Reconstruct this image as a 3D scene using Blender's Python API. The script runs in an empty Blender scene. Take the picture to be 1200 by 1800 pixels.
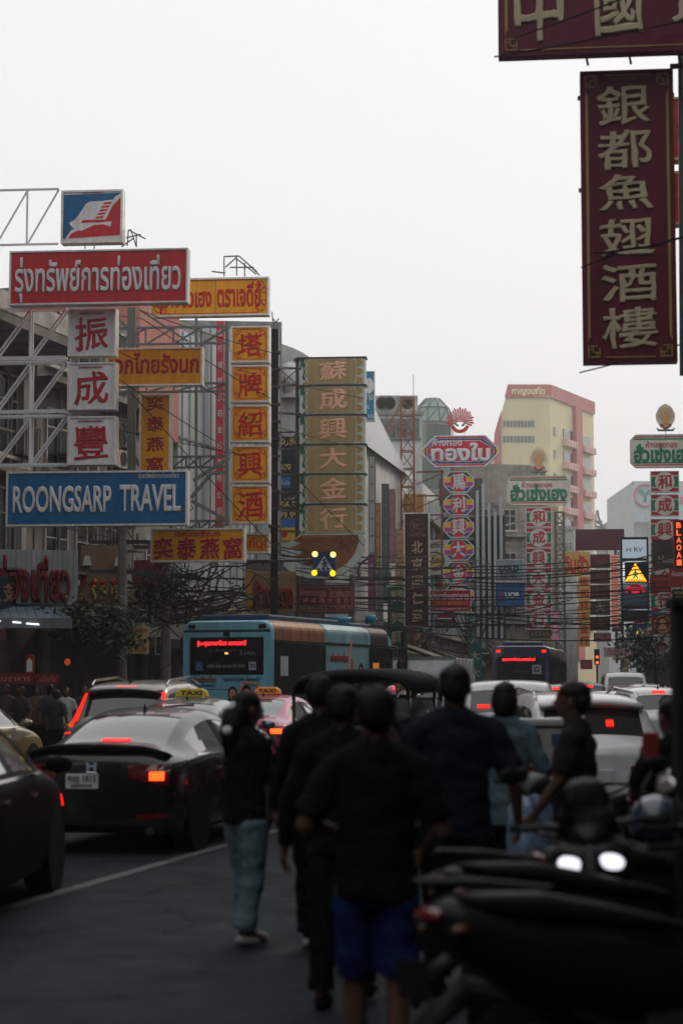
import bpy, bmesh, math, random
from mathutils import Vector, Matrix
from mathutils.bvhtree import BVHTree
R = math.radians
rnd = random.Random(7)
sc = bpy.context.scene
C = sc.collection

# ---------------------------------------------------------------- camera
F = 3300.0; HZ = 1202.0; CH = 1.7
pitch = math.atan((HZ - 900) / F)
cd = bpy.data.cameras.new('camera'); cam = bpy.data.objects.new('camera', cd); C.objects.link(cam)
sc.camera = cam
cd.sensor_fit = 'VERTICAL'; cd.sensor_height = 36.0; cd.lens = 36.0 * F / 1800.0
cd.clip_start = 0.1; cd.clip_end = 6000
cam.location = (0, 0, CH); cam.rotation_euler = (math.pi / 2 + pitch, 0, 0)
cd.dof.use_dof = True; cd.dof.focus_distance = 58; cd.dof.aperture_fstop = 1.9

# ---------------------------------------------------------------- sky and sun
SUN_EL, SUN_AZ = R(32), R(42)      # sun ahead of the camera, to the right
w = bpy.data.worlds.new("World"); sc.world = w; w.use_nodes = True
nt = w.node_tree; bgn = nt.nodes['Background']
sky = nt.nodes.new('ShaderNodeTexSky'); sky.sky_type = 'NISHITA'; sky.sun_disc = False
sky.sun_elevation = SUN_EL; sky.sun_rotation = SUN_AZ; sky.dust_density = 4; sky.air_density = 1.0
hs = nt.nodes.new('ShaderNodeHueSaturation'); hs.inputs['Saturation'].default_value = 0.25
mx = nt.nodes.new('ShaderNodeMix'); mx.data_type = 'RGBA'
mx.inputs[0].default_value = 0.07
mx.inputs[6].default_value = (10.2, 10.2, 10.2, 1)     # overcast cloud sheet
nt.links.new(sky.outputs[0], hs.inputs['Color']); nt.links.new(hs.outputs[0], mx.inputs[7])
nt.links.new(mx.outputs[2], bgn.inputs[0]); bgn.inputs[1].default_value = 0.1
sl = bpy.data.lights.new('sun', 'SUN'); sl.energy = 1.5; sl.angle = R(11); sl.color = (1, .80, .56)
so = bpy.data.objects.new('sun', sl); C.objects.link(so)
dvec = Vector((math.sin(SUN_AZ) * math.cos(SUN_EL), math.cos(SUN_AZ) * math.cos(SUN_EL), math.sin(SUN_EL)))
so.rotation_euler = dvec.to_track_quat('Z', 'Y').to_euler(); so.location = (0, 0, 60)
sc.view_settings.view_transform = 'Standard'; sc.view_settings.look = 'None'
sc.view_settings.exposure = 0; sc.view_settings.gamma = 1; sc.view_settings.use_curve_mapping = False
sc.cycles.max_bounces = 5; sc.cycles.diffuse_bounces = 2; sc.cycles.glossy_bounces = 3
sc.cycles.transmission_bounces = 4; sc.cycles.volume_bounces = 0; sc.cycles.caustics_reflective = False

def P(px, py, d):
    """point seen at photograph pixel (px, py) at forward distance d"""
    x = (px - 600) / F; y = (900 - py) / F
    v = Vector((x, math.cos(pitch) - y * math.sin(pitch), math.sin(pitch) + y * math.cos(pitch)))
    v *= d / v.y
    return Vector((v.x, v.y, v.z + CH))
def PG(px, d): return Vector(((px - 600) / F * d, d, 0))

# ---------------------------------------------------------------- materials
_m = {}
def lin(c):
    return tuple(((v / 255) / 12.92 if v / 255 <= .04045 else ((v / 255 + .055) / 1.055) ** 2.4) for v in c)
def mat(name, col, rough=.6, metal=0, var=.25, scale=3, bump=0, emit=0, coat=0, srgb=False, stretch=None, trans=0, spec=.5):
    if name in _m: return _m[name]
    if srgb: col = lin(col)
    m = bpy.data.materials.new(name); m.use_nodes = True; n = m.node_tree; b = n.nodes['Principled BSDF']
    b.inputs['Base Color'].default_value = (*col, 1); b.inputs['Roughness'].default_value = rough
    b.inputs['Metallic'].default_value = metal; b.inputs['Coat Weight'].default_value = coat
    b.inputs['Specular IOR Level'].default_value = spec
    if trans: b.inputs['Transmission Weight'].default_value = trans
    if emit:
        b.inputs['Emission Color'].default_value = (*col, 1); b.inputs['Emission Strength'].default_value = emit
    if var or bump:
        tc = n.nodes.new('ShaderNodeTexCoord'); mp = n.nodes.new('ShaderNodeMapping')
        if stretch: mp.inputs['Scale'].default_value = stretch
        no = n.nodes.new('ShaderNodeTexNoise'); no.inputs['Scale'].default_value = scale
        no.inputs['Detail'].default_value = 6; no.inputs['Roughness'].default_value = .65
        n.links.new(tc.outputs['Object'], mp.inputs[0]); n.links.new(mp.outputs[0], no.inputs['Vector'])
        if var:
            cr = n.nodes.new('ShaderNodeValToRGB'); e = cr.color_ramp.elements
            e[0].position = .3; e[1].position = .68
            e[0].color = (*[c * (1 - var) for c in col], 1); e[1].color = (*[min(1, c * (1 + var * .5)) for c in col], 1)
            n.links.new(no.outputs['Fac'], cr.inputs[0]); n.links.new(cr.outputs[0], b.inputs['Base Color'])
            if not emit:
                mr = n.nodes.new('ShaderNodeMapRange'); mr.inputs[3].default_value = max(0.02, rough - .12); mr.inputs[4].default_value = min(1, rough + .12)
                n.links.new(no.outputs['Fac'], mr.inputs[0]); n.links.new(mr.outputs[0], b.inputs['Roughness'])
        if bump:
            bp = n.nodes.new('ShaderNodeBump'); bp.inputs['Strength'].default_value = bump; bp.inputs['Distance'].default_value = .02
            n.links.new(no.outputs['Fac'], bp.inputs['Height']); n.links.new(bp.outputs[0], b.inputs['Normal'])
    _m[name] = m
    return m
def flat(name, rgb, rough=.45, **k):                    # colour given as seen in neutral light (srgb)
    return mat(name, rgb, rough, srgb=True, var=k.pop('var', .26), scale=k.pop('scale', 4.5), stretch=k.pop('stretch', (1, 1, .14)), spec=k.pop('spec', .3), **k)
ALU = mat('aluminium trim', (.72, .70, .66), .35, .45, .3, 6)
STEEL = mat('painted steel pale', (.78, .80, .82), .5, 0, .3, 5)
STEELD = mat('painted steel dark', (.05, .055, .055), .5, .3, .4, 5)
STEELT = mat('painted steel teal grey', (.16, .20, .20), .5, .3, .4, 5)
RUST = mat('rusty steel', (.26, .10, .045), .8, .2, .55, 9)
RED = flat('sign red', (196, 36, 44)); CRIM = flat('sign crimson', (176, 22, 40))
WHITE = flat('sign white', (222, 222, 226)); BLUE = flat('sign blue', (6, 98, 152))
YEL = flat('sign yellow', (243, 168, 14)); MUST = flat('sign mustard', (222, 150, 18))
MAG = flat('lettering magenta red', (168, 22, 50)); YRED = flat('lettering red', (205, 30, 26))
BURG = flat('sign burgundy', (104, 20, 42), .45); CREAM = flat('lettering cream', (205, 190, 158))
MAROON = flat('sign maroon', (104, 26, 30)); GREEN = flat('sign green', (12, 110, 78))
BLACK = mat('black', (.012, .012, .013), .6, 0, .3, spec=.2); DARK = mat('shop interior shade', (.02, .02, .022), .8, 0, .3)
GOLD = mat('gilded', (.55, .36, .12), .35, .8, .4, 8)
RUBBER = mat('rubber', (.010, .010, .010), .9, 0, .3, 12, spec=.15)
def grimy(name, col, rough=.8, scale=1.3, amt=.5, streak=True):
    """wall paint with blotches and vertical rain streaks that belong to the surface"""
    if name in _m: return _m[name]
    m = bpy.data.materials.new(name); m.use_nodes = True; n = m.node_tree; b = n.nodes['Principled BSDF']
    b.inputs['Roughness'].default_value = rough
    tc = n.nodes.new('ShaderNodeTexCoord')
    def noise(s, st=None):
        mp = n.nodes.new('ShaderNodeMapping')
        if st: mp.inputs['Scale'].default_value = st
        q = n.nodes.new('ShaderNodeTexNoise'); q.inputs['Scale'].default_value = s; q.inputs['Detail'].default_value = 7
        q.inputs['Roughness'].default_value = .7
        n.links.new(tc.outputs['Object'], mp.inputs[0]); n.links.new(mp.outputs[0], q.inputs['Vector']); return q
    a, s = noise(scale), noise(2.2, (1, 1, .09))
    mul = n.nodes.new('ShaderNodeMath'); mul.operation = 'MULTIPLY'
    n.links.new(a.outputs[0], mul.inputs[0]); n.links.new(s.outputs[0], mul.inputs[1])
    cr = n.nodes.new('ShaderNodeValToRGB'); e = cr.color_ramp.elements
    e[0].position = .16; e[1].position = .34
    e[0].color = (*[c * (1 - amt) for c in col], 1); e[1].color = (*col, 1)
    n.links.new(mul.outputs[0], cr.inputs[0]); n.links.new(cr.outputs[0], b.inputs['Base Color'])
    bp = n.nodes.new('ShaderNodeBump'); bp.inputs['Strength'].default_value = .3; bp.inputs['Distance'].default_value = .02
    n.links.new(a.outputs[0], bp.inputs['Height']); n.links.new(bp.outputs[0], b.inputs['Normal'])
    _m[name] = m; return m
def glass(name, col=(.02, .03, .035), rough=.06):
    return mat(name, col, rough, 0, 0, coat=.6, spec=.8)
GLASS = glass('window glass dark'); CARGLASS = glass('car glass', (.008, .010, .012), .03)
def glow(name, rgb, s): return mat(name, rgb, .5, srgb=True, var=0, emit=s)
TAIL = glow('lit tail light', (255, 30, 16), 2.2); TAILHOT = glow('lit tail light core', (255, 84, 26), 2.6)
AMBER = glow('lit amber lamp', (255, 190, 60), 2.2)
TAILOFF = mat('tail light lens', (.16, .006, .008), .12, 0, 0, coat=1)

# ---------------------------------------------------------------- mesh helpers
class G:
    def __init__(s): s.v = []; s.f = []
    def add(s, vs, fs):
        k = len(s.v); s.v += [tuple(p) for p in vs]; s.f += [tuple(i + k for i in f) for f in fs]; return s
    def box(s, c, d, M=None):
        hx, hy, hz = d[0] / 2, d[1] / 2, d[2] / 2
        vs = [Vector((c[0] + a * hx, c[1] + b * hy, c[2] + e * hz)) for e in (-1, 1) for a, b in ((-1, -1), (1, -1), (1, 1), (-1, 1))]
        if M: vs = [M @ v for v in vs]
        return s.add(vs, [(3, 2, 1, 0), (4, 5, 6, 7), (0, 1, 5, 4), (1, 2, 6, 5), (2, 3, 7, 6), (3, 0, 4, 7)])
    def bb(s, x0, x1, y0, y1, z0, z1): return s.box(((x0 + x1) / 2, (y0 + y1) / 2, (z0 + z1) / 2), (x1 - x0, y1 - y0, z1 - z0))
    def tube(s, pts, r, n=6, cap=True, rs=None):
        pts = [Vector(p) for p in pts]; vs = []; m = len(pts); up = None
        for i, p in enumerate(pts):
            t = (pts[min(i + 1, m - 1)] - pts[max(i - 1, 0)])
            if t.length < 1e-6: t = Vector((0, 0, 1))
            t.normalize()
            if up is None: up = Vector((0, 0, 1)) if abs(t.z) < .9 else Vector((0, 1, 0))
            a = t.cross(up).normalized(); b = a.cross(t); rr = rs[i] if rs else r
            for k in range(n):
                an = 2 * math.pi * k / n + math.pi / n
                vs.append(p + a * math.cos(an) * rr + b * math.sin(an) * rr)
        fs = [(i * n + k, i * n + (k + 1) % n, (i + 1) * n + (k + 1) % n, (i + 1) * n + k) for i in range(m - 1) for k in range(n)]
        if cap: fs += [tuple(reversed(range(n))), tuple(range((m - 1) * n, m * n))]
        return s.add(vs, fs)
    def prism(s, pts, y0, y1):               # polygon in local x,z (counter-clockwise from the front, -y) given depth
        n = len(pts); vs = [(x, y0, z) for x, z in pts] + [(x, y1, z) for x, z in pts]
        return s.add(vs, [tuple(range(n)), tuple(reversed(range(n, 2 * n)))] + [(i, i + n, (i + 1) % n + n, (i + 1) % n) for i in range(n)])
    def vprism(s, pts, z0, z1):              # polygon in x,y extruded up
        n = len(pts); vs = [(x, y, z0) for x, y in pts] + [(x, y, z1) for x, y in pts]
        return s.add(vs, [tuple(reversed(range(n))), tuple(range(n, 2 * n))] + [(i, (i + 1) % n, (i + 1) % n + n, i + n) for i in range(n)])
    def disc(s, cx, cz, r, y0, y1, n=20, r2=None):
        r2 = r2 or r
        return s.prism([(cx + r * math.cos(2 * math.pi * k / n), cz + r2 * math.sin(2 * math.pi * k / n)) for k in range(n)], y0, y1)
    def ring(s, cx, cz, r0, r1, y0, y1, n=24, a0=0, a1=2 * math.pi):
        for k in range(n):
            a, b = a0 + (a1 - a0) * k / n, a0 + (a1 - a0) * (k + 1) / n
            s.prism([(cx + r0 * math.cos(a), cz + r0 * math.sin(a)), (cx + r1 * math.cos(a), cz + r1 * math.sin(a)),
                     (cx + r1 * math.cos(b), cz + r1 * math.sin(b)), (cx + r0 * math.cos(b), cz + r0 * math.sin(b))], y0, y1)
        return s
    def lathe(s, prof, n=20, M=None):        # prof (r, h) about x axis
        vs = []
        for r, h in prof:
            for k in range(n):
                a = 2 * math.pi * k / n; vs.append(Vector((h, r * math.cos(a), r * math.sin(a))))
        if M: vs = [M @ v for v in vs]
        m = len(prof)
        return s.add(vs, [(i * n + k, (i + 1) * n + k, (i + 1) * n + (k + 1) % n, i * n + (k + 1) % n) for i in range(m - 1) for k in range(n)])
    def sphere(s, c, r, n=12, m=8, z0=-1, z1=1):
        r = r if isinstance(r, (tuple, list)) else (r, r, r); vs = []
        for i in range(m + 1):
            zz = z0 + (z1 - z0) * i / m; a = math.asin(max(-1, min(1, zz)))
            for k in range(n):
                t = 2 * math.pi * k / n
                vs.append((c[0] + r[0] * math.cos(a) * math.cos(t), c[1] + r[1] * math.cos(a) * math.sin(t), c[2] + r[2] * math.sin(a)))
        return s.add(vs, [(i * n + k, i * n + (k + 1) % n, (i + 1) * n + (k + 1) % n, (i + 1) * n + k) for i in range(m) for k in range(n)])
    def mesh(s, name, smooth=False):
        me = bpy.data.meshes.new(name); me.from_pydata(s.v, [], s.f); me.update()
        if smooth:
            for p in me.polygons: p.use_smooth = True
        return me
    def build(s, name, m, parent=None, smooth=False, bevel=0):
        me = s.mesh(name, smooth); return put(name, me, m, parent, bevel)
def put(name, me, m, parent=None, bevel=0):
    if m is not None and not me.materials: me.materials.append(m)
    o = bpy.data.objects.new(name, me); C.objects.link(o)
    if parent is not None: o.parent = parent
    if bevel:
        b = o.modifiers.new('b', 'BEVEL'); b.width = bevel; b.segments = 2; b.limit_method = 'ANGLE'
    return o
def thing(name, label, cat, loc=(0, 0, 0), rz=0, group=None):
    o = bpy.data.objects.new(name, None); C.objects.link(o); o.location = loc; o.rotation_euler = (0, 0, rz)
    o['label'] = label; o['category'] = cat
    if group: o['group'] = group
    return o
def tag(o, label, cat, group=None):
    o['label'] = label; o['category'] = cat
    if group: o['group'] = group
    return o
def kind(o, k='structure'): o['kind'] = k; return o
def dup(root, loc, rz, label, group=None):
    r = root.copy(); C.objects.link(r); r.location = loc; r.rotation_euler = (0, 0, rz); r['label'] = label
    if group: r['group'] = group
    for ch in list(root.children):
        c = ch.copy(); C.objects.link(c); c.parent = r
        for g in list(ch.children):
            d = g.copy(); C.objects.link(d); d.parent = c
    return r
_bar = G().bb(-.5, .5, -.5, .5, 0, 1).mesh('strut')
_bars = {}
def bar(name, p, q, w, m, parent=None):
    """a straight square member from p to q that shares one mesh per material"""
    if m.name not in _bars:
        me = _bar.copy(); me.materials.append(m); _bars[m.name] = me
    p, q = Vector(p), Vector(q); o = bpy.data.objects.new(name, _bars[m.name]); C.objects.link(o)
    d = q - p; o.rotation_mode = 'XYZ'; o.location = p; o.rotation_euler = d.to_track_quat('Z', 'Y').to_euler()
    o.scale = (w, w, d.length)
    if parent is not None: o.parent = parent
    return o
# ---------------------------------------------------------------- lettering
_tx = {}
def text_mesh(s, bold=.02, sp=1.0):
    k = (s, bold, sp)
    if k in _tx: return _tx[k]
    t = bpy.data.curves.new('t', 'FONT'); t.body = s; t.size = 1; t.resolution_u = 3; t.bevel_depth = bold; t.bevel_resolution = 0
    t.space_line = 1.0; t.space_character = sp
    o = bpy.data.objects.new('t', t); C.objects.link(o)
    bpy.context.view_layer.update()
    me = bpy.data.meshes.new_from_object(o.evaluated_get(bpy.context.evaluated_depsgraph_get()))
    bpy.data.objects.remove(o); bpy.data.curves.remove(t)
    xs = [v.co.x for v in me.vertices]; ys = [v.co.y for v in me.vertices]; zs = [v.co.z for v in me.vertices]
    cx, cy = (min(xs) + max(xs)) / 2, (min(ys) + max(ys)) / 2; W, H = max(xs) - min(xs), max(ys) - min(ys)
    zm = max(zs) or 1
    for v in me.vertices: v.co = ((v.co.x - cx) / W, -v.co.z / zm if zm else 0, (v.co.y - cy) / H)
    _tx[k] = me; return me
_br = {}
def brushed(s, bold, sp):
    """brush written look: strokes rise to the right and swell and thin along their length"""
    k = (s, bold)
    if k in _br: return _br[k]
    from mathutils import noise as mn
    me = text_mesh(s, bold * .8, sp).copy(); bm = bmesh.new(); bm.from_mesh(me); bmesh.ops.triangulate(bm, faces=bm.faces)
    for lim in (.16, .09):
        es = [e for e in bm.edges if e.calc_length() > lim]
        if es: bmesh.ops.subdivide_edges(bm, edges=es, cuts=1)
    h = sum(ord(q) for q in s) % 97
    for v in bm.verts:
        x, z = v.co.x, v.co.z; p = Vector((x * 7 + h, 0, z * 7)); q = Vector((x * 3 + 40, h, z * 3))
        v.co.x = x + .026 * mn.noise(p) + .03 * mn.noise(q) - .05 * z * abs(z); v.co.z = z + .026 * mn.noise(p + Vector((9, 9, 9))) + .03 * mn.noise(q + Vector((5, 5, 5))) + .10 * x - .10 * x * abs(x) * .6
    bm.to_mesh(me); bm.free(); xs = [v.co.x for v in me.vertices]; zs = [v.co.z for v in me.vertices]
    cx, cz = (min(xs) + max(xs)) / 2, (min(zs) + max(zs)) / 2; W, H = max(xs) - min(xs), max(zs) - min(zs)
    for v in me.vertices: v.co.x = (v.co.x - cx) / W; v.co.z = (v.co.z - cz) / H
    _br[k] = me; return me
def lettering(s, x0, x1, z0, z1, y, m, parent, bold=.02, name='lettering', depth=.012, sp=1.0, lean=0):
    me = text_mesh(s, bold, sp)
    if name == 'character': me = brushed(s, bold, sp)
    me = me.copy()
    M = Matrix(((x1 - x0, 0, lean, (x0 + x1) / 2), (0, depth, 0, y), (0, 0, z1 - z0, (z0 + z1) / 2), (0, 0, 0, 1)))
    me.transform(M); me.materials.clear(); me.materials.append(m)
    o = bpy.data.objects.new(name, me); C.objects.link(o); o.parent = parent
    return o

# ---------------------------------------------------------------- sign builder
class Sign:
    """a box sign: front face covers photograph box (px0,py0,px1,py1) at distance d"""
    def __init__(s, name, label, box, d, face, cat='sign', yaw=R(-5), th=.28, rim=.045, rimmat=ALU, side=None, group=None, outline=None):
        x0, y0, x1, y1 = box; s.box = box; s.d = d; s.yaw = yaw
        c = P((x0 + x1) / 2, (y0 + y1) / 2, d); s.c = c
        s.k = d / F; s.W = (x1 - x0) * s.k / math.cos(yaw); s.H = (y1 - y0) * s.k * (1 + 0 * c.z)
        s.r = thing(name, label, cat, c, yaw, group)
        W, H = s.W / 2, s.H / 2
        if outline: g = G().prism(outline(W, H), 0, th)
        else: g = G().bb(-W, W, 0, th, -H, H)
        g.build('panel', face, s.r)
        if side is None: side = rimmat
        if rim and not outline:
            f = G()
            f.bb(-W - .012, -W + rim, -.03, th + .01, -H - .012, H + .012); f.bb(W - rim, W + .012, -.03, th + .01, -H - .012, H + .012)
            f.bb(-W + rim, W - rim, -.028, th + .008, H - rim, H + .010); f.bb(-W + rim, W - rim, -.028, th + .008, -H - .010, -H + rim)
            f.build('frame', rimmat, s.r)
        elif rim and outline:
            o = outline(W, H); i = outline(W - rim, H - rim); f = G(); n = len(o)
            for k in range(n):
                j = (k + 1) % n; f.prism([o[k], o[j], i[j], i[k]], -.03, -.002)
            f.build('frame', rimmat, s.r)
    def X(s, px): return (px - (s.box[0] + s.box[2]) / 2) * s.k / math.cos(s.yaw)
    def Z(s, py): return ((s.box[1] + s.box[3]) / 2 - py) * s.k
    def text(s, t, box, m, bold=.02, name='lettering', y=-.006, depth=.012, sp=1.0):
        return lettering(t, s.X(box[0]), s.X(box[2]), s.Z(box[3]), s.Z(box[1]), y, m, s.r, bold, name, depth, sp)
    def patch(s, pts, m, name='emblem_field', y=-.004, th=.003):
        return G().prism([(s.X(a), s.Z(b)) for a, b in pts][::-1], y, y + th).build(name, m, s.r)
    def rect(s, x0, y0, x1, y1, m, name='colour_panel', y=-.004, th=.003): return s.patch([(x0, y0), (x1, y0), (x1, y1), (x0, y1)], m, name, y, th)
    def border(s, ins, w, m, scroll=0, y=-.006):
        W, H = s.W / 2 - ins, s.H / 2 - ins; g = G(); q = scroll
        g.bb(-W + q, W - q, y, y + .005, H - w, H); g.bb(-W + q, W - q, y, y + .005, -H, -H + w)
        g.bb(-W, -W + w, y, y + .005, -H + q, H - q); g.bb(W - w, W, y, y + .005, -H + q, H - q)
        if q:
            for a in (-1, 1):
                for b in (-1, 1):
                    for (dx, dz, rr) in ((.55, .55, .42), (.25, .95, .28), (.95, .25, .28)):
                        g.ring(a * (W - q * dx), b * (H - q * dz), q * rr - w * 1.1, q * rr, y - .001, y + .004, 10)
        return g.build('border', m, s.r)
def truss(label, px0, px1, pyt, pyb, d, n, m=STEEL, w=.06, yaw=R(-5), depth=.0, group='sign trusses', name='sign_truss', kinds='diag'):
    a, b = P(px0, pyt, d), P(px1, pyt, d); z0 = P(px0, pyb, d).z - a.z
    r = thing(name, label, 'steel truss', a, yaw, group); L = (b.x - a.x) / math.cos(yaw)
    for y in ((0, depth) if depth else (0,)):
        bar('chord', (0, y, 0), (L, y, 0), w, m, r); bar('chord', (0, y, z0), (L, y, z0), w, m, r)
        for i in range(n):
            x0, x1 = L * i / n, L * (i + 1) / n
            bar('strut', (x0, y, 0), (x0, y, z0), w * .9, m, r)
            if kinds == 'diag' or y: bar('brace', (x0, y + .03, z0), (x1, y + .03, 0), w * .75, m, r)
            else:
                bar('brace', (x0, y + .03, z0), (x1, y + .03, 0), w * .6, m, r); bar('brace', (x0, y - .03, 0), (x1, y - .03, z0), w * .6, m, r)
    if depth:
        for i in range(n + 1): bar('tie', (L * i / n, 0, 0), (L * i / n, depth, 0), w * .6, m, r)
    return r
def lattice(label, px, d, z0, z1, wd, m=RUST, w=.05, name='lattice_mast', seg=None, group=None, cat='steel mast'):
    p = PG(px, d); r = thing(name, label, cat, (p.x, p.y, z0), 0, group); H = z1 - z0; seg = seg or max(2, int(H / wd))
    cs = [(-wd / 2, 0), (wd / 2, 0), (wd / 2, wd), (-wd / 2, wd)]
    for c in cs: bar('post', (*c, 0), (*c, H), w, m, r)
    for i in range(seg):
        a, b = H * i / seg, H * (i + 1) / seg
        for k in range(4):
            c, e = cs[k], cs[(k + 1) % 4]
            bar('strut', (*c, b), (*e, b), w * .7, m, r)
            if i % 2: bar('brace', (*c, a), (*e, b), w * .6, m, r)
            else: bar('brace', (*e, a), (*c, b), w * .6, m, r)
    return r
# ================================================================ THE SETTING
def asphalt():
    m = bpy.data.materials.new('asphalt'); m.use_nodes = True; n = m.node_tree; bs = n.nodes['Principled BSDF']; L_ = n.links.new
    tc = n.nodes.new('ShaderNodeTexCoord')
    def nz(s, d_=6, r_=.6): q = n.nodes.new('ShaderNodeTexNoise'); q.inputs['Scale'].default_value = s; q.inputs['Detail'].default_value = d_; q.inputs['Roughness'].default_value = r_; L_(tc.outputs['Object'], q.inputs['Vector']); return q
    big, mid, fine = nz(.35), nz(2.2, 8, .7), nz(60, 3)
    def ramp(src, p0, c0, p1, c1): r_ = n.nodes.new('ShaderNodeValToRGB'); e = r_.color_ramp.elements; e[0].position = p0; e[1].position = p1; e[0].color = (c0 * .96, c0, c0 * 1.06, 1); e[1].color = (c1 * .96, c1, c1 * 1.06, 1); L_(src, r_.inputs[0]); return r_
    base = ramp(big.outputs[0], .32, .020, .7, .046); st = ramp(mid.outputs[0], .34, .35, .56, 1.0); ag = ramp(fine.outputs[0], .35, .6, .7, 1.35)
    vo = n.nodes.new('ShaderNodeTexVoronoi'); vo.feature = 'DISTANCE_TO_EDGE'; vo.inputs['Scale'].default_value = .55; vm = n.nodes.new('ShaderNodeVectorMath'); vm.operation = 'ADD'
    sc_ = n.nodes.new('ShaderNodeVectorMath'); sc_.operation = 'SCALE'; sc_.inputs['Scale'].default_value = .7; L_(mid.outputs['Color'], sc_.inputs[0]); L_(tc.outputs['Object'], vm.inputs[0]); L_(sc_.outputs[0], vm.inputs[1]); L_(vm.outputs[0], vo.inputs['Vector'])
    cr = ramp(vo.outputs['Distance'], .004, .35, .014, 1.0)
    prev = base.outputs[0]
    for k in (st, ag, cr):
        mm = n.nodes.new('ShaderNodeMix'); mm.data_type = 'RGBA'; mm.blend_type = 'MULTIPLY'; mm.inputs[0].default_value = 1 if k is not st else .6; L_(prev, mm.inputs[6]); L_(k.outputs[0], mm.inputs[7]); prev = mm.outputs[2]
    L_(prev, bs.inputs['Base Color']); bs.inputs['Specular IOR Level'].default_value = .10
    rr = ramp(mid.outputs[0], .3, .55, .7, .9); L_(rr.outputs[0], bs.inputs['Roughness'])
    bp = n.nodes.new('ShaderNodeBump'); bp.inputs['Strength'].default_value = .7; bp.inputs['Distance'].default_value = .012; L_(fine.outputs[0], bp.inputs['Height']); L_(bp.outputs[0], bs.inputs['Normal'])
    return m
ASPH = asphalt()
PAVE = grimy('pavement', (.13, .125, .12), .85, 1.2, .4)
kind(G().add([(-2500, -300, -.02), (2500, -300, -.02), (2500, 4000, -.02), (-2500, 4000, -.02)], [(0, 1, 2, 3)]).build('ground', grimy('city ground', (.09, .088, .085), .9, .05, .3)))
LF = [(-24, -12), (-19, 10), (-10.2, 46), (-3.4, 66), (1.0, 80), (6.2, 110), (13, 160), (24, 240), (40, 350)]
RF = [(5.6, -12), (6.2, 12), (9.5, 28), (15.5, 50), (17.5, 70), (20.2, 100), (27, 160), (38, 240), (54, 350)]
def ribbon(a, b, z, name, m, kz=0):
    n = len(a); vs = [(x, y, z) for x, y in a] + [(x, y, z) for x, y in b]
    g = G().add(vs, [(i, i + n, i + n + 1, i + 1) for i in range(n - 1)])
    if kz:
        for pl in (a, b):
            vs = [(x, y, z) for x, y in pl] + [(x, y, z - kz) for x, y in pl]
            g.add(vs, [(i, i + n, i + n + 1, i + 1) for i in range(n - 1)])
    return kind(g.build(name, m))
def off(pl, dx): return [(x + dx, y) for x, y in pl]
ribbon(off(LF, -1), off(RF, 1), 0.0, 'road', ASPH)
ribbon(off(LF, -2), off(LF, 2.2), .13, 'pavement', PAVE, .13)
ribbon(off(RF, -1.9), off(RF, 2), .13, 'pavement', PAVE, .13)
KERB = grimy('kerb paint', (.34, .33, .31), .8, 2, .5)
ribbon(off(LF, 2.2), off(LF, 2.36), .134, 'kerb', KERB, .13)
ribbon(off(RF, -2.06), off(RF, -1.9), .134, 'kerb', KERB, .13)
LINE = grimy('road paint', (.17, .17, .17), .7, 5, .75)
def lane(pts, wd, dash=None):
    for i in range(len(pts) - 1):
        a, b = Vector(pts[i]), Vector(pts[i + 1]); L = (b - a).length; t = (b - a) / L; nrm = Vector((t.y, -t.x)) * wd / 2; s = 0
        while s < L:
            e = min(L, s + (dash[0] if dash else 2.5)); p, q = a + t * s, a + t * e
            kind(G().add([(p.x - nrm.x, p.y - nrm.y, .004), (p.x + nrm.x, p.y + nrm.y, .004), (q.x + nrm.x, q.y + nrm.y, .004), (q.x - nrm.x, q.y - nrm.y, .004)], [(0, 1, 2, 3)]).build('lane_marking', LINE))
            s = e + (dash[1] if dash else .0)
lane([(-4.6, 6), (-2.66, 14.1), (-.62, 22.6), (3.2, 40), (9, 66)], .13)
lane([(-8.5, 8), (-5.2, 24), (-1.2, 44), (4, 66)], .12, (3, 3))
# repairs and a drain cover on the asphalt
PATCH = mat('asphalt repair', (.018, .019, .020), .9, 0, .4, 5, .4, spec=.08)
for x0, y0, x1, y1, x2, y2, x3, y3 in ((-.2, 15.2, .9, 15, 1.3, 18.5, .1, 18.8),):
    kind(G().add([(x0, y0, .0035), (x1, y1, .0035), (x2, y2, .0035), (x3, y3, .0035)], [(0, 1, 2, 3)]).build('road_repair', PATCH))

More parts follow.
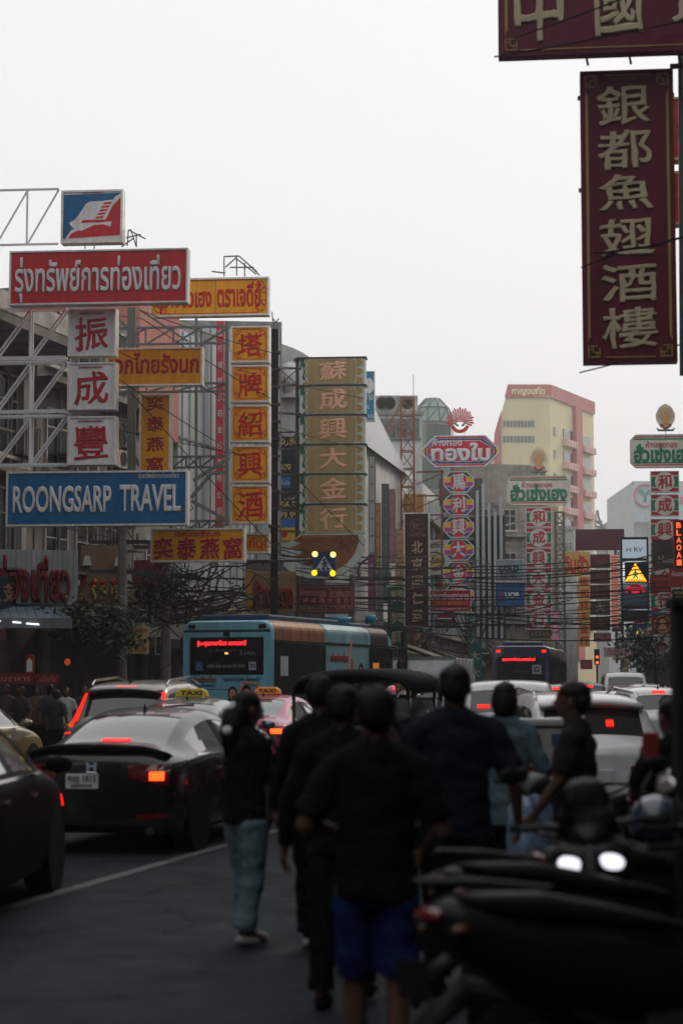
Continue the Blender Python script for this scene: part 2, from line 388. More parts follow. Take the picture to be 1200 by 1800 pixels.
# ---------------------------------------------------------------- buildings
def building(name, label, A, B, H, depth, m, z0=0):
    A, B = Vector(A), Vector(B); d = B - A; L = d.length
    r = thing(name, label, 'building', (A.x, A.y, z0), math.atan2(d.y, d.x))
    G().bb(0, L, 0, depth, 0, H).build('wall', m, r)
    return r, L
WF = {}
def window(r, x, z, w, h, frame, n=2, y=0, ori=0, gl=GLASS, sill=True):
    """a window standing in the wall: frame with mullions in front of a set-back pane; ori 1 = on the near end wall"""
    k = (round(w, 2), round(h, 2), frame.name, n, gl.name)
    if k not in WF:
        g = G(); t = .06
        g.bb(-w / 2, w / 2, -.05, .0, h - t, h); g.bb(-w / 2, w / 2, -.05, .0, 0, t)
        g.bb(-w / 2, -w / 2 + t, -.048, .0, t, h - t); g.bb(w / 2 - t, w / 2, -.048, .0, t, h - t)
        for i in range(1, n): g.bb(-w / 2 + w * i / n - .025, -w / 2 + w * i / n + .025, -.046, 0, t, h - t)
        g.bb(-w / 2 + t, w / 2 - t, -.044, 0, h * .68 - .02, h * .68 + .02)
        if sill: g.bb(-w / 2 - .08, w / 2 + .08, -.16, 0, -.09, -.002)
        a = g.mesh('window'); a.materials.append(frame)
        b = G().bb(-w / 2 + .01, w / 2 - .01, -.02, -.004, .01, h - .01).mesh('pane'); b.materials.append(gl)
        WF[k] = (a, b)
    o = put('window', WF[k][0], None, r); p = put('pane', WF[k][1], None, o)
    if ori: o.rotation_euler = (0, 0, -math.pi / 2); o.location = (0 + y, x, z)
    else: o.location = (x, y, z)
    return o
def wgrid(r, L, zs, nb, w, h, frame, x0=.6, n=2, skip=(), gl=GLASS, ori=0, sill=True):
    for zi, z in enumerate(zs):
        for i in range(nb):
            if (zi, i) in skip: continue
            window(r, x0 + (L - 2 * x0) * (i + .5) / nb, z, w, h, frame, n, 0, ori, gl, sill)
def ledge(r, L, z, d=.35, h=.14, m=None, name='ledge', x0=-.05, back=0):
    return G().bb(x0, L + .05, -d, -.003 if not back else back, z, z + h).build(name, m, r)
_ac = None
def aircon(loc, rz, label, s=1):
    global _ac
    if _ac is None:
        _ac = thing('air_conditioner', label, 'air conditioner', loc, rz, 'air conditioner units on the facades')
        G().bb(-.4, .4, -.3, 0, 0, .6).build('casing', mat('aircon casing', (.45, .45, .42), .5, 0, .35), _ac)
        g = G().ring(0, .3, .21, .24, -.32, -.301, 16)
        for k in range(6): g.bb(-.22, .22, -.315, -.302, .1 + k * .075, .112 + k * .075)
        g.build('grille', STEELD, _ac); G().disc(0, .3, .2, -.306, -.3, 16).build('fan', BLACK, _ac)
        G().bb(-.38, -.34, -.3, 0, -.06, 0).bb(.34, .38, -.3, 0, -.06, 0).build('bracket', STEELD, _ac)
        _ac.scale = (s, s, s); return _ac
    o = dup(_ac, loc, rz, label); o.scale = (s, s, s); return o
def lp(r, x, y, z): return r.matrix_world @ Vector((x, y, z)) if False else (Matrix.Translation(r.location) @ Matrix.Rotation(r.rotation_euler.z, 4, 'Z') @ Vector((x, y, z)))

def on(pl, y):
    for (x0, y0), (x1, y1) in zip(pl, pl[1:]):
        if y0 <= y <= y1: return (x0 + (x1 - x0) * (y - y0) / (y1 - y0), y)
def ztop(py, d): return P(600, py, d).z
CONC = grimy('old concrete', (.26, .25, .235), .9, 1.1, .55)
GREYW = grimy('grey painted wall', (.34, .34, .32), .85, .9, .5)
CREAMW = grimy('cream painted wall', (.5, .42, .27), .85, .8, .35)
PINKW = grimy('pink wall', (.56, .22, .19), .8, .8, .3)
WHITW = grimy('white wall', (.62, .63, .63), .8, .8, .35)
PALEF = grimy('pale window frame', (.5, .5, .46), .6, 3, .3)
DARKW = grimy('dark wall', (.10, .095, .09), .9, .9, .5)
BRWNW = grimy('brown wall', (.2, .13, .085), .85, .9, .4)
BLUEG = mat('pale blue cladding', (.42, .47, .50), .35, .1, .2, 1.2, stretch=(1, 1, .15))

# left shophouse A, long grey facade with wide eaves (roofline falls away along the street)
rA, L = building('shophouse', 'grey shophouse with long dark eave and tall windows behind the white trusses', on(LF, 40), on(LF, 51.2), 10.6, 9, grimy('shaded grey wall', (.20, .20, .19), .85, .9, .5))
rA0, _ = building('office_block', 'tall dark block outside the left edge of the view', (-24, -12), on(LF, 39.9), 24, 9, DARKW)  # unseen block, made tall to darken the street
eave = G().bb(-.1, L + .1, -1.7, 9.1, 10.6, 10.85).build('eave', CONC, rA)
G().bb(-.1, L + .1, -1.72, -1.55, 10.86, 11.35).build('parapet', grimy('parapet white', (.5, .5, .49), .8, 2, .55), rA)
for z in (3.9, 7.2): ledge(rA, L, z, .5, .18, CONC)
wgrid(rA, L, (4.7, 7.75), 5, 1.7, 2.2, PALEF, 1, 3)
for i in range(6):
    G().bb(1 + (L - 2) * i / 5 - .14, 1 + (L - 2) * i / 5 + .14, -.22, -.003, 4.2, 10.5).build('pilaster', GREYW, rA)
rB, L = building('shophouse', 'weathered narrow shophouse with shuttered windows between white square signs and mustard sign', on(LF, 51.3), on(LF, 57.2), ztop(548, 55), 9, CONC)
for z in (3.8, 6.9, 10.0): ledge(rB, L, z, .6, .16, CONC)
wgrid(rB, L, (4.6, 7.7, 10.6), 3, 1.4, 1.7, PALEF, .3, 2)
rC, L = building('office_block', 'tall block of pale pink end wall and blue grey ribbed cladding', on(LF, 57.3), on(LF, 66.5), ztop(557, 60), 10, GREYW)
WC = L
G().bb(-.04, 3.0, -.16, 10.02, 9.4, ztop(557, 60) + .15).build('pink_pier', PINKW, rC)
for z_ in (4.6, 7.2): window(rC, 1.5, z_, 1.3, 1.6, PALEF, 2)
n = 22
for i in range(n):
    x0 = 3.05 + (L - 3.1) * i / n; x1 = 3.05 + (L - 3.1) * (i + 1) / n
    G().bb(x0, x1 - .03, -.12 - .04 * (i % 2), -.003, 4.2, ztop(557, 60) - .4).build('cladding_panel', BLUEG, rC)
for k, z in enumerate((6.6, 9.6)): G().bb(3.0, L, -.19, -.164, z, z + .07).build('joint', STEELT, rC)
G().bb(3.0, 4.1, -.1, .02, 10.4, 13.2).build('pane', GLASS, rC)
# narrow frontal pieces of the same block seen above the yellow column
rC2, L = building('office_block', 'flat roofed grey block with red vertical banner beside the yellow sign column', (-6.6, 68), (-2.2, 68.4), ztop(562, 68), 10, GREYW)
for i in range(5): G().bb(.1 + i * .86, .1 + i * .86 + .8, -.06, -.003, 3, ztop(562, 68) - .3).build('cladding_panel', BLUEG, rC2)
# dark service tower and the building with the gold price billboard
rD, L = building('shophouse', 'white building with curved canopy roof behind the black steel frame', (-2.9, 74), (.6, 74.5), ztop(700, 74), 10, WHITW)
g = G(); N = 12
for k in range(N):
    a, b = math.pi * .5 * k / N, math.pi * .5 * (k + 1) / N
    x0, x1 = 3.4 * math.sin(a), 3.4 * math.sin(b); z0, z1 = 2.3 * math.cos(a), 2.3 * math.cos(b)
    g.add([(.1 + x0, -.4, z0), (.1 + x1, -.4, z1), (.1 + x1, 6, z1), (.1 + x0, 6, z0), (.1 + x0, -.4, 0), (.1 + x1, -.4, 0)], [(0, 3, 2, 1), (0, 1, 5, 4)])
o = g.build('roof', WHITW, rD); o.location = (-.9, 0, ztop(700, 74))
for z in (7.9, 9.6, 11.3): ledge(rD, L, z, .25, .12, GREYW)
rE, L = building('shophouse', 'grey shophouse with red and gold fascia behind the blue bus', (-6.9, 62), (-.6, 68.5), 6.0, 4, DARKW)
# shell roofed white building beyond the green-brown column
rF, L = building('shopping_arcade', 'pale arcade building with sloping white shell roof and coloured posters', (.55, 78.6), on(LF, 93), ztop(800, 84), 10, WHITW)
h = ztop(800, 84); g = G()
for k in range(8):
    x0, x1 = L * k / 8, L * (k + 1) / 8; za, zb = h + 2.6 * (1 - k / 8) ** 1.4, h + 2.6 * (1 - (k + 1) / 8) ** 1.4
    g.add([(x0, -.3, za), (x1, -.3, zb), (x1, 9, zb + 1), (x0, 9, za + 1), (x0, -.3, h - .1), (x1, -.3, h - .1)], [(0, 1, 2, 3), (0, 4, 5, 1)])
g.add([(0, -.3, h - .1), (0, -.3, h + 2.6), (0, 9, h + 3.6), (0, 9, h - .1)], [(0, 1, 2, 3)])
g.build('roof', mat('pale roofing', (.55, .6, .62), .35, .1, .2), rF)
rG, L = building('office_block', 'low grey rooftop block carrying three condenser units', (1.5, 96), (4.15, 96), ztop(723, 96), 10, WHITW)
for k, x in enumerate((672, 686, 717)):
    p = P(x, 736, 95); aircon((p.x, 96.5, ztop(723, 96) + .03), 0, ['rooftop condenser on grey block, nearest the blue vertical sign', 'middle rooftop condenser on the grey block', 'rooftop condenser seen through the rusty lattice mast'][k], 1.35)
for x in (.7, 1.9): window(rG, x, ztop(770, 96), 1.2, 1.0, STEELT, 2)
ledge(rG, L, ztop(730, 96), .2, .2, GREYW)
# green glass tower with a faceted dome
GRG = glass('green glass', (.10, .17, .12), .15); GRN = glass('dark green glass', (.03, .06, .045), .1)
rH = thing('glass_tower', 'green glass stair tower with faceted dome behind the rusty mast', 'building', (5.05 + .15, 118, 0), 0)
c0 = P(760, 740, 118); rH.location = (c0.x, 118, 0); N = 10; rr = 1.32
zt = ztop(745, 118)
G().vprism([(rr * 1.0 * math.cos(2 * math.pi * k / N), rr * math.sin(2 * math.pi * k / N)) for k in range(N)], 0, zt).build('wall', GREYW, rH)
def panel(p, q, r_, s_, m, name, par):
    return G().add([p, q, r_, s_], [(0, 1, 2, 3)]).build(name, m, par)
zz = [zt - .2 - i * 2.1 for i in range(9)]
def ringpt(k, r, z): a = 2 * math.pi * k / N; return (r * math.cos(a), r * math.sin(a), z)
for k in range(N):
    if not (4 <= k <= 9): continue
    for i, z in enumerate(zz[:-1]):
        for (f0, f1) in ((.04, .49), (.51, .96)):
            a, b = Vector(ringpt(k, rr + .03, 0)), Vector(ringpt(k + 1, rr + .03, 0)); p, q = a.lerp(b, f0), a.lerp(b, f1)
            panel((p.x, p.y, zz[i + 1] + .12), (q.x, q.y, zz[i + 1] + .12), (q.x, q.y, z), (p.x, p.y, z), CREAMW if (i in (3, 4) and k == 6) else (GRN if (i + k) % 3 else GRG), 'pane', rH)
for k in range(N):
    for lv in range(2):
        ra, rb = (rr, rr * .8) if lv == 0 else (rr * .8, rr * .35); za, zb = (zt, zt + .95) if lv == 0 else (zt + .95, zt + 1.6)
        G().add([ringpt(k, ra, za), ringpt(k + 1, ra, za), ringpt(k + 1, rb, zb), ringpt(k, rb, zb)], [(0, 1, 2, 3)]).build('dome_panel', mat('dome glass', (.26, .33, .30), .2, .1, .1), rH)
        bar('rib', ringpt(k, ra, za), ringpt(k, rb, zb), .07, STEELT, rH); bar('rib', ringpt(k, ra, za), ringpt(k + 1, rb, zb), .05, STEELT, rH)
        bar('rib', ringpt(k, ra, za), ringpt(k + 1, ra, za), .07, STEELT, rH)
G().vprism([ringpt(k, rr * .35, 0)[:2] for k in range(N)], zt + 1.5, zt + 1.62).build('dome_cap', STEEL, rH)
bar('aerial', (-1.2, .2, zt + .4), (-1.2, .2, zt + 3.2), .035, STEELD, rH)
rH2, L = building('office_block', 'pale concrete block with balconies behind the gold shop column', (5.6, 119), (13.2, 121), ztop(812, 119), 12, grimy('beige wall', (.36, .33, .27), .85, .9, .5))
for z in (5.5, 8.3, 11.1): ledge(rH2, L, z, .4, .2, GREYW)
wgrid(rH2, L, (5.9, 8.7, 11.5), 5, .9, 1.4, PALEF, .3, 2)
# facade with vertical fins beside the colourful octagons
rI, L = building('shophouse', 'pale facade with tall grey fins and small canopies beyond the octagon tiles', on(LF, 96), on(LF, 128), ztop(850, 100), 10, WHITW)
for i in range(9): G().bb(.4 + i * 3.6, .75 + i * 3.6, -.55, -.003, 4, ztop(880 - i * 0, 100)).build('fin', BLUEG, rI)
for z in (4.2, 7.4, 10): ledge(rI, L, z, .9, .15, CONC, 'canopy')
wgrid(rI, L, (5.0, 8.1), 9, 1.4, 1.6, PALEF, .8, 2)
rI2, L = building('shophouse', 'grey building with slatted sunshades behind the gold shop sign', (8.6, 124), (14.6, 126), ztop(885, 124), 10, CREAMW)
wgrid(rI2, L, (6, 9), 4, 1.0, 1.3, PALEF, .3, 2)
rJ, L = building('shophouse', 'long dim row of shops running into the distance on the left', on(LF, 130), on(LF, 240), 11.5, 14, CREAMW)
for z in (4, 7.4): ledge(rJ, L, z, .9, .2, CONC)
wgrid(rJ, L, (4.9, 8.2), 26, 1.6, 1.7, PALEF, 1, 2)
for k, (d0, d1, px0, px1, py, m, lb) in enumerate(((136, 150, 938, 968, 900, CREAMW, 'narrow ochre building with roof tank beyond the green and red tiles'), (150, 170, 880, 925, 905, WHITW, 'white building with flat roof just left of the green and red tiles'),
        (240, 260, 966, 1012, 925, GREYW, 'small grey building in front of the yellow tower'), (420, 450, 1078, 1112, 910, GREYW, 'distant flat topped grey building left of the bank billboard'), (300, 330, 1112, 1215, 846, WHITW, 'pale high block carrying a bank advertisement'),
        (520, 560, 1010, 1110, 985, GREYW, 'hazy low block closing the far end of the street'))):
    a, b = P(px0, py, d0), P(px1, py, d0)
    r, L = building('office_block', lb, (a.x, d0), (b.x, d0), a.z, d1 - d0, m)
    nb = max(2, int(L / 2.4)); nz = int(a.z / 3.1)
    wgrid(r, L, [3 + 3.1 * i for i in range(2, nz - 0) if 3 + 3.1 * i + 1.4 < a.z], nb, L / nb * .6, 1.3, PALEF, .3, 2, skip=[(i, j) for i in range(20) for j in range(20) if (k == 4 and i > 0)], sill=False)
    G().bb(-.2, L + .2, -.2, -.003, a.z - .5, a.z - .02).build('cornice', GREYW, r)
# the yellow tower with red bands and balconies
d = 250; YT = grimy('pale yellow wall', (.74, .66, .42), .8, .2, .12); RT = grimy('tower red', (.52, .17, .16), .75, .3, .2)
tw = thing('apartment_tower', 'pale yellow apartment tower with red bands and stacked balconies', 'building', (0, 0, 0), 0)
def W2(px, py, dd=d): p = P(px, py, dd); return p
A0, A1 = W2(838, 900), W2(965, 680); B1 = P(1042, 712, 266)
prof = [(W2(838, 1150).x, 0), (A1.x, 0), (A1.x, A1.z), (W2(893, 680).x, A1.z), (W2(866, 780).x, W2(866, 780).z), (W2(838, 840).x, W2(838, 840).z)]
n = len(prof); dx, dy = B1.x - A1.x, B1.y - d
g = G(); g.add([(x, d, z) for x, z in prof] + [(x + dx, d + dy, z) for x, z in prof], [tuple(range(n)), tuple(reversed(range(n, 2 * n)))] + [(i, i + n, (i + 1) % n + n, (i + 1) % n) for i in range(n)])
g.build('wall', YT, tw)
zb = W2(900, 699).z
g = G().prism([(W2(886, 700).x, zb), (A1.x + .05, zb), (A1.x + .05, A1.z + .3), (W2(893, 680).x - .1, A1.z + .3)], d - .25, d - .003); g.build('red_band', RT, tw)
g = G().prism([(W2(868, 900).x, 8), (W2(880, 900).x, 8), (W2(880, 720).x, W2(880, 722).z), (W2(868, 760).x, W2(868, 762).z)], d - .22, d - .003); g.build('red_strip', RT, tw)
u = Vector((dx, dy, 0)); Lr = u.length; u.normalize(); nr = Vector((u.y, -u.x, 0)); rzr = math.atan2(u.y, u.x)
def TR(s, o, z): return Vector((A1.x, d, 0)) + u * s + nr * o + Vector((0, 0, z))
def tbox(s0, s1, o0, o1, z0, z1, m, name):
    vs = [TR(s, o, z) for z in (z0, z1) for s, o in ((s0, o0), (s1, o0), (s1, o1), (s0, o1))]
    return G().add(vs, [(0, 1, 2, 3), (7, 6, 5, 4), (0, 4, 5, 1), (1, 5, 6, 2), (2, 6, 7, 3), (3, 7, 4, 0)]).build(name, m, tw)
tbox(-.05, Lr, .003, .25, zb, A1.z + .3, RT, 'red_band'); tbox(Lr * .5, Lr * .64, .003, .6, 5, zb - .02, RT, 'red_strip')
for i in range(9):
    z = W2(965, 782).z - i * 3.1 + 1.3
    for (s0, s1) in ((Lr * .26, Lr * .5), (Lr * .66, Lr * .93)):
        tbox(s0, s1, .003, .8, z - .9, z, flat('balcony pink', (222, 184, 176)), 'balcony'); tbox(s0 + .4, s1 - .3, .004, .12, z + .1, z + 1.5, GLASS, 'balcony_window')
        for q in range(4): tbox(s0 + (s1 - s0) * (q + .3) / 4, s0 + (s1 - s0) * (q + .42) / 4, 0.803, .85, z - .8, z - .15, RT, 'rail')
    tbox(Lr * .08, Lr * .13, .004, .1, z + .2, z + 1.3, GLASS, 'small_window')
for zc in (745, 772):
    x0, x1 = W2(883, zc).x, W2(939, zc).x; z = W2(900, zc).z
    for q in range(9):
        a = x0 + (x1 - x0) * q / 9; G().bb(a + .06, a + (x1 - x0) / 9 - .06, d - .1, d - .004, z - .42, z + .42).build('window', glass('tower glass', (.10, .11, .12), .2), tw)
lettering('กาญจนทัต', W2(892, 0).x, W2(950, 0).x, W2(0, 697).z, W2(0, 681).z, d - .3, flat('tower lettering gold', (252, 232, 180)), tw, .05, depth=.05)
lettering('ทาวเวอร์', W2(930, 0).x, W2(964, 0).x, W2(0, 699).z + .03, W2(0, 695.5).z, d - .3, flat('tower lettering gold', (252, 232, 180)), tw, .05, depth=.05)
# spire tower far away
sp = thing('lattice_tower', 'tiny curved lattice spire rising far beyond the dark red board', 'tower', PG(1051, 420))
bz = P(0, 940, 420).z; tz = P(0, 897, 420).z; H_ = tz - bz
for a_ in (-1, 1):
    for b_ in (-1, 1):
        G().tube([(a_ * 3, b_ * 3, 0)] + [(a_ * (2.2 * (1 - t) ** 2.1 + .1), b_ * 2.2 * (1 - t) ** 2.1, bz + H_ * t) for t in [i / 8 for i in range(9)]], .26, 4).build('leg', STEELD, sp)
for t in (.12, .3, .5): G().bb(-2.2 * (1 - t) ** 2 - .4, 2.2 * (1 - t) ** 2 + .4, -1, 1, bz + H_ * t, bz + H_ * t + .35).build('deck', STEELD, sp)
for i in range(4):
    t, u_ = i / 8, (i + 1) / 8; wa, wb_ = 2.2 * (1 - t) ** 2.1, 2.2 * (1 - u_) ** 2.1
    bar('brace', (-wa, -1, bz + H_ * t), (wb_, -1, bz + H_ * u_), .2, STEELD, sp); bar('brace', (wa, -1, bz + H_ * t), (-wb_, -1, bz + H_ * u_), .2, STEELD, sp)
# buildings on the right side of the street, near ones behind and beside the camera
for k, (y0, y1, h, m, lb) in enumerate(((-12, 12, 22, DARKW, 'dark shophouse beside the camera on the right'), (12, 28, 22, CONC, 'concrete shophouse carrying the burgundy restaurant signs'), (28, 50, 20, CREAMW, 'cream shophouse just outside the right edge'),
        (50, 70, 19, GREYW, 'grey shophouse on the right behind the neon sign'), (70, 96, 18, CONC, 'concrete shophouse behind the right green sign'), (96, 160, 12, GREYW, 'grey row of shops on the right beyond the video screen'), (160, 240, 14, CREAMW, 'far cream row of shops on the right'))):
    r, L = building('shophouse', lb, on(RF, y1 - .05), on(RF, y0 + .05), h, 10, m)
    nb = int(L / 3.2)
    if y0 >= 50: wgrid(r, L, (4.8, 8.2), nb, 1.7, 1.7, PALEF, .6, 2)
    else: wgrid(r, L, (4.8, 8.2), nb, 1.7, 1.7, PALEF, .6, 2, skip=[(i, j) for i in range(2) for j in range(nb) if j % 2])
    for z in (3.7, 7.3): ledge(r, L, z, 1.5 if z < 4 else .4, .16, CONC, 'canopy' if z < 4 else 'ledge')
    G().bb(.1, L - .1, -.05, -.003, .2, 3.5).build('shopfront', DARK, r)  # dark slab, shade of the shop interiors put into its colour
r, L = building('unseen_block', 'unseen tall dark block behind the camera, sized to cut skylight', (16, -20), (-24, -20), 22, 12, DARKW)  # unseen block, height set to cut skylight from behind
wgrid(r, L, (4, 8, 12, 16), 9, 2.4, 2.0, PALEF, 1, 2)
cn = thing('awning', 'unseen dark awning added over the camera to shade the foreground', 'awning', (0, 0, 0))
for i in range(7): G().bb(-2.6 + i * 1.25, -2.6 + i * 1.25 + 1.22, -9, 2.2, 3.32 - .0 * i, 3.36).build('shade_sheet', DARKW, cn)  # unseen sheets added overhead to darken the foreground
for y in (-8.5, -4, 1.6):
    bar('beam', (-2.6, y, 3.30), (6.1, y, 3.30), .07, STEELD, cn); bar('post', (-2.5, y, 0), (-2.5, y, 3.3), .06, STEELD, cn)
# street level fronts: pilasters, dark slabs painted as interior shade, shutters, small awnings, name boards
random.seed(21)
def shopfronts(r, L, x0=0, bay=3.6, h=3.5, muted=((70, 30, 30), (60, 66, 60), (96, 80, 50), (40, 60, 74), (110, 104, 96), (84, 40, 44), (50, 50, 48))):
    n = max(1, int((L - x0) / bay)); w_ = (L - x0) / n
    for i in range(n):
        a = x0 + i * w_; m = DARK if i % 3 else grimy('roller shutter', (.12, .125, .12), .6, 2, .4)
        G().bb(a + .22, a + w_ - .22, -.30, -.003, .14, h - .02).build('shop_shade_or_shutter', m, r)  # slab proud of the wall; dark ones stand for interior shade
        if m is not DARK:
            for q in range(9): G().bb(a + .24, a + w_ - .24, -.33, -.303, .3 + q * .34, .3 + q * .34 + .24).build('shutter_slat', m, r)
        G().bb(a - .2, a + .2, -.42, -.004, .13, h + .1).build('pilaster', CONC, r)
        c_ = random.choice(muted); G().bb(a + .1, a + w_ - .1, -.56, -.43, h + .12, h + .95).build('name_board', flat('board %s' % (c_,), c_), r)
        lettering(random.choice(('ห้างทอง', '金行', 'ร้านอาหาร', '藥行', 'โอสถ', '魚翅')), a + w_ * .25, a + w_ * .75, h + .28, h + .78, -.57, flat('board lettering', (150, 120, 84)), r, .03)
        if i % 2 == 0:
            g = G().add([(a, -.58, h + .05), (a + w_, -.58, h + .05), (a + w_, -2.1, h - .5), (a, -2.1, h - .5)], [(0, 1, 2, 3)]); g.bb(a, a + w_, -2.12, -2.09, h - .75, h - .5); c2 = random.choice(muted); g.build('canopy', flat('canopy %s' % (c2,), c2), r)
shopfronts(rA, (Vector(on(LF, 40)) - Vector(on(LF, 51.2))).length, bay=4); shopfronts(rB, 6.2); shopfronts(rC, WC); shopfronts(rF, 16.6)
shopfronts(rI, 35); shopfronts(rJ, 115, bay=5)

# pipes, cable trays, hanging laundry and units that clutter the facades
PIPE = mat('drain pipe', (.20, .20, .19), .6, 0, .3, 6)
def clutter(r, L, z0, z1, n, seed, what):
    rn = random.Random(seed)
    for k in range(n):
        x = rn.uniform(.4, L - .4); G().tube([(x, -.09, z0), (x, -.09, z1), (x + rn.choice((-.5, .5, 0)), -.09, z1 + .3)], .05, 6).build('drain_pipe', PIPE, r)
        x = rn.uniform(.5, L - .8); z = rn.uniform(z0 + .4, z1 - .9); p = lp(r, x, -.02, z)
        aircon(tuple(p), r.rotation_euler.z, 'small air conditioner unit fixed to the ' + what, rn.uniform(.8, 1.05))['group'] = 'air conditioners on the ' + what
        x = rn.uniform(.3, L - 1.8); z = rn.uniform(z0 + .3, z1 - .5)
        G().bb(x, x + rn.uniform(1, 1.7), -rn.uniform(.5, .9), -.06, z, z + .06).build('small_awning', flat('awning sheet %d' % rn.randrange(4), rn.choice(((90, 100, 96), (110, 80, 60), (70, 84, 100), (130, 126, 110)))), r)
        x = rn.uniform(.3, L - 1.4); z = rn.uniform(z0, z1 - .6); g = G()
        for q in range(7): g.bb(x + q * .17, x + q * .17 + .025, -.35, -.32, z, z + .75)
        g.bb(x - .02, x + 1.05, -.36, -.31, z + .75, z + .79).bb(x - .02, x + 1.05, -.36, -.003, z - .04, z - .002); g.build('window_grille', STEELD, r)
clutter(rA, 12, 4.2, 9.8, 4, 1, 'grey shophouse behind the trusses'); clutter(rB, 6, 4.2, 12, 4, 2, 'narrow shophouse behind the squares'); clutter(rI, 34, 4.2, 9.5, 9, 3, 'facade with grey fins')
clutter(rI2, 6, 5, 11, 5, 4, 'grey block behind the gold shop sign'); clutter(rH2, 7, 5, 13, 5, 5, 'pale block behind the octagon tiles'); clutter(rJ, 80, 4.2, 10, 10, 6, 'long dim row of shops'); clutter(rD, 3.2, 5, 11, 2, 7, 'white building behind the steel frame')
clutter(rG, 2.6, 6, 12, 2, 8, 'rooftop block by the mast')

fs = thing('fin_screen', 'tall pale blue grey fins between the octagon tiles and GOLD NOW', 'facade fins', (P(836, 900, 99).x, 99, 0), R(-4))
for q in range(5): G().bb(q * .31, q * .31 + .15, -.0, .5, 4.1, ztop((862, 850, 885, 900, 872)[q], 99)).build('fin', BLUEG, fs)
G().bb(-.1, 1.55, .1, .45, 3.9, 4.09).build('fin_base', CONC, fs); G().bb(-.1, 1.55, .52, .7, 3.9, ztop(905, 99)).build('back_panel', DARKW, fs)
rn = random.Random(77)
for q in range(3):
    z = ztop((905, 945, 985)[q], 106); x = P(800, 900, 106).x; bk = thing('balcony', ('upper', 'middle', 'lower')[q] + ' grey balcony with railings behind the octagon tiles', 'balcony', (x, 106, z), R(-4))
    G().bb(-1.0, 1.6, 0, 1.2, -.14, 0).build('slab', CONC, bk); G().bb(-1.0, 1.6, 0, .05, .85, .9).build('top_rail', STEELD, bk)
    g = G()
    for k in range(16): g.bb(-1 + k * .17, -.97 + k * .17, .01, .04, 0, .85)
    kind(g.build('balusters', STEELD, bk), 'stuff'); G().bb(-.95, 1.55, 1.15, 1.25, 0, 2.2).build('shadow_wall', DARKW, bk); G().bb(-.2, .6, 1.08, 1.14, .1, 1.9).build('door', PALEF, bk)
# ================================================================ SIGNS
TH = 'รุ่งทรัพย์การท่องเที่ยว'
GW = 'signs of the travel agency'
# travel agency logo
s = Sign('logo_sign', 'square logo sign, white winged book on blue and red, topmost on the left', (107, 333, 217, 428), 46, WHITE, th=.3, rim=.04)
ZB = lambda pts: [(x / 2.4, 300 + y / 2.4) for x, y in pts]
s.patch(ZB([(266, 97), (510, 92), (505, 112), (470, 160), (400, 215), (330, 250), (285, 287), (264, 289)]), BLUE, 'blue_field')
s.patch(ZB([(512, 112), (511, 277), (285, 287), (300, 262), (340, 244), (400, 214), (460, 165)]), RED, 'red_field', y=-.0075)
s.patch(ZB([(512, 96), (512, 112), (460, 170), (400, 218), (340, 250), (300, 266), (285, 289), (274, 289), (300, 252), (340, 235), (400, 205), (455, 150), (490, 108)]), WHITE, 'white_stripe', y=-.012)
s.patch(ZB([(290, 220), (318, 205), (345, 165), (362, 138), (380, 128), (430, 127), (492, 120), (470, 165), (450, 206), (420, 214), (345, 214), (342, 222), (420, 221), (476, 217), (470, 241), (440, 229), (400, 231), (365, 246), (345, 256), (318, 250), (300, 234)]), WHITE, 'white_wing', y=-.016)
for k in range(5):
    yy = 133 + k * 15.5; xx = 476 - k * 8.5
    s.patch(ZB([(xx - 34, yy), (xx, yy - 2), (xx - 5, yy + 7), (xx - 39, yy + 9)]), RED, 'wing_slot', y=-.020)
s.patch(ZB([(345, 213), (352, 209), (450, 208), (446, 217), (352, 221), (343, 221)]), RED, 'red_bar', y=-.0205)
s.text(TH, (146, 335.5, 180, 338.5), RED, .01)
# long red sign
s = Sign('travel_agency_sign', 'long bright red sign with big white Thai lettering, under the logo', (13, 438, 333, 535), 44.5, RED, th=.32, rim=.03, rimmat=WHITE)
s.text(TH, (22, 449, 322, 532), WHITE, .028, y=-.02, depth=.02)
for ch, b, lb in (('振', (120, 542, 204, 626), 'white square sign with red character 振, top of three'), ('成', (119, 637, 204, 720), 'white square sign with red character 成, middle of three'), ('豐', (119, 732, 204, 817), 'white square sign with red character 豐, lowest of three')):
    s = Sign('square_sign', lb, b, 45, WHITE, th=.34, rim=.03, group='white square signs')
    s.text(ch, (b[0] + 11, b[1] + 15, b[2] - 12, b[3] - 7), CRIM, .02, 'character', depth=.018)
    s.text(TH, (b[0] + 19, b[1] + 5, b[0] + 62, b[1] + 11), CRIM, .012)
s = Sign('travel_agency_sign', 'long blue sign with white lettering ROONGSARP TRAVEL', (9, 828, 331, 924), 44.5, BLUE, th=.32, rim=.035)
s.text('ROONGSARP', (20, 853, 197, 902), WHITE, .035, y=-.012, depth=.015); s.text('TRAVEL', (211, 852, 320, 901), WHITE, .035, y=-.012, depth=.015)
s.text(TH, (244, 831, 316, 844), WHITE, .012)
# orange sign of the brand with the pagoda mark
s = Sign('liquor_sign', 'bright orange yellow sign with red Thai lettering, upper right of red sign', (262, 488, 474, 556), 52, YEL, th=.3, rim=.04)
s.text('สุรางี่ซัวเฮง', (272, 499, 372, 552), YRED, .03); s.text('ตราเจดีย์', (382, 496, 461, 541), YRED, .03)
s.border(.06, .02, YRED, .32); s.rect(378.6, 491, 379.4, 553, STEELD, 'panel_joint')
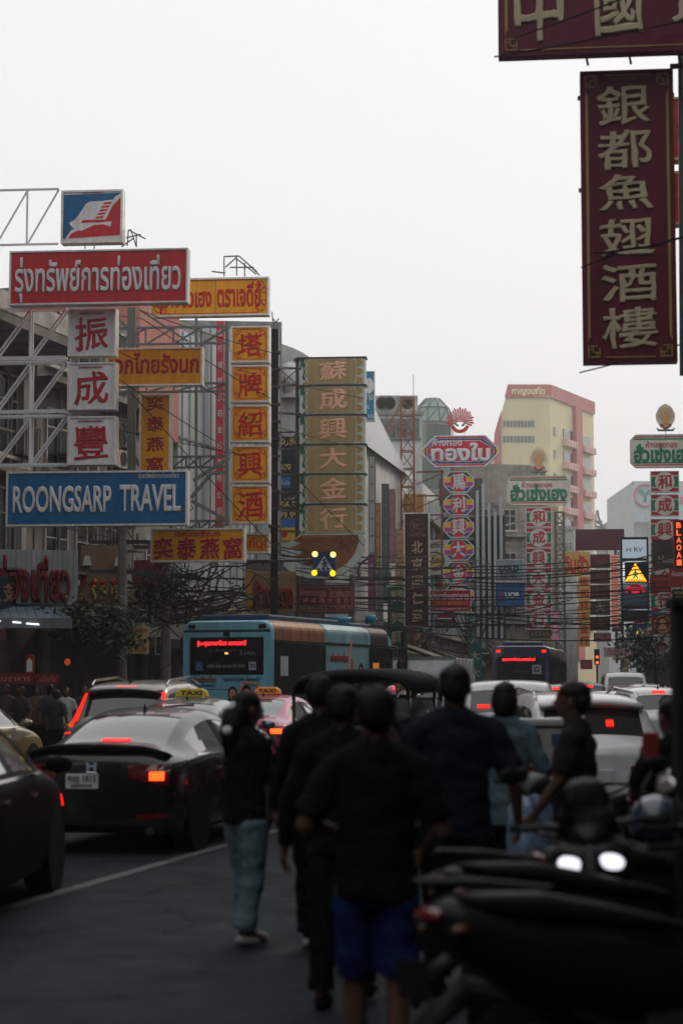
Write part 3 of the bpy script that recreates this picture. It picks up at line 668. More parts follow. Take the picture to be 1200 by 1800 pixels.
# mustard signs of the bird's nest shop
s = Sign('birds_nest_sign', 'mustard sign with magenta Thai lettering behind the white square signs', (186, 611, 357, 678), 47, MUST, th=.3, rim=.03)
s.text('เอกไทยรังนก', (192, 619, 351, 657), MAG, .03)
s = Sign('birds_nest_sign', 'narrow vertical mustard sign with four small characters 奕泰燕窩', (246, 692, 300, 866), 47.5, MUST, th=.3, rim=.03)
for k, ch in enumerate('奕泰燕窩'): s.text(ch, (257, 695 + k * 36, 288, 722 + k * 36), MAG, .024, 'character')
s = Sign('birds_nest_sign', 'horizontal mustard sign with large characters 奕泰燕窩 below the blue sign', (265, 929, 430, 987), 46, MUST, th=.3, rim=.03)
s.text('เอกไทยรังนก', (306, 931, 387, 943), MAG, .03)
for k, ch in enumerate('奕泰燕窩'): s.text(ch, (269 + k * 41, 944, 305 + k * 40.5, 984), MAG, .03, 'character')
s = Sign('liquor_sign', 'small orange plate ending จำกัด beside the lowest mustard sign', (392, 938, 473, 972), 51.5, YEL, th=.3, rim=.04)
s.text('จำกัด', (418, 943, 461, 964), YRED, .02); s.border(.05, .015, YRED, .2)
for k, (ch, y0, y1) in enumerate((('塔', 573, 637), ('牌', 642, 707), ('紹', 712, 777), ('興', 783, 848), ('酒', 853, 920))):
    s = Sign('square_sign', 'orange yellow square sign with ornate red border, ' + ('topmost', 'second from top', 'middle one', 'fourth from top', 'lowest')[k] + ', character ' + ch, (406, y0, 473, y1), 51, YEL, th=.42, rim=.035, group='orange liquor shop squares')
    s.text(ch, (418, y0 + 11, 462, y1 - 9), YRED, .026, 'character'); s.border(.075, .016, YRED, .17)
# tall column of green and brown gold shop tiles
BRN = flat('tile brown', (164, 142, 98)); SALM = flat('salmon lettering', (232, 178, 148)); PALEG = flat('tile pale', (196, 206, 198)); LEAF = flat('tile green', (14, 96, 70)); OCH = flat('tile scallop ochre', (168, 140, 78))
ys = (628, 677, 729, 781, 833, 886, 938)
for k, ch in enumerate('蘇成興大金行'):
    y0, y1 = ys[k] + 1, ys[k + 1] - 1
    s = Sign('gold_shop_tile', 'brown scalloped tile, '+('topmost', 'second from top', 'third from top', 'fourth from top', 'fifth from top', 'lowest')[k]+' of tall column, salmon character ' + ch, (526, y0, 642, y1), 62, PALEG, th=.55, rim=.0, group='tall brown gold shop column')
    s.rect(527, y0 + 1, 536, y1, LEAF, 'green_strip')
    s.patch([(526.5, y1), (526.5, y0 + 20), (531, y0 + 14), (533, y0 + 24), (530, y0 + 36), (535, y1 - 6), (531, y1)], PALEG, 'leaf_scroll', y=-.009)
    g = G()
    for q in range(4): g.disc(s.X(540), s.Z(y0 + 6 + q * 12.3), 6 * s.k, -.010, -.005, 14)
    for q in range(3): g.disc(s.X(628), s.Z(y0 + 9 + q * 15.5), 11 * s.k, -.009, -.005, 16, 7.8 * s.k)
    g.build('scallops', PALEG, s.r)
    g = G()
    for q in range(4): g.disc(s.X(540), s.Z(y0 + 6 + q * 12.3), 5 * s.k, -.0135, -.0105, 14)
    for q in range(3): g.disc(s.X(628), s.Z(y0 + 9 + q * 15.5), 9.6 * s.k, -.0135, -.0105, 16, 6.6 * s.k)
    g.build('scallop_fields', OCH, s.r)
    def octa(x0, yy0, x1, yy1, c): return [(x0 + c, yy0), (x1 - c, yy0), (x1, yy0 + c), (x1, yy1 - c), (x1 - c, yy1), (x0 + c, yy1), (x0, yy1 - c), (x0, yy0 + c)]
    s.patch(octa(539, y0 + 1, 627, y1 - 1, 5), PALEG, 'tile_rim', y=-.018, th=.004)
    s.patch(octa(540, y0 + 2, 626, y1 - 2, 5), BRN, 'tile_field', y=-.024, th=.005)
    s.text(ch, (560, y0 + 5, 611, y1 - 6), SALM, .032, 'character', y=-.03)
    if k < 6: G().bb(-s.W / 2 - .1, s.W / 2 + .05, -.05, .5, s.H / 2 + .004, s.H / 2 + .04).build('joint_bar', STEELD, s.r)
# flame shaped board under the column
wb = P(570, 980, 61.4); k_ = 61.4 / F
r = thing('flame_board', 'brown board with curling flame pattern hanging under the tall brown column', 'sign', wb, R(-5))
X = lambda px: (px - 570) * k_; Z = lambda py: (980 - py) * k_
outl = [(528, 938), (640, 938), (643, 950), (636, 976), (622, 996), (600, 1010), (575, 1017), (540, 1016), (515, 1009), (497, 994), (500, 984), (486, 976), (506, 964), (494, 958), (515, 948)]
G().prism([(X(a), Z(b)) for a, b in outl][::-1], 0, .35).build('panel', PALEG, r)
inn = [(530, 940), (630, 940), (632, 950), (624, 972), (610, 990), (590, 1002), (565, 1006), (545, 1000), (560, 994), (528, 992), (548, 984), (512, 978), (536, 970), (508, 962), (530, 955), (515, 950)]
G().prism([(X(a), Z(b)) for a, b in inn][::-1], -.02, -.001).build('flame_field', flat('flame brown', (146, 92, 58)), r)
g = G()
for q in range(7):
    yy = 946 + q * 7; g.tube([(X(520 + q * 2 + t * (95 - q * 9)), -.024, Z(yy + 3.2 * math.sin(t * 9 + q) + 10 * t * t)) for t in [i / 14 for i in range(15)]], .012, 4)
g.build('flame_lines', flat('flame dark', (92, 50, 34)), r)
g = G()
for cx, cy, rr in ((596, 948, 7), (612, 946, 6), (604, 957, 6), (620, 955, 5), (585, 952, 5), (612, 966, 5)):
    g.ring(X(cx), Z(cy), rr * k_ * .8, rr * k_, -.03, -.022, 14); g.ring(X(cx), Z(cy), rr * k_ * .35, rr * k_ * .5, -.03, -.022, 10)
g.build('curls', flat('flame dark', (92, 50, 34)), r)
# steel frame that carries the column
r = thing('steel_column', 'tall black steel column just right of the orange squares', 'steel column', (P(482, 900, 52.6).x, 52.6, 0)); hh_ = ztop(578, 52.6)
G().bb(-.10, .10, 0, .22, 0, hh_).build('post', BLACK, r)
for q in range(14): G().bb(-.16, .16, -.03, .25, 4.6 + q * (hh_ - 4.8) / 14, 4.66 + q * (hh_ - 4.8) / 14).build('clamp', STEELD, r)
r = thing('steel_column', 'slim dark steel post at the left side of the tall brown column', 'steel column', (P(522, 900, 62.3).x, 62.3, 0)); G().bb(-.06, .06, 0, .12, 0, ztop(632, 62.3)).build('post', STEELD, r); G().bb(-.12, .12, -.05, .17, ztop(634, 62.3), ztop(630, 62.3)).build('cap', STEELD, r)
for k, py in enumerate((648, 678, 728, 790, 835, 866, 898, 935)):
    a, b = P(484, py - 2, 58), P(528, py, 61.9)
    tag(bar('tie_beam', a, b, .07, STEELD), 'thin dark tie beam between orange and brown columns, %s from top' % ('first', 'second', 'third', 'fourth', 'fifth', 'sixth', 'seventh', 'eighth')[k], 'beam', 'tie beams')
# pedestrian crossing sign with four lamps
s = Sign('crossing_sign', 'blue pedestrian crossing sign with four glowing lamps hanging over the bus', (550, 970, 590, 1012), 55, flat('traffic blue', (16, 62, 120)), th=.12, rim=.02, rimmat=STEELD)
s.patch([(569.5, 977), (586, 1003), (553, 1003)], flat('traffic white', (190, 195, 200)), 'white_triangle')
g = G(); c = (s.X(570), s.Z(984)); g.disc(c[0], c[1], .035, -.012, -.006, 10)
for pl in ([(570, 986), (571, 994)], [(571, 993), (566, 1001)], [(571, 993), (576, 1001)], [(570, 988), (565, 993)], [(570, 988), (576, 992)]):
    g.tube([(s.X(a), -.01, s.Z(b)) for a, b in pl], .022, 4)
g.build('walking_figure', BLACK, s.r)
for q in range(3): s.rect(557 + q * 9, 999, 562 + q * 9, 1002, BLACK, 'crossing_bar', y=-.008)
for cx, cy in ((553.5, 974), (585.5, 975), (552.5, 1007), (585, 1008)):
    G().disc(s.X(cx), s.Z(cy), .085, -.05, -.01, 14).build('lamp', glow('crossing lamp', (255, 214, 120) if cy < 990 else (255, 200, 40), 2.0) if cy < 990 else glow('crossing lamp low', (255, 196, 20), 2), s.r)
pole = thing('overhead_pole', 'long horizontal pipe arm reaching to the crossing sign', 'pole', P(478, 986, 54), 0)
q = P(552, 984, 55.2) - P(478, 986, 54); G().tube([(-3, -.5, .0), (0, 0, 0), tuple(q)], .05, 6).build('arm', STEELD, pole)
# So Seng Heng maroon sign
s = Sign('gold_shop_sign', 'maroon sign SO SENG HENG GOLDSMITH in three scripts above the bus', (523, 1028, 622, 1078), 60, MAROON, th=.3, rim=.03, rimmat=STEELD)
PKL = flat('dim pink lettering', (176, 120, 118))
s.text('ห้างขายทอง  โซวเซ่งเฮง', (529, 1034, 616, 1050), PKL, .02)
for k, ch in enumerate('蘇成興大金行'): s.text(ch, (532 + k * 14.4, 1051, 541.5 + k * 14.4, 1061), PKL, .04, 'character')
s.text('SO SENG HENG GOLDSMITH', (529, 1064, 616, 1071.5), PKL, .04); s.border(.06, .018, PKL, 0)
# cyan vertical sign
s = Sign('vertical_sign', 'bright blue vertical sign partly hidden behind the tall brown column', (626, 652, 658, 740), 75, flat('cyan sign', (40, 140, 176)), th=.35, rim=.02, rimmat=WHITE)
s.text('ขาย', (640, 694, 655, 704), WHITE, .02); s.text('CHANGE', (628, 729, 656, 736), WHITE, .03); s.text('OIL', (640, 712, 650, 720), WHITE, .03)
G().disc(s.X(648), s.Z(678), .2, -.01, -.004, 16, .32).build('emblem', WHITE, s.r)
# Tong Ren Tang
s = Sign('pharmacy_sign', 'tall dark maroon vertical sign with gold characters 北京同仁堂', (710, 901, 754, 1102), 80, flat('deep maroon', (58, 12, 18)), th=.4, rim=.035, rimmat=ALU)
GL = flat('dim gold lettering', (190, 168, 130))
for k, ch in enumerate('北京同仁堂'): s.text(ch, (723, 951 + k * 30, 743, 973 + k * 30), GL, .03, 'character')
s.r and G().ring(s.X(732.5), s.Z(925), .28, .31, -.012, -.004, 28).build('emblem_ring', flat('emblem dim', (130, 96, 84)), s.r)
s.text('同仁', (725, 918, 740, 931), flat('emblem dim', (130, 96, 84)), .02, 'emblem_characters'); s.text('TONG REN TANG', (717, 938, 749, 943), flat('emblem dim', (130, 96, 84)), .03)
# Thong Bai gold shop
PURP = flat('sign purple', (176, 74, 150)); TRED = flat('gold shop red', (206, 42, 62)); DBL = flat('sign dark blue', (24, 72, 132)); DGR = flat('sign dark green', (14, 92, 66)); TY = flat('tile yellow', (236, 184, 12))
def octo(c):
    return lambda W, H: [(-W + c, -H), (W - c, -H), (W, -H + c), (W, H - c), (W - c, H), (-W + c, H), (-W, H - c), (-W, -H + c)]
bx = (740, 765, 877, 821)
s = Sign('gold_shop_sign', 'red eight sided sign ทองใบ with rainbow corners and thick white lettering', bx, 85, WHITE, th=.3, rim=.05, rimmat=WHITE, outline=octo(.62))
def oc(m, cx=24): return [(740 + cx + m, 765 + m), (877 - cx - m, 765 + m), (877 - m, 765 + cx), (877 - m, 821 - cx), (877 - cx - m, 821 - m), (740 + cx + m, 821 - m), (740 + m, 821 - cx), (740 + m, 765 + cx)]
s.patch(oc(2.4), PURP, 'purple_band', -.004); s.patch(oc(5.0), WHITE, 'white_band', -.008); s.patch([(756 if x < 800 and False else x, y) for x, y in oc(5.8)], DBL, 'blue_band', -.012)
for x0, x1 in ((742.6, 746), (871.2, 874.6)): s.rect(x0, 785, x1, 801, TY, 'yellow_bar', -.016)
for x0, x1 in ((746.2, 749), (868.2, 871)): s.rect(x0, 785, x1, 801, DGR, 'green_bar', -.016)
for x0, x1 in ((768, 800), (812, 850)): s.rect(x0, 767, x1, 770, TRED, 'red_bar', -.016); s.rect(x0, 816, x1, 819, TRED, 'red_bar', -.016)
s.patch(oc(8.8), WHITE, 'white_band', -.020); s.patch(oc(10), TRED, 'red_field', -.024)
s.text('ห้างทอง', (759, 770, 812, 784), WHITE, .035, y=-.03); s.text('ทองใบ', (757, 778, 862, 812), WHITE, .055, y=-.032)
# sunburst emblem
r = thing('emblem', 'red sunburst emblem with green leaves standing on the red octagonal sign', 'emblem', P(808, 740, 85), R(-5)); kk = 85 / F
g = G()
for q in range(19):
    a = math.pi * (-.12 + 1.24 * q / 18); x, z = math.cos(a), math.sin(a); px_, pz = -z, x; r0, r1 = .12, .60 if q % 2 else .54
    g.prism([(x * r0 + px_ * .01, z * r0 + pz * .01), (x * r0 - px_ * .01, z * r0 - pz * .01), (x * r1 - px_ * .045, z * r1 - pz * .045), (x * (r1 + .06), z * (r1 + .06)), (x * r1 + px_ * .045, z * r1 + pz * .045)], -.02, .03)
g.build('rays', flat('emblem red', (206, 84, 84)), r)
G().ring(0, -.12, .28, .44, -.03, .03, 16, R(195), R(345)).build('ribbon', flat('emblem orange red', (210, 70, 50)), r)
G().prism([(-.12, -.05), (.12, -.05), (0, .36)], -.04, -.021).build('cone', flat('emblem pink', (226, 150, 150)), r)
for a in (-1, 1): G().prism([(a * .03, -.22), (a * .14, -.26), (a * .32, -.08), (a * .16, -.12)][::a], -.05, -.031).build('leaf', flat('emblem green', (90, 160, 60)), r)
bar('stand', (-.2, .02, -.62), (-.2, .02, -.3), .03, STEEL, r); bar('stand', (.2, .02, -.62), (.2, .02, -.3), .03, STEEL, r)
# octagon tiles
def multi_tile(ch, y0, y1, hid=False):
    b = (779, y0, 832, y1)
    s = Sign('gold_shop_tile', 'octagon tile, '+('topmost', 'second from top', 'third from top', 'fourth from top', 'fifth from top', 'lowest')['馬利興大金行'.index(ch)]+', white character ' + ch + ' on red, rainbow sides', b, 84.5, WHITE, th=.3, rim=.03, rimmat=WHITE, outline=octo(.30), group='octagon tiles under the red sign')
    c = 11; H = y1 - y0
    for a, x0, x1 in ((0, 779, 793), (1, 818, 832)):
        s.rect(x0 + 1.6, y0 + 10.2, x1 - 1.2, y0 + H / 2 - .4, TY, 'yellow_square'); s.rect(x0 + 1.6, y0 + H / 2 + .4, x1 - 1.2, y1 - 10.2, PURP, 'purple_square')
    s.patch([(790, y0 + 1.5), (799, y0 + 1.5), (791, y0 + 9.2), (781.5, y0 + 9.2)], DGR, 'green_corner'); s.patch([(821, y0 + 1.5), (829.5, y0 + 9.2), (820, y0 + 9.2), (812, y0 + 1.5)], DGR, 'green_corner')
    s.patch([(781.5, y1 - 9.2), (791, y1 - 9.2), (799, y1 - 1.5), (790, y1 - 1.5)], DBL, 'blue_corner'); s.patch([(829.5, y1 - 9.2), (821, y1 - 1.5), (812, y1 - 1.5), (820, y1 - 9.2)], DBL, 'blue_corner')
    s.patch([(799.5, y0 + 1.3), (811.5, y0 + 1.3), (819, y0 + 10), (819, y1 - 10), (811.5, y1 - 1.3), (799.5, y1 - 1.3), (792, y1 - 10), (792, y0 + 10)], TRED, 'red_octagon', -.008)
    s.text(ch, (794, y0 + 4, 817, y1 - 4), WHITE, .038, 'character', y=-.014)
for ch, y0 in zip('馬利興大金行', (828.5, 868.5, 908, 948, 988, 1028)): multi_tile(ch, y0, y0 + 37)
# rusty mast and gantry
lattice('tall rusty lattice mast in front of the green glass tower', 717, 90, 2.5, ztop(698, 90), .62, RUST, .075, seg=15)
r = thing('mast_stay', 'rusty sloping stays bracing the lattice mast on its left', 'steel stay', P(712, 705, 90), 0)
o = P(712, 705, 90)
for a, b in (((712, 706), (660, 780)), ((705, 706), (668, 772)), ((705, 740), (660, 780)), ((685, 745), (706, 775)), ((675, 760), (712, 745))): bar('stay', P(*a, 90) - o, P(*b, 90) - o, .05, RUST, r)
r = thing('sign_gantry', 'rusty gantry of beams holding the octagon tiles', 'steel frame', P(733, 830, 86), 0); o = P(733, 830, 86)
for y in (830, 872, 906, 948, 990, 1030):
    bar('beam', P(731, y, 86) - o, P(779, y - 1, 86) - o, .07, RUST, r); bar('beam', P(731, y + 22, 86) - o, P(779, y + 1, 86) - o, .05, RUST, r)
bar('post', P(776, 826, 86) - o, P(776, 1060, 86) - o, .09, RUST, r)
# flat signs next to it
s = Sign('shop_sign', 'pale sign with round cream emblem beside the octagon tiles', (752, 950, 791, 1009), 86, flat('pale grey sign', (176, 186, 186)), th=.2, rim=.03)
s.text('น่าทาวน์', (757, 953, 788, 963), BLACK, .02)
G().disc(s.X(764), s.Z(986), 17 * s.k, -.01, -.003, 24).build('emblem_rim', flat('emblem maroon', (84, 40, 40)), s.r); G().disc(s.X(763), s.Z(986), 14 * s.k, -.02, -.011, 24).build('emblem', flat('emblem cream', (190, 188, 130)), s.r)
s.text('Xie', (756, 976, 772, 988), BLACK, .01, y=-.025)
s = Sign('shop_sign', 'red sign of China mart with white Thai and orange Chinese lettering', (752, 1037, 827, 1076), 82, flat('sign red deep', (172, 30, 40)), th=.2, rim=.02, rimmat=WHITE)
s.text('น่ามาร์ทเยาวราช', (757, 1040, 823, 1054), WHITE, .02); s.text('城燕窩參茸藥行', (757, 1056, 822, 1064), flat('lettering orange', (210, 110, 40)), .04); s.text('คัน ร้อนะ โสม กระเพาะปลา โสชา ชุกกัน', (757, 1067, 823, 1073), WHITE, .01)
# Hua Seng Heng signs: far one and right one
GTAN = flat('gold shop beige', (206, 202, 188)); HG = flat('gold shop green', (10, 120, 84)); HR = flat('gold shop crimson', (176, 40, 52)); TG = flat('tile beige', (210, 206, 196))
def flame_emblem(label, px, pyb, d, s_):
    r = thing('emblem', label, 'emblem', P(px, pyb, d), R(-5)); k = d / F * s_; g = G()
    G().prism([(x * k, z * k) for x, z in ((-8, 8), (-15, 20), (-16, 30), (-10, 42), (0, 48), (10, 42), (16, 30), (15, 20), (8, 8))][::-1], 0, .04).build('backplate', flat('emblem cream plate', (214, 200, 170)), r)
    for q in range(11):
        a = math.pi * (.05 + .9 * q / 10); g.prism([(3 * k * math.cos(a) - .2 * k, (18 + 4 * math.sin(a)) * k), (3 * k * math.cos(a) + .2 * k, (18 + 4 * math.sin(a)) * k), (13.6 * k * math.cos(a) + .7 * k, (24 + 19 * math.sin(a)) * k), (13.6 * k * math.cos(a) - .7 * k, (24 + 19 * math.sin(a)) * k)][::1], -.03, -.004)
    g.build('rays', flat('emblem tan', (196, 164, 120)), r)
    G().prism([(-3.5 * k, 14 * k), (3.5 * k, 14 * k), (2.2 * k, 28 * k), (0, 40 * k), (-2.2 * k, 28 * k)], -.06, -.035).build('flame', flat('emblem flame orange', (236, 150, 60)), r)
    G().ring(0, 14 * k, 5 * k, 9 * k, -.05, -.01, 12, R(180), R(360)).build('bowl', flat('emblem maroon2', (150, 60, 60)), r)
    G().prism([(-16 * k, 8 * k), (-12 * k, 1.5 * k), (12 * k, 1.5 * k), (16 * k, 8 * k), (10 * k, 5 * k), (-10 * k, 5 * k)], -.07, -.04).build('ribbon', flat('emblem ribbon', (70, 110, 100)), r)
    bar('stand', (0, .03, -6 * k), (0, .03, 8 * k), .04, STEEL, r)
def hua(label, b, d, lb_em, em):
    s = Sign('gold_shop_sign', label, b, d, GTAN, th=.35, rim=.03, rimmat=GTAN, outline=octo(.28))
    w_ = (b[2] - b[0]) / 111; x0, y0, y1 = b[0], b[1], b[3]; h = (y1 - y0) / 52
    for a, c, m in ((3, 5, HR), (6.2, 8.6, HG)):
        s.rect(x0 + 6 * w_, y0 + a * h, b[2] - 6 * w_, y0 + c * h, m, 'stripe'); s.rect(x0 + 6 * w_, y1 - c * h, b[2] - 6 * w_, y1 - a * h, m, 'stripe')
    s.text('ห้างขายทอง', (x0 + 27 * w_, y0 + 10 * h, x0 + 80 * w_, y0 + 21 * h), HR, .02); s.text('ฮั่วเซ่งเฮง', (x0 + 6 * w_, y0 + 15 * h, x0 + 106 * w_, y0 + 44 * h), HG, .05)
    flame_emblem(lb_em, *em)
hua('beige sign ฮั่วเซ่งเฮง in green Thai lettering in front of the yellow tower', (890, 836, 1001, 888), 110, 'flame emblem on a stand above the beige sign near the yellow tower', (946, 834, 110, 1.02))
hua('beige sign ฮั่วเซ่งเฮง in green Thai lettering cut by the right frame edge', (1107, 763, 1221, 822), 95, 'flame emblem above the right hand beige sign', (1169, 760, 95, 1.08))
def gr_tile(ch, b, d, label, grp):
    s = Sign('gold_shop_tile', label, b, d, HR, th=.35, rim=.02, rimmat=WHITE, group=grp)
    x0, y0, x1, y1 = b; H = y1 - y0
    s.rect(x0 + 1, y0 + .2 * H, x1 - 1, y1 - .2 * H, TG, 'beige_band', -.004); s.rect(x0 + 1, y0 + .25 * H, x1 - 1, y1 - .25 * H, HG, 'green_band', -.008)
    G().disc(0, 0, H * .47 * s.k, -.018, -.009, 22).build('disc', TG, s.r)
    cx = (x0 + x1) / 2; s.text(ch, (cx - H * .34, y0 + .16 * H, cx + H * .34, y1 - .16 * H), HR, .036, 'character', y=-.024)
for k, ch in enumerate('和成興大金行'):
    gr_tile(ch, (924, 892 + k * 36, 968.5, 926 + k * 36), 109, 'red and green striped tile ' + ch + ', '+('topmost', 'second from top', 'third from top', 'fourth from top', 'fifth from top', 'lowest')[k]+' in the middle distance column', 'green and red tiles, middle column')
for k, (ch, y0, y1) in enumerate((('和', 828, 865), ('成', 869, 907), ('興', 912, 950), ('大', 954, 992), ('金', 996, 1034), ('行', 1038, 1075))):
    gr_tile(ch, (1143, y0, 1192, y1), 94, 'red and green striped tile ' + ch + ', '+('topmost', 'second from top', 'third from top', 'fourth from top', 'fifth from top', 'lowest')[k]+' in the right edge column', 'green and red tiles, right column')
# bank and gold signs
s = Sign('shop_sign', 'grey sign reading GOLD NOW above the blue bank sign', (870, 984, 920, 1023), 98, flat('pale blue grey sign', (132, 150, 158)), th=.25, rim=.02, rimmat=WHITE)
s.text('GOLD', (876, 994, 911, 1006), BLACK, .05); s.text('NOW', (879, 1008, 909, 1018), BLACK, .015)
s = Sign('bank_sign', 'blue bank sign reading UOB with a red mark', (871, 1026, 920, 1066), 98, flat('bank blue', (8, 82, 146)), th=.25, rim=.02, rimmat=flat('bank blue', (8, 82, 146)))
s.text('UOB', (887, 1041, 912, 1051), WHITE, .05)
for q in range(4): s.rect(878 + q * 1.7, 1042 + (q % 2), 879.2 + q * 1.7, 1051 - (q % 2), flat('bank red', (170, 30, 40)), 'mark')
# dark red hoarding and neighbours
s = Sign('blank_sign', 'blank dark burgundy hoarding below the spire', (1011, 930, 1096, 967), 120, flat('hoarding burgundy', (82, 22, 34)), th=.4, rim=.0)
G().bb(-s.W / 2 - .12, -s.W / 2 - .01, -.02, .4, -s.H / 2, s.H / 2 - .03).build('edge_trim', WHITE, s.r)
YO = flat('yellow ochre sign', (206, 166, 84)); OR = flat('orange red lettering', (190, 50, 36))
s = Sign('shop_sign', 'ochre sign จินฮัว in orange red Thai lettering', (986, 970, 1036, 1011), 118, YO, th=.3, rim=0)
s.text('จินฮัว', (989, 974, 1034, 1008), OR, .04)
for k, ch in enumerate('振和興大金行'):
    s = Sign('shop_tile', 'narrow ochre tile, '+('topmost', 'second from top', 'third from top', 'fourth from top', 'fifth from top', 'lowest')[k]+', with red character ' + ch + ' below the ochre sign', (1016, 1013 + k * 20.7, 1036, 1033 + k * 20.7), 118, YO, th=.3, rim=0, group='narrow ochre column')
    s.text(ch, (1018, 1015 + k * 20.7, 1034, 1031 + k * 20.7), OR, .05, 'character')
for k, ch in enumerate('蘇成興大金'):
    s = Sign('shop_tile', 'dark red tile, '+('topmost', 'second from top', 'third from top', 'fourth from top', 'fifth from top', 'lowest')[k]+', with faint character ' + ch + ' under the burgundy hoarding', (1037, 974.5 + k * 27.5, 1071, 998 + k * 27.5), 119, flat('tile dark red', (70, 18, 26)), th=.3, rim=.02, rimmat=STEELD, group='dark red column')
    s.text(ch, (1045, 978 + k * 27.5, 1063, 994 + k * 27.5), (flat('faint red', (96, 34, 36)), flat('faint white', (150, 146, 140)), flat('faint orange', (120, 60, 34)))[0 if k < 3 else k - 2], .03, 'character')
s = Sign('light_column', 'glowing pink orange lattice column left of the video screen', (1074, 975, 1086, 1103), 117, glow('glowing column', (214, 120, 92), .35), th=.5, rim=0)
g = G()
for q in range(26): g.bb(-s.W / 2, s.W / 2, -.03, -.003, -s.H / 2 + q * s.H / 26, -s.H / 2 + (q + .35) * s.H / 26)
g.build('louvre', STEELT, s.r)
# video billboard
s = Sign('video_billboard', 'tall video screen showing a red car under a white panel', (1091, 944, 1139, 1092), 100, BLACK, th=.5, rim=.02, rimmat=STEELD)
s.rect(1094, 948, 1136, 981, glow('lit panel', (168, 184, 196), .5), 'top_panel', -.006)
s.text('H RV', (1101, 962, 1129, 970), BLACK, .0, y=-.014)
def grad_screen():
    m = bpy.data.materials.new('video screen'); m.use_nodes = True; n = m.node_tree; b = n.nodes['Principled BSDF']
    tc = n.nodes.new('ShaderNodeTexCoord'); sp = n.nodes.new('ShaderNodeSeparateXYZ'); cr = n.nodes.new('ShaderNodeValToRGB'); e = cr.color_ramp.elements
    n.links.new(tc.outputs['Generated'], sp.inputs[0]); n.links.new(sp.outputs[2], cr.inputs[0])
    e[0].position = 0; e[0].color = (.006, .012, .02, 1); e[1].position = 1; e[1].color = (.45, .5, .55, 1)
    for p, c in ((.33, (.012, .03, .04)), (.5, (.12, .16, .18)), (.62, (.75, .78, .82)), (.85, (.8, .83, .9))):
        k = cr.color_ramp.elements.new(p); k.color = (*c, 1)
    n.links.new(cr.outputs[0], b.inputs['Emission Color']); b.inputs['Emission Strength'].default_value = .9; b.inputs['Base Color'].default_value = (.01, .01, .01, 1)
    return m
s.rect(1094, 986, 1136, 1064, grad_screen(), 'screen', -.006)
s.patch([(1097, 1040), (1098, 1034), (1104, 1031), (1110, 1027.5), (1122, 1027), (1129, 1031), (1132, 1034), (1132, 1040), (1126, 1043), (1112, 1043), (1103, 1042)], glow('screen red car', (196, 16, 52), .8), 'pictured_car', -.012)
for cx in (1106, 1125): G().disc(s.X(cx), s.Z(1041), 3 * s.k, -.018, -.013, 12).build('pictured_wheel', BLACK, s.r)
s.rect(1107, 1028.5, 1124, 1032, BLACK, 'pictured_window', -.016); s.rect(1094, 1071, 1136, 1072.5, glow('lit panel', (168, 184, 196), .5), 'caption_line', -.012)
s = Sign('warning_sign', 'glowing amber triangle pedestrian warning sign on black board before the screen', (1098, 988, 1136, 1024), 84, BLACK, th=.2, rim=0)
AMB = glow('amber sign light', (255, 168, 22), 1.5)
s.patch([(1116, 989), (1135.5, 1022), (1097.5, 1022)], AMB, 'amber_triangle', -.012, .008)
s.patch([(1116, 997), (1128.5, 1018), (1103.5, 1018)], glow('amber inner', (250, 214, 100), 1.1), 'inner_triangle', -.018, .004)
g = G()
for pl in ([(1116, 1003), (1116, 1011)], [(1116, 1010), (1112, 1017)], [(1116, 1010), (1120, 1017)], [(1116, 1005), (1111, 1010)], [(1116, 1005), (1121, 1010)]): g.tube([(s.X(a), -.024, s.Z(b)) for a, b in pl], .035, 4)
g.disc(s.X(1116), s.Z(1001), .045, -.026, -.02, 10); g.build('walking_figure', flat('figure teal', (20, 110, 110)), s.r)
s.text('ระวังคนข้าม', (1103, 1018.3, 1129, 1021.6), flat('figure teal', (20, 110, 110)), .02, y=-.022)
# right edge signs
s = Sign('hotel_sign', 'dark brown sign reading Hotel in grey letters at the right', (1146, 949, 1183, 999), 92, flat('hotel brown', (62, 38, 38)), th=.3, rim=.0)
s.text('Hotel', (1156, 977, 1187, 990), flat('hotel lettering', (150, 140, 136)), .03)
s = Sign('neon_sign', 'narrow black sign with vertical orange neon letters at the right edge', (1184, 914, 1204, 1000), 74, BLACK, th=.3, rim=.03, rimmat=flat('neon rim red', (120, 30, 36)))
NEON = glow('orange neon', (255, 92, 40), 1.6)
for k, ch in enumerate('BLAOAI'): s.text(ch, (1188, 918 + k * 13.2, 1196.5, 928 + k * 13.2), NEON, .02, 'letter')
s = Sign('shop_sign', 'dim red sign with orange lettering below the Hotel sign', (1142, 1010, 1178, 1041), 91, flat('dim red sign', (104, 26, 28)), th=.2, rim=.0)
s.text('ห้างทอง', (1146, 1014, 1173, 1021), OR, .03); s.text('金行', (1150, 1023, 1172, 1032), OR, .04); s.text('LIM GOON HENG', (1145, 1034, 1174, 1038), OR, .03)
s = Sign('shop_sign', 'bright red sign under the neon letters', (1176, 998, 1208, 1031), 76, flat('bright red sign', (150, 28, 30)), th=.2, rim=.0)
s.text('ห้องอาหาร', (1180, 1003, 1206, 1013), WHITE, .02)
s = Sign('shop_sign', 'black sign with ochre Thai lettering at the right edge', (1181, 1036, 1210, 1072), 75, flat('black sign', (26, 24, 22)), th=.2, rim=0)
s.text('WARM', (1184, 1039, 1206, 1045), OCH, .03); s.text('มินิ', (1186, 1048, 1204, 1058), OCH, .03); s.text('บาร์', (1186, 1062, 1204, 1069), flat('hotel lettering', (150, 140, 136)), .02)
s = Sign('round_logo_sign', 'dark red square sign with ochre round portrait logo at right', (1145, 1079, 1182, 1115), 90, flat('dim red sign', (104, 26, 28)), th=.2, rim=0)
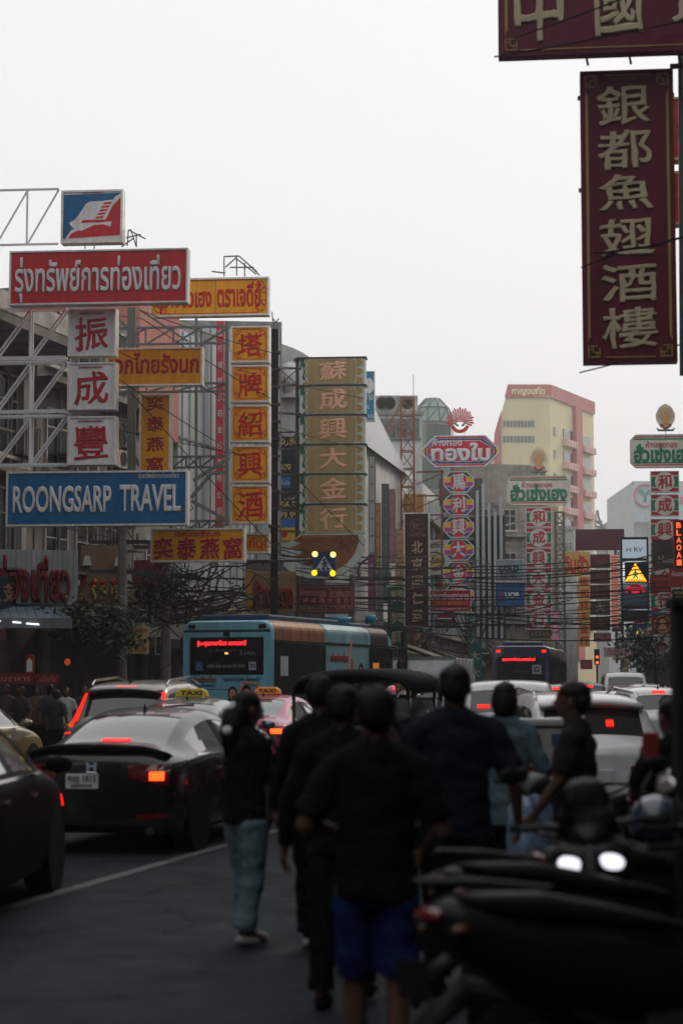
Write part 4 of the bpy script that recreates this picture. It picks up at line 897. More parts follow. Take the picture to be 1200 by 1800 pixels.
G().ring(0, 0, .36, .42, -.01, -.003, 20).build('ring', OCH, s.r); G().disc(0, .1, .15, -.012, -.004, 14).build('logo_head', OCH, s.r); G().prism([(-.22, -.25), (.22, -.25), (.12, -.03), (-.12, -.03)], -.012, -.004).build('logo_body', OCH, s.r)
s = Sign('shop_sign', 'small red and yellow sign low on the right before the tree', (1125, 1127, 1164, 1145), 105, flat('sign red deep', (172, 30, 40)), th=.15, rim=0)
s.rect(1126, 1134, 1163, 1140, OCH, 'yellow_band'); s.text('ร้านทอง', (1130, 1128, 1158, 1133.5), OCH, .02)
s = Sign('shop_sign', 'pale grey sign จ่าวเฮง in red lettering low over the far traffic', (1061, 1138, 1107, 1155), 112, flat('pale grey sign', (176, 186, 186)), th=.2, rim=.02)
s.text('จ่าวเชียงเฮง', (1066, 1139, 1101, 1152), OR, .03)
s = Sign('shop_sign', 'dim white and red sign above the far vehicles', (1043, 1112, 1073, 1128), 116, flat('dim pale sign', (112, 100, 98)), th=.2, rim=0); s.text('ห้างทอง', (1047, 1115, 1069, 1124), OR, .02)
for k, py in enumerate((1082, 1103, 1120)):
    r = thing('round_sign', 'pink round neon sign, ' + ('top', 'middle', 'lowest')[k] + ' of three beside the green and red tiles', 'sign', P(975, py, 104), R(-5), 'pink round signs')
    G().disc(0, 0, .23, 0, .1, 18).build('panel', glow('pink sign glow', (170, 100, 130), .3), r); G().ring(0, 0, .2, .23, -.02, -.002, 18).build('ring', flat('pink pale', (210, 170, 185)), r); lettering('พ', -.08, .08, -.08, .1, -.01, WHITE, r, .03)
# small background shop signs at street level, left of the second bus
for k, (b, d, c, t, lb) in enumerate((((683, 1100, 703, 1138), 88, (110, 24, 30), 'ทอง', 'small red shop sign low behind the long blue bus'), ((1020, 1160, 1040, 1176), 140, (150, 40, 44), 'ทอง', 'tiny red sign low between far vehicles'), ((755, 1085, 800, 1104), 100, (52, 52, 40), 'ร้านอาหาร', 'dim olive sign under the red China mart sign'),
        ((930, 1106, 968, 1122), 112, (60, 90, 60), 'เปิด', 'dim green plate under the striped tiles'), ((1075, 1095, 1092, 1110), 122, (90, 100, 110), 'ร้าน', 'small grey plate beside the video screen foot'))):
    s = Sign('shop_sign', lb, b, d, flat('small sign %d' % k, c), th=.15, rim=.02, rimmat=STEELD); s.text(t, (b[0] + 4, b[1] + 4, b[2] - 4, b[3] - 4), PKL, .02)
# bank advertisement on the far block
r = thing('bank_billboard', 'pale billboard with pink ring and teal leaf mark on the far block', 'billboard', P(1160, 885, 296), 0); kk = 296 / F
G().bb(-46 * kk, 50 * kk, 0, .5, -33 * kk, 38 * kk).build('panel', flat('billboard pale', (190, 205, 212)), r)
G().ring(-27 * kk, 14 * kk, 18 * kk, 21 * kk, -.3, -.05, 30).build('ring', flat('ring pink', (206, 120, 140)), r)
G().prism([(x * kk, z * kk) for x, z in ((-29, 2), (-25, 2), (-25, 12), (-16, 24), (-22, 24), (-27, 17), (-33, 26), (-38, 24), (-29, 12))], -.3, -.05).build('leaf_mark', flat('leaf teal', (80, 150, 150)), r)
lettering('3', 33 * kk, 40 * kk, -2 * kk, 12 * kk, -.1, flat('ring pink', (206, 120, 140)), r, .03)
# ---- near burgundy restaurant signs on the right
def goldborder(s, m):
    W, H = s.W / 2, s.H / 2; i = .085 if s.W < 3 else .11; w_ = .018
    g = G()
    for a in (-1, 1):
        g.bb(a * (W - i) - w_, a * (W - i) + w_, -.014, -.004, -H + .34, H - .34); g.bb(-W + .3, W - .3, -.014, -.004, a * (H - .075) - .009, a * (H - .075) + .009)
        for b in (-1, 1):
            for (x, z, ww, hh) in ((0, 0, .17, .018), (0, 0, .018, .17), (.06, .06, .11, .014), (.06, .06, .014, .11), (.11, 0, .014, .07), (0, .11, .07, .014), (.0, .22, .012, .07), (.22, 0, .07, .012), (.15, .03, .014, .1), (.03, .15, .1, .014)):
                x0, x1 = sorted((a * (W - i + .02 - x), a * (W - i + .02 - x - ww))); z0, z1 = sorted((b * (H - .07 - z), b * (H - .07 - z - hh)))
                g.bb(x0, x1, -.02 - .001 * (x > .05), -.006, z0, z1)
    g.build('border', m, s.r)
s = Sign('restaurant_sign', 'tall burgundy vertical sign with cream characters 銀都魚翅酒樓', (1021, 111, 1186, 645), 25, BURG, th=.22, rim=.0, yaw=R(-6))
goldborder(s, flat('border gold', (178, 150, 92)))
for k, ch in enumerate('銀都魚翅酒樓'):
    yy = (141, 222, 303, 384, 468, 545)[k]; hh = (74, 74, 68, 70, 70, 76)[k]
    s.text(ch, (1049 + k * .9, yy, 1146 + k * 1.5, yy + hh), CREAM, .022, 'character', y=-.02, depth=.014)
s.text('ไชน่าทาวน์ สกาล่า', (1072, 122, 1122, 131), flat('border gold', (178, 150, 92)), .01)
g = G()
for z in (.4, 1.7): g.bb(-s.W / 2 - .03, s.W / 2 + .03, .225, .28, z, z + .05)
g.build('rear_rail', STEELD, s.r)
s = Sign('restaurant_sign', 'wide burgundy horizontal sign with cream characters cut by the top edge', (870, -76, 1330, 96), 24.5, BURG, th=.22, rim=0, yaw=R(-6))
goldborder(s, flat('border gold', (178, 150, 92)))
for k, ch in enumerate('中國城'): s.text(ch, (898 + k * 141, -50, 990 + k * 141, 72 - k * 5), CREAM, .022, 'character', y=-.02, depth=.014)
r = thing('sign_hanger', 'dark steel hanger posts between the two burgundy signs', 'bracket', P(1190, 105, 25.3), R(-6)); o = r.location
for px in (1030, 1105, 1190): a = P(px, 90, 25.3) - o; bar('hook', (a.x, a.y, a.z - .0), (a.x + .03, a.y, a.z - .16), .03, STEELD, r)
bar('rail', (-.1, .1, -.06), (3.4, -.2, -.06), .06, STEELD, r); bar('post', (.06, .1, 1), (.0, .1, -4.4), .07, STEELT, r)
for z in (-3.1, -2.05, -4.05, -1.0): bar('rail', (.0, .1, z), (3.4, -.2, z), .06, STEELT, r)
bar('brace', (.04, .1, -2.9), (1.2, 0, -.9), .05, STEELT, r); bar('brace', (.04, .1, -2.1), (1.0, 0, -4.0), .05, STEELT, r)
for k, (y0, y1) in enumerate(((168, 282), (299, 394))):
    s = Sign('restaurant_sign', ('upper', 'lower')[k] + ' orange red sign with dark lettering behind the tall burgundy sign', (1180, y0, 1290, y1), 30, flat('orange red sign', (206, 52, 30)), th=.25, rim=.03, rimmat=GOLD, yaw=R(-6))
    s.text(('都', '漁')[k], (1188, y0 + 20, 1240, y1 - 14), BLACK if not k else flat('sign orange', (232, 120, 50)), .04, 'character'); s.text(('銀', '村')[k], (1243, y0 + 20, 1285, y1 - 14), BLACK, .04, 'character')
# ---- shop fascia and things on the left at street level
s = Sign('shop_fascia', 'white fascia panel with raised dark red Thai letters over the open shop', (-60, 966, 134, 1062), 49, flat('fascia white', (176, 182, 186)), th=.3, rim=0, yaw=R(14))
s.text('การท่องเที่ยว', (-58, 976, 121, 1060), flat('raised letters red', (128, 30, 28)), .06, y=-.12, depth=.1)
g = G()
for q in range(22): g.bb(-s.W / 2 + q * s.W / 22 + .01, -s.W / 2 + (q + 1) * s.W / 22 - .01, -.022, -.002, -s.H / 2 + .02, s.H / 2 - .02)
g.build('cladding_strips', flat('fascia white', (176, 182, 186)), s.r)
a = P(-60, 1064, 48.5); r = thing('awning', 'pale blue sheet metal awning over the dark open shop', 'awning', (a.x, a.y, a.z), R(14)); Wd = 176 * 48.5 / F
for q in range(12):
    x0, x1 = Wd * q / 12, Wd * (q + 1) / 12 - .015
    G().add([(x0, 0, -.02), (x1, 0, -.02), (x1, -1.5, -.36), (x0, -1.5, -.36), (x0, 0, -.06), (x1, 0, -.06), (x1, -1.5, -.40), (x0, -1.5, -.40)], [(0, 1, 2, 3), (7, 6, 5, 4), (3, 2, 6, 7), (0, 3, 7, 4), (1, 5, 6, 2)]).build('sheet', flat('awning blue', (120, 140, 160)), r)
G().bb(0, Wd, -1.54, -1.49, -.62, -.37).build('fascia', flat('awning grey', (120, 124, 128)), r)
for k, (x0, x1, yy) in enumerate(((0, 21, 1092), (23, 44, 1094), (47, 69, 1096.5))):
    a, b = P(x0, yy - .6, 47.2), P(x1, yy + 1.2, 47.4); o = G().tube([(0, 0, 0), tuple(b - a)], .022, 6).build('fluorescent_lamp', glow('fluorescent tube', (226, 236, 244), 1.6)); o.location = a
    tag(o, 'white fluorescent tube lit under the awning, %s one' % ('left', 'middle', 'right')[k], 'lamp', 'fluorescent tubes')
s = Sign('relief_wall', 'brown shopfront panel with gilded figures and red flowers', (144, 958, 216, 1062), 53, grimy('relief brown', (.24, .15, .09), .8, 1.5, .3), cat='relief', th=.25, rim=.0, yaw=R(14))
for q, cx in enumerate((165, 181, 199, 205)):
    g = G(); random.seed(q)
    for e in range(7): g.sphere((s.X(cx + random.uniform(-4, 4)), -.06, s.Z(1052 - e * 5)), (.06, .06, .085), 7, 5)
    g.build('gilded_figure', GOLD, s.r); G().sphere((s.X(cx), -.08, s.Z(1024)), .09, 8, 6).build('red_flower', YRED, s.r)
for (x0, y0, x1, y1) in ((146, 1014, 153, 1034), (208, 1020, 215, 1042), (146, 1050, 153, 1060), (208, 1052, 215, 1060)): s.rect(x0, y0, x1, y1, flat('raised letters red', (128, 30, 28)), 'red_block', -.05, .045)
for cx in (153, 207): G().prism([(s.X(cx - 8), s.Z(995)), (s.X(cx + 8), s.Z(995)), (s.X(cx + 4), s.Z(978)), (s.X(cx - 4), s.Z(978))], -.2, -.02).build('pale_ornament', PALEG, s.r)
s = Sign('blank_sign', 'plain dark red box sign below the mustard signs', (236, 985, 291, 1031), 54, flat('box red', (120, 24, 28)), th=.9, rim=.02, rimmat=flat('box red', (120, 24, 28)))
for k, px in enumerate((241, 259)): p = P(px + 4, 1056, 55.4); aircon((p.x, p.y, p.z), R(4), 'air conditioner under the red box sign, %s of the pair' % ('left', 'right')[k], .62)
s = Sign('cloth_banner', 'pale yellow cloth banner with red Thai lettering hanging over the pavement', (221, 1095, 262, 1149), 52, flat('banner yellow', (206, 196, 130)), cat='banner', th=.02, rim=0)
s.text('ขนมเปี๊ยะทอง', (223, 1101, 259, 1112), OR, .02); s.text('เชิญชมด้านใน', (223, 1120, 259, 1130), OR, .02); s.text('089 702 0789', (224, 1138, 259, 1146), OR, .03)
s = Sign('direction_sign', 'small dark green road sign with a white up arrow', (274, 1119, 294, 1150), 53, flat('road green', (14, 66, 54)), th=.04, rim=.01, rimmat=WHITE)
s.patch([(283, 1146), (283, 1129), (280, 1131), (284, 1124), (288, 1131), (285, 1129), (285, 1146)], WHITE, 'arrow')
s = Sign('round_shop_sign', 'arched white and red emblem sign inside the dark shop', (45, 1150, 60, 1183), 46.5, flat('emblem shop red', (150, 40, 40)), th=.1, rim=0, outline=lambda W, H: [(W * math.cos(math.pi * k / 10), (H - W) * 1 + W * math.sin(math.pi * k / 10)) for k in range(11)] + [(-W, -H), (W, -H)])
G().prism([(-.07, -.2), (.07, -.2), (.07, .06), (0, .14), (-.07, .06)], -.02, -.003).build('white_emblem', WHITE, s.r)
for k, (b, t) in enumerate((((-20, 1183, 60, 1202), 'ร้านอาหาร'), ((62, 1184, 104, 1203), 'เครื่องดื่ม'))):
    s = Sign('stall_sign', ('left', 'right')[k] + ' dark red stall banner above the waiting crowd', b, 44, flat('stall red', (112, 28, 26)), cat='banner', th=.05, rim=0); s.text(t, (b[0] + 8, b[1] + 3, b[2] - 6, b[3] - 4), PKL, .02)
o = tag(G().sphere((0, 0, 0), (.08, .06, .09), 10, 7).build('lantern', glow('orange lantern', (190, 70, 24), .4)), 'small orange lantern glowing in the dark shop', 'lantern'); o.location = P(119, 1164, 47)
# framed fascia behind the bus
s = Sign('shop_fascia', 'ochre ribbed fascia with dark red raised letters just above the bus roof', (441, 1004, 520, 1074), 58.5, grimy('ribbed ochre', (.33, .2, .09), .7, 2, .3), th=.3, rim=0, yaw=R(10))
g = G()
for q in range(12): g.bb(-s.W / 2, s.W / 2, -.03, -.003, -s.H / 2 + q * s.H / 12, -s.H / 2 + (q + .6) * s.H / 12)
g.build('ribs', grimy('ribbed ochre', (.33, .2, .09), .7, 2, .3), s.r); G().bb(-s.W / 2 - .14, -s.W / 2 + .04, -.12, .3, -s.H / 2, s.H / 2 + .05).build('side_frame', flat('ochre frame', (168, 120, 48)), s.r)
s.text('ห้างทอง', (446, 1018, 516, 1070), flat('raised letters red', (128, 30, 28)), .06, y=-.1, depth=.07)
# gold price billboard
s = Sign('price_billboard', 'dark and blue billboard with gold prices 96.5 and 99.99', (488, 766, 527, 952), 72, flat('billboard navy', (28, 40, 52)), cat='billboard', th=.2, rim=0)
GP = flat('price gold', (214, 186, 110)); s.text('รับซื้อ', (489, 767, 526, 782), GP, .03); s.text('ทอง', (490, 815, 511, 826), GP, .03)
s.rect(489, 838, 511, 857, flat('billboard sky', (30, 120, 180)), 'blue_badge'); s.text('มั่นใจ', (492, 844, 509, 852), WHITE, .01, y=-.012)
s.text('ทองคำ', (500, 873, 520, 879), WHITE, .01); s.text('96.5', (493, 881, 520, 894), GP, .03); s.text('99.99', (490, 900, 524, 912), GP, .03)
s.rect(489, 912, 526, 928, flat('billboard blue bottom', (60, 110, 190)), 'blue_band'); s.rect(489, 928, 526, 951, flat('billboard yellow', (214, 176, 60)), 'yellow_band')
G().disc(s.X(500), s.Z(940), .12, -.012, -.005, 14).build('gold_piece', YRED, s.r)
# red banner on the tall block and assorted strips in the gap to the right of the brown column
s = Sign('vertical_banner', 'long red vertical banner with white characters on the ribbed tall block', (379, 560, 393, 930), 62.6, flat('banner red', (196, 70, 78)), cat='banner', th=.15, rim=0)
for k, ch in enumerate('金行有限公司金行有限公司'): s.text(ch, (382, 575 + k * 29, 391, 588 + k * 29), WHITE, .02, 'character')
for k, (x0, y0, x1, y1, d, c, lb) in enumerate(((648, 800, 659, 1075, 79, (170, 170, 165), 'pale grey vertical panel right of the tall brown column'), (647, 975, 658, 1070, 77, (134, 30, 92), 'magenta vertical banner right of the tall brown column'), (660, 884, 668, 1085, 81, (190, 150, 74), 'ochre vertical banner next to the magenta one'),
        (671, 850, 683, 1060, 84, (96, 104, 106), 'dark grey glazed strip beside the ochre banner'), (684, 860, 694, 990, 86, (176, 120, 140), 'pink poster strip left of the maroon pharmacy sign'), (696, 930, 708, 1060, 88, (200, 150, 90), 'warm lit narrow wall strip left of the pharmacy sign'))):
    s = Sign('vertical_banner', lb, (x0, y0, x1, y1), d, flat('strip %d' % k, c), cat='banner', th=.15, rim=.012, rimmat=STEELD)
    if k == 1: s.text('SALE', (x0 + 2, 990, x1 - 2, 996), WHITE, .02)
    g = G()
    for q in range(9): g.bb(-s.W * .3, s.W * .3, -.02, -.003, -s.H / 2 + (q + .3) * s.H / 9, -s.H / 2 + (q + .42) * s.H / 9)
    g.build('printed_marks', STEELT, s.r)
s = Sign('shop_fascia', 'tan louvred box fascia beside the rusty mast', (693, 868, 744, 905), 92, flat('tan fascia', (196, 150, 90)), th=1.2, rim=0)
g = G()
for q in range(8): g.bb(-s.W / 2, s.W / 2, -.03, -.003, -s.H / 2 + q * s.H / 8, -s.H / 2 + (q + .7) * s.H / 8)
g.build('slats', flat('tan fascia', (196, 150, 90)), s.r)

# ---------------------------------------------------------------- trusses on the left
for k, (yt, yb) in enumerate(((545, 630), (638, 724), (733, 818))):
    truss('pale double steel truss holding the %s white square sign' % ('top', 'middle', 'lowest')[k], -70, 119, yt, yb, 45.6, 3, STEEL, .055, depth=.24)
truss('pale steel truss reaching to the logo sign', -60, 106, 336, 432, 46.2, 3, STEEL, .05)
for k, (yt, yb, x0, x1) in enumerate(((577, 606, 208, 404), (676, 690, 210, 404), (803, 822, 303, 402), (916, 930, 333, 404))):
    truss('slim teal steel truss left of the orange squares, %s from the top' % ('first', 'second', 'third', 'fourth')[k], x0, x1, yt, yb, 51.6, 4, STEELT, .06)
r = thing('steel_scaffold', 'teal steel uprights and long braces behind the mustard signs', 'steel frame', P(230, 560, 49), 0); o = P(230, 560, 49)
for a, b, w_ in (((229, 541), (229, 930), .13), ((236, 541), (236, 930), .09), ((246, 545), (330, 600), .05), ((208, 790), (246, 700), .09), ((208, 745), (246, 820), .09), ((340, 845), (403, 805), .09), ((336, 875), (372, 832), .09), ((336, 880), (400, 915), .09), ((372, 832), (402, 830), .09), ((345, 560), (345, 930), .07), ((300, 700), (300, 930), .07), ((208, 600), (245, 585), .06), ((208, 560), (245, 600), .05), ((399, 565), (399, 925), .10), ((334, 620), (400, 577), .05)):
    bar('strut', P(*a, 49) - o, P(*b, 49) - o, w_, STEELT, r)
r = thing('roof_scaffold', 'spidery rooftop scaffold above the orange sign', 'steel frame', P(430, 480, 53), 0); o = P(430, 480, 53)
for a, b in (((394, 486), (394, 451)), ((416, 484), (416, 449)), ((394, 451), (420, 450)), ((420, 450), (452, 478)), ((416, 455), (450, 482)), ((396, 470), (416, 452)), ((430, 462), (430, 486)), ((372, 477), (396, 480)), ((404, 470), (446, 470)), ((442, 470), (456, 484))):
    bar('strut', P(*a, 53) - o, P(*b, 53) - o, .035, STEELT, r)
r = thing('roof_scaffold', 'small broken scaffold right of the logo sign', 'steel frame', P(232, 420, 46.4), 0); o = P(232, 420, 46.4)
for a, b in (((226, 404), (256, 420)), ((230, 403), (240, 434)), ((226, 404), (224, 432)), ((240, 412), (240, 434)), ((214, 434), (236, 418)), ((222, 418), (248, 412)), ((166, 428), (166, 437)), ((150, 428), (150, 437))):
    bar('strut', P(*a, 46.4) - o, P(*b, 46.4) - o, .03, STEELT, r)
lattice('white lattice mast standing below the mustard horizontal sign', 352, 60, ztop(1062, 60), ztop(925, 60), .34, STEEL, .05, seg=7)
r = thing('tangled_bracket', 'thin wiry brackets at the far right of the orange sign', 'steel frame', P(484, 560, 53), 0); o = P(484, 560, 53)
for a, b in (((478, 548), (486, 640)), ((486, 575), (486, 640)), ((480, 560), (490, 575)), ((482, 590), (490, 600)), ((478, 575), (490, 560))): bar('strut', P(*a, 53) - o, P(*b, 53) - o, .03, STEELT, r)
for (y, dy) in ((648, 30), (760, 30), (866, 26)):
    truss('dark steel cross braced bay between orange and brown columns near height %d' % 1 if False else {648: 'upper', 760: 'middle', 866: 'lower'}[y] + ' dark cross braced bay between the orange and brown columns', 490, 524, y, y + dy, 60, 1, STEELD, .05, kinds='x')
for k, (a, b) in enumerate(((P(860, 930, 100), P(921, 915, 109)), (P(860, 948, 100), P(921, 962, 109)), (P(862, 975, 100), P(921, 960, 109)))):
    tag(bar('bracket', a, b, .08, STEELT), ('upper', 'middle', 'lower')[k] + ' grey bracket arm holding the middle striped column', 'bracket', 'bracket arms')
lattice('grey lattice mast behind the middle striped column', 985, 112, 3, ztop(900, 112), .5, STEELT, .09, seg=14)
lattice('dark lattice mast beside the glowing column', 1088, 118, 3, ztop(965, 118), .4, STEELD, .08, seg=14)
# satellite dish, drums, lamp poles, traffic lights
r = thing('satellite_dish', 'pale satellite dish on the roof behind the steel frame', 'satellite dish', P(500, 662, 73)); prof = [(.02 + .6 * t, .22 * t * t) for t in [i / 6 for i in range(7)]]
G().lathe(prof, 18, Matrix.Rotation(R(50), 4, 'Z')).build('dish', STEEL, r, True); bar('mount', (0, 0, -.7), (0, 0, 0), .05, STEELD, r)
for k, (px, py, w_, h_) in enumerate(((594, 1083, 46, 14), (651, 1080, 18, 14))):
    p = P(px, py + h_ * .6, 63); o = tag(G().lathe([(0, -w_ / 2 * 63 / F), (h_ / 2 * 63 / F, -w_ / 2 * 63 / F), (h_ / 2 * 63 / F * 1.05, 0), (h_ / 2 * 63 / F, w_ / 2 * 63 / F), (0, w_ / 2 * 63 / F)], 14).build('water_drum', flat('drum blue', (16, 132, 168)), None, True), ('long', 'short')[k] + ' bright blue plastic drum behind the blue bus roof', 'drum'); o.location = p
p = PG(707, 62); r = thing('traffic_light', 'black traffic light seen from behind on its pole right of the bus', 'traffic light', (p.x, p.y, 0))
G().tube([(0, 0, 0), (0, 0, 3.4)], .06, 8).build('pole', BLACK, r); G().bb(-.15, .15, -.12, .12, 1.9, 2.9).build('housing', BLACK, r, bevel=.03)
for k in range(3): G().disc(0, 2.1 + k * .3, .11, .12, .2, 12).build('visor', BLACK, r)
p = PG(1047, 120); r = thing('traffic_light', 'small far traffic light showing two orange lamps', 'traffic light', (p.x, p.y, 0))
G().tube([(0, 0, 0), (0, 0, 3.9)], .06, 6).build('pole', BLACK, r); G().bb(-.16, .16, -.1, .1, 2.9, 3.9).build('housing', BLACK, r)
for z in (3.05, 3.4): G().disc(0, z, .1, -.13, -.101, 12).build('lamp', glow('orange signal', (255, 110, 40), 1.4), r)
s = Sign('crossing_sign', 'small far blue sign over two amber lamps at the right', (1111, 1098, 1134, 1117), 96, flat('traffic blue', (16, 62, 120)), th=.1, rim=0)
s.patch([(1122, 1100), (1129, 1110), (1115, 1110)], flat('traffic white', (190, 195, 200)), 'white_triangle')
for cx in (1117.5, 1130.5): G().disc(s.X(cx), s.Z(1113), .09, -.05, -.01, 12).build('lamp', AMBER, s.r)
p = PG(1193, 9.0)
r = thing('post', 'thick dark post standing at the right edge of the frame', 'post', (p.x + .085, 9.0, 0)); G().bb(-.1, .22, 0, .2, 0, 2.07).build('post_body', BLACK, r, bevel=.015); G().bb(-.12, .24, -.02, .22, 2.07, 2.11).build('cap', BLACK, r)
r = thing('street_lamp', 'curved street lamp arm standing over the brown column base', 'street lamp', (PG(618, 66).x, 66, 0)); o = Vector((PG(618, 66).x, 66, 0))
G().tube([P(618, 1080, 66) - o, P(619, 1010, 66) - o], .11, 8).build('concrete_post', CONC, r)
G().tube([P(619, 1015, 66) - o, P(629, 1014, 66) - o, P(629, 1000, 66) - o, P(634, 990, 66) - o, P(652, 978, 66) - o], .04, 6).build('arm', STEELD, r); G().tube([(0, 0, 0), P(618, 1078, 66) - o], .12, 8).build('base', CONC, r)
# concrete utility poles with wire tangle on the left pavement
def upole(px, d, pyt, label):
    p = PG(px, d); h = ztop(pyt, d); r = thing('utility_pole', label, 'utility pole', (p.x, p.y, 0)); G().tube([(0, 0, 0), (0, 0, h)], .15, 8, rs=[.17, .12]).build('pole', CONC, r)
    for z in (h - .4, h - 1.2): G().bb(-.9, .9, -.06, .06, z, z + .1).build('cross_arm', STEELD, r)
    for x in (-.8, -.4, .4, .8): G().tube([(x, 0, h - .3), (x, 0, h - .12)], .045, 6).build('insulator', CONC, r)
    return r
upole(292, 53, 940, 'concrete utility pole wrapped in cables below the mustard sign')
upole(215, 50.5, 930, 'concrete utility pole beside the gilded relief panel')
upole(900, 118, 1040, 'far utility pole above the dark second bus'); upole(668, 74, 1000, 'utility pole right of the tall brown column')
# overhead cables
random.seed(5)
CB = BLACK; nw = [0]
def cable(a, b, sag, r_, label, grp, n=14, wig=0):
    a, b = Vector(a), Vector(b); m = (a + b) / 2; pts = []
    for i in range(n + 1):
        t = i / n; p = a.lerp(b, t) - m; p.z -= sag * 4 * t * (1 - t)
        if wig: p += Vector((random.uniform(-wig, wig), random.uniform(-wig, wig), random.uniform(-wig, wig)))
        pts.append(p)
    o = G().tube(pts, r_, 4, False).build('cable', CB); o.location = m; tag(o, label, 'cable', grp); nw[0] += 1
g1 = 'overhead cables across the street'
for k in range(13):
    y0 = 948 + k * 9 + random.uniform(-3, 3); d0 = random.uniform(50, 56); x0 = random.choice((-90, -90, 120, 210, 290))
    x1 = random.choice((1290, 1290, 1000, 860, 700)); d1 = {1290: 88, 1000: 84, 860: 80, 700: 72}[x1]; y1 = 985 + k * 6.5 + random.uniform(-14, 10)
    if k % 3 == 0: y1 -= 30
    cable(P(x0, y0, d0), P(x1, y1, d1), random.uniform(.2, 1.2), random.choice((.022, .028, .034)), 'black cable sagging across the street at sign height', g1)
for k in range(14):
    y0 = 962 + k * 7 + random.uniform(-4, 4); cable(P(random.choice((430, 560, 480, 520)), y0, 58), P(random.choice((720, 850, 780, 1230)), y0 + random.uniform(-6, 16), random.uniform(76, 86)), random.uniform(.1, .7), random.choice((.016, .022, .026)), 'thin black cable in the bundle around the crossing sign', 'cable bundle by the crossing sign')
for k, (x0, y0, x1, y1) in enumerate(((820, 1016, 1240, 962), (820, 1022, 1240, 980), (820, 1006, 1240, 948), (700, 1060, 1240, 1090), (860, 1078, 1240, 1052), (860, 1092, 1200, 1075), (640, 1098, 1240, 1112), (700, 1086, 1240, 1068), (650, 1010, 1200, 1030))):
    cable(P(x0, y0, 78), P(x1, y1, 82), .5, .034, 'thick black cable crossing in front of the far columns', 'cables before the far columns')
for k in range(11):
    x0, y0 = random.uniform(250, 310), random.uniform(990, 1045); cable(P(x0, y0, 53), P(x0 + random.uniform(60, 190), y0 + random.uniform(-60, 40), 55), random.uniform(.3, 1.4), .025, 'drooping black cable loop near the wrapped utility pole', 'tangled cable loops', 16, .03)
for k in range(12):
    y = 1036 + k * 2.2; cable(P(-90, y + random.uniform(-6, 6) + 10, 47), P(430 + random.uniform(-30, 60), y + random.uniform(-6, 20) - 4, 58), random.uniform(.2, .6), random.choice((.025, .035, .045)), 'black cable in the heavy bundle under the fascia', 'cable bundle under the fascia', 14, .02)
for k in range(10):
    x0 = 790 + random.uniform(-10, 60); cable(P(x0, 1060 + random.uniform(-30, 30), 92), P(x0 + 60, 1045 + random.uniform(-20, 50), 96), random.uniform(.6, 1.8), .03, 'looping cable behind the red China mart sign', 'far cable loops', 14, .02)
for k, (a, b) in enumerate((((245, 545), (478, 620)), ((200, 660), (420, 800)), ((250, 560), (474, 700)), ((60, 720), (430, 800)), ((230, 690), (500, 980)), ((300, 610), (640, 960)), ((420, 650), (640, 700)), ((420, 730), (640, 790)), ((0, 520), (250, 560)), ((150, 590), (400, 700)), ((470, 960), (760, 1030)), ((0, 900), (280, 960)))):
    cable(P(*a, 45.5 if a[0] < 300 else 50), P(*b, 50 if b[0] < 600 else 61), .05, .012, 'hair thin wire slanting in front of the left signs', 'thin wires before the left signs', 6)
cable(P(1021, 470, 24.6), P(1320, 330, 27), .06, .012, 'thin wire slanting in front of the tall burgundy sign, upper', 'wires at the burgundy sign', 8); cable(P(1018, 655, 24.6), P(1320, 560, 27), .05, .012, 'thin wire slanting at the foot of the tall burgundy sign', 'wires at the burgundy sign', 8)
cable(P(1040, 445, 24.6), P(1320, 370, 24.8), .12, .02, 'thick loose cable looped over the burgundy sign', 'wires at the burgundy sign', 12, .01); cable(P(868, 100, 24.2), P(1320, 10, 24.2), .03, .012, 'thin wire in front of the top horizontal sign', 'wires at the burgundy sign', 8)
cable(P(905, 66, 24.1), P(1260, -70, 24.1), .03, .012, 'second thin wire in front of the top horizontal sign', 'wires at the burgundy sign', 8)
# cable tangle hanging at the wrapped pole
g = G(); random.seed(9); o = P(300, 1035, 52.6)
for k in range(80):
    pts = []; p = Vector((random.gauss(0, .55), random.uniform(-.3, .3), random.gauss(0, .35)))
    vel = Vector((random.gauss(.05, .12), random.gauss(0, .04), random.gauss(0, .10)))
    for i in range(14): pts.append(p.copy()); p += vel; vel = vel * .8 + Vector((random.gauss(.0, .05), random.gauss(0, .02), random.gauss(-.005, .05)))
    g.tube(pts, random.choice((.012, .018, .024)), 3, False)
ob = g.build('cable_tangle', CB); ob.location = o; tag(ob, 'dense black tangle of cables around the wrapped utility pole', 'cable tangle'); kind(ob, 'stuff')

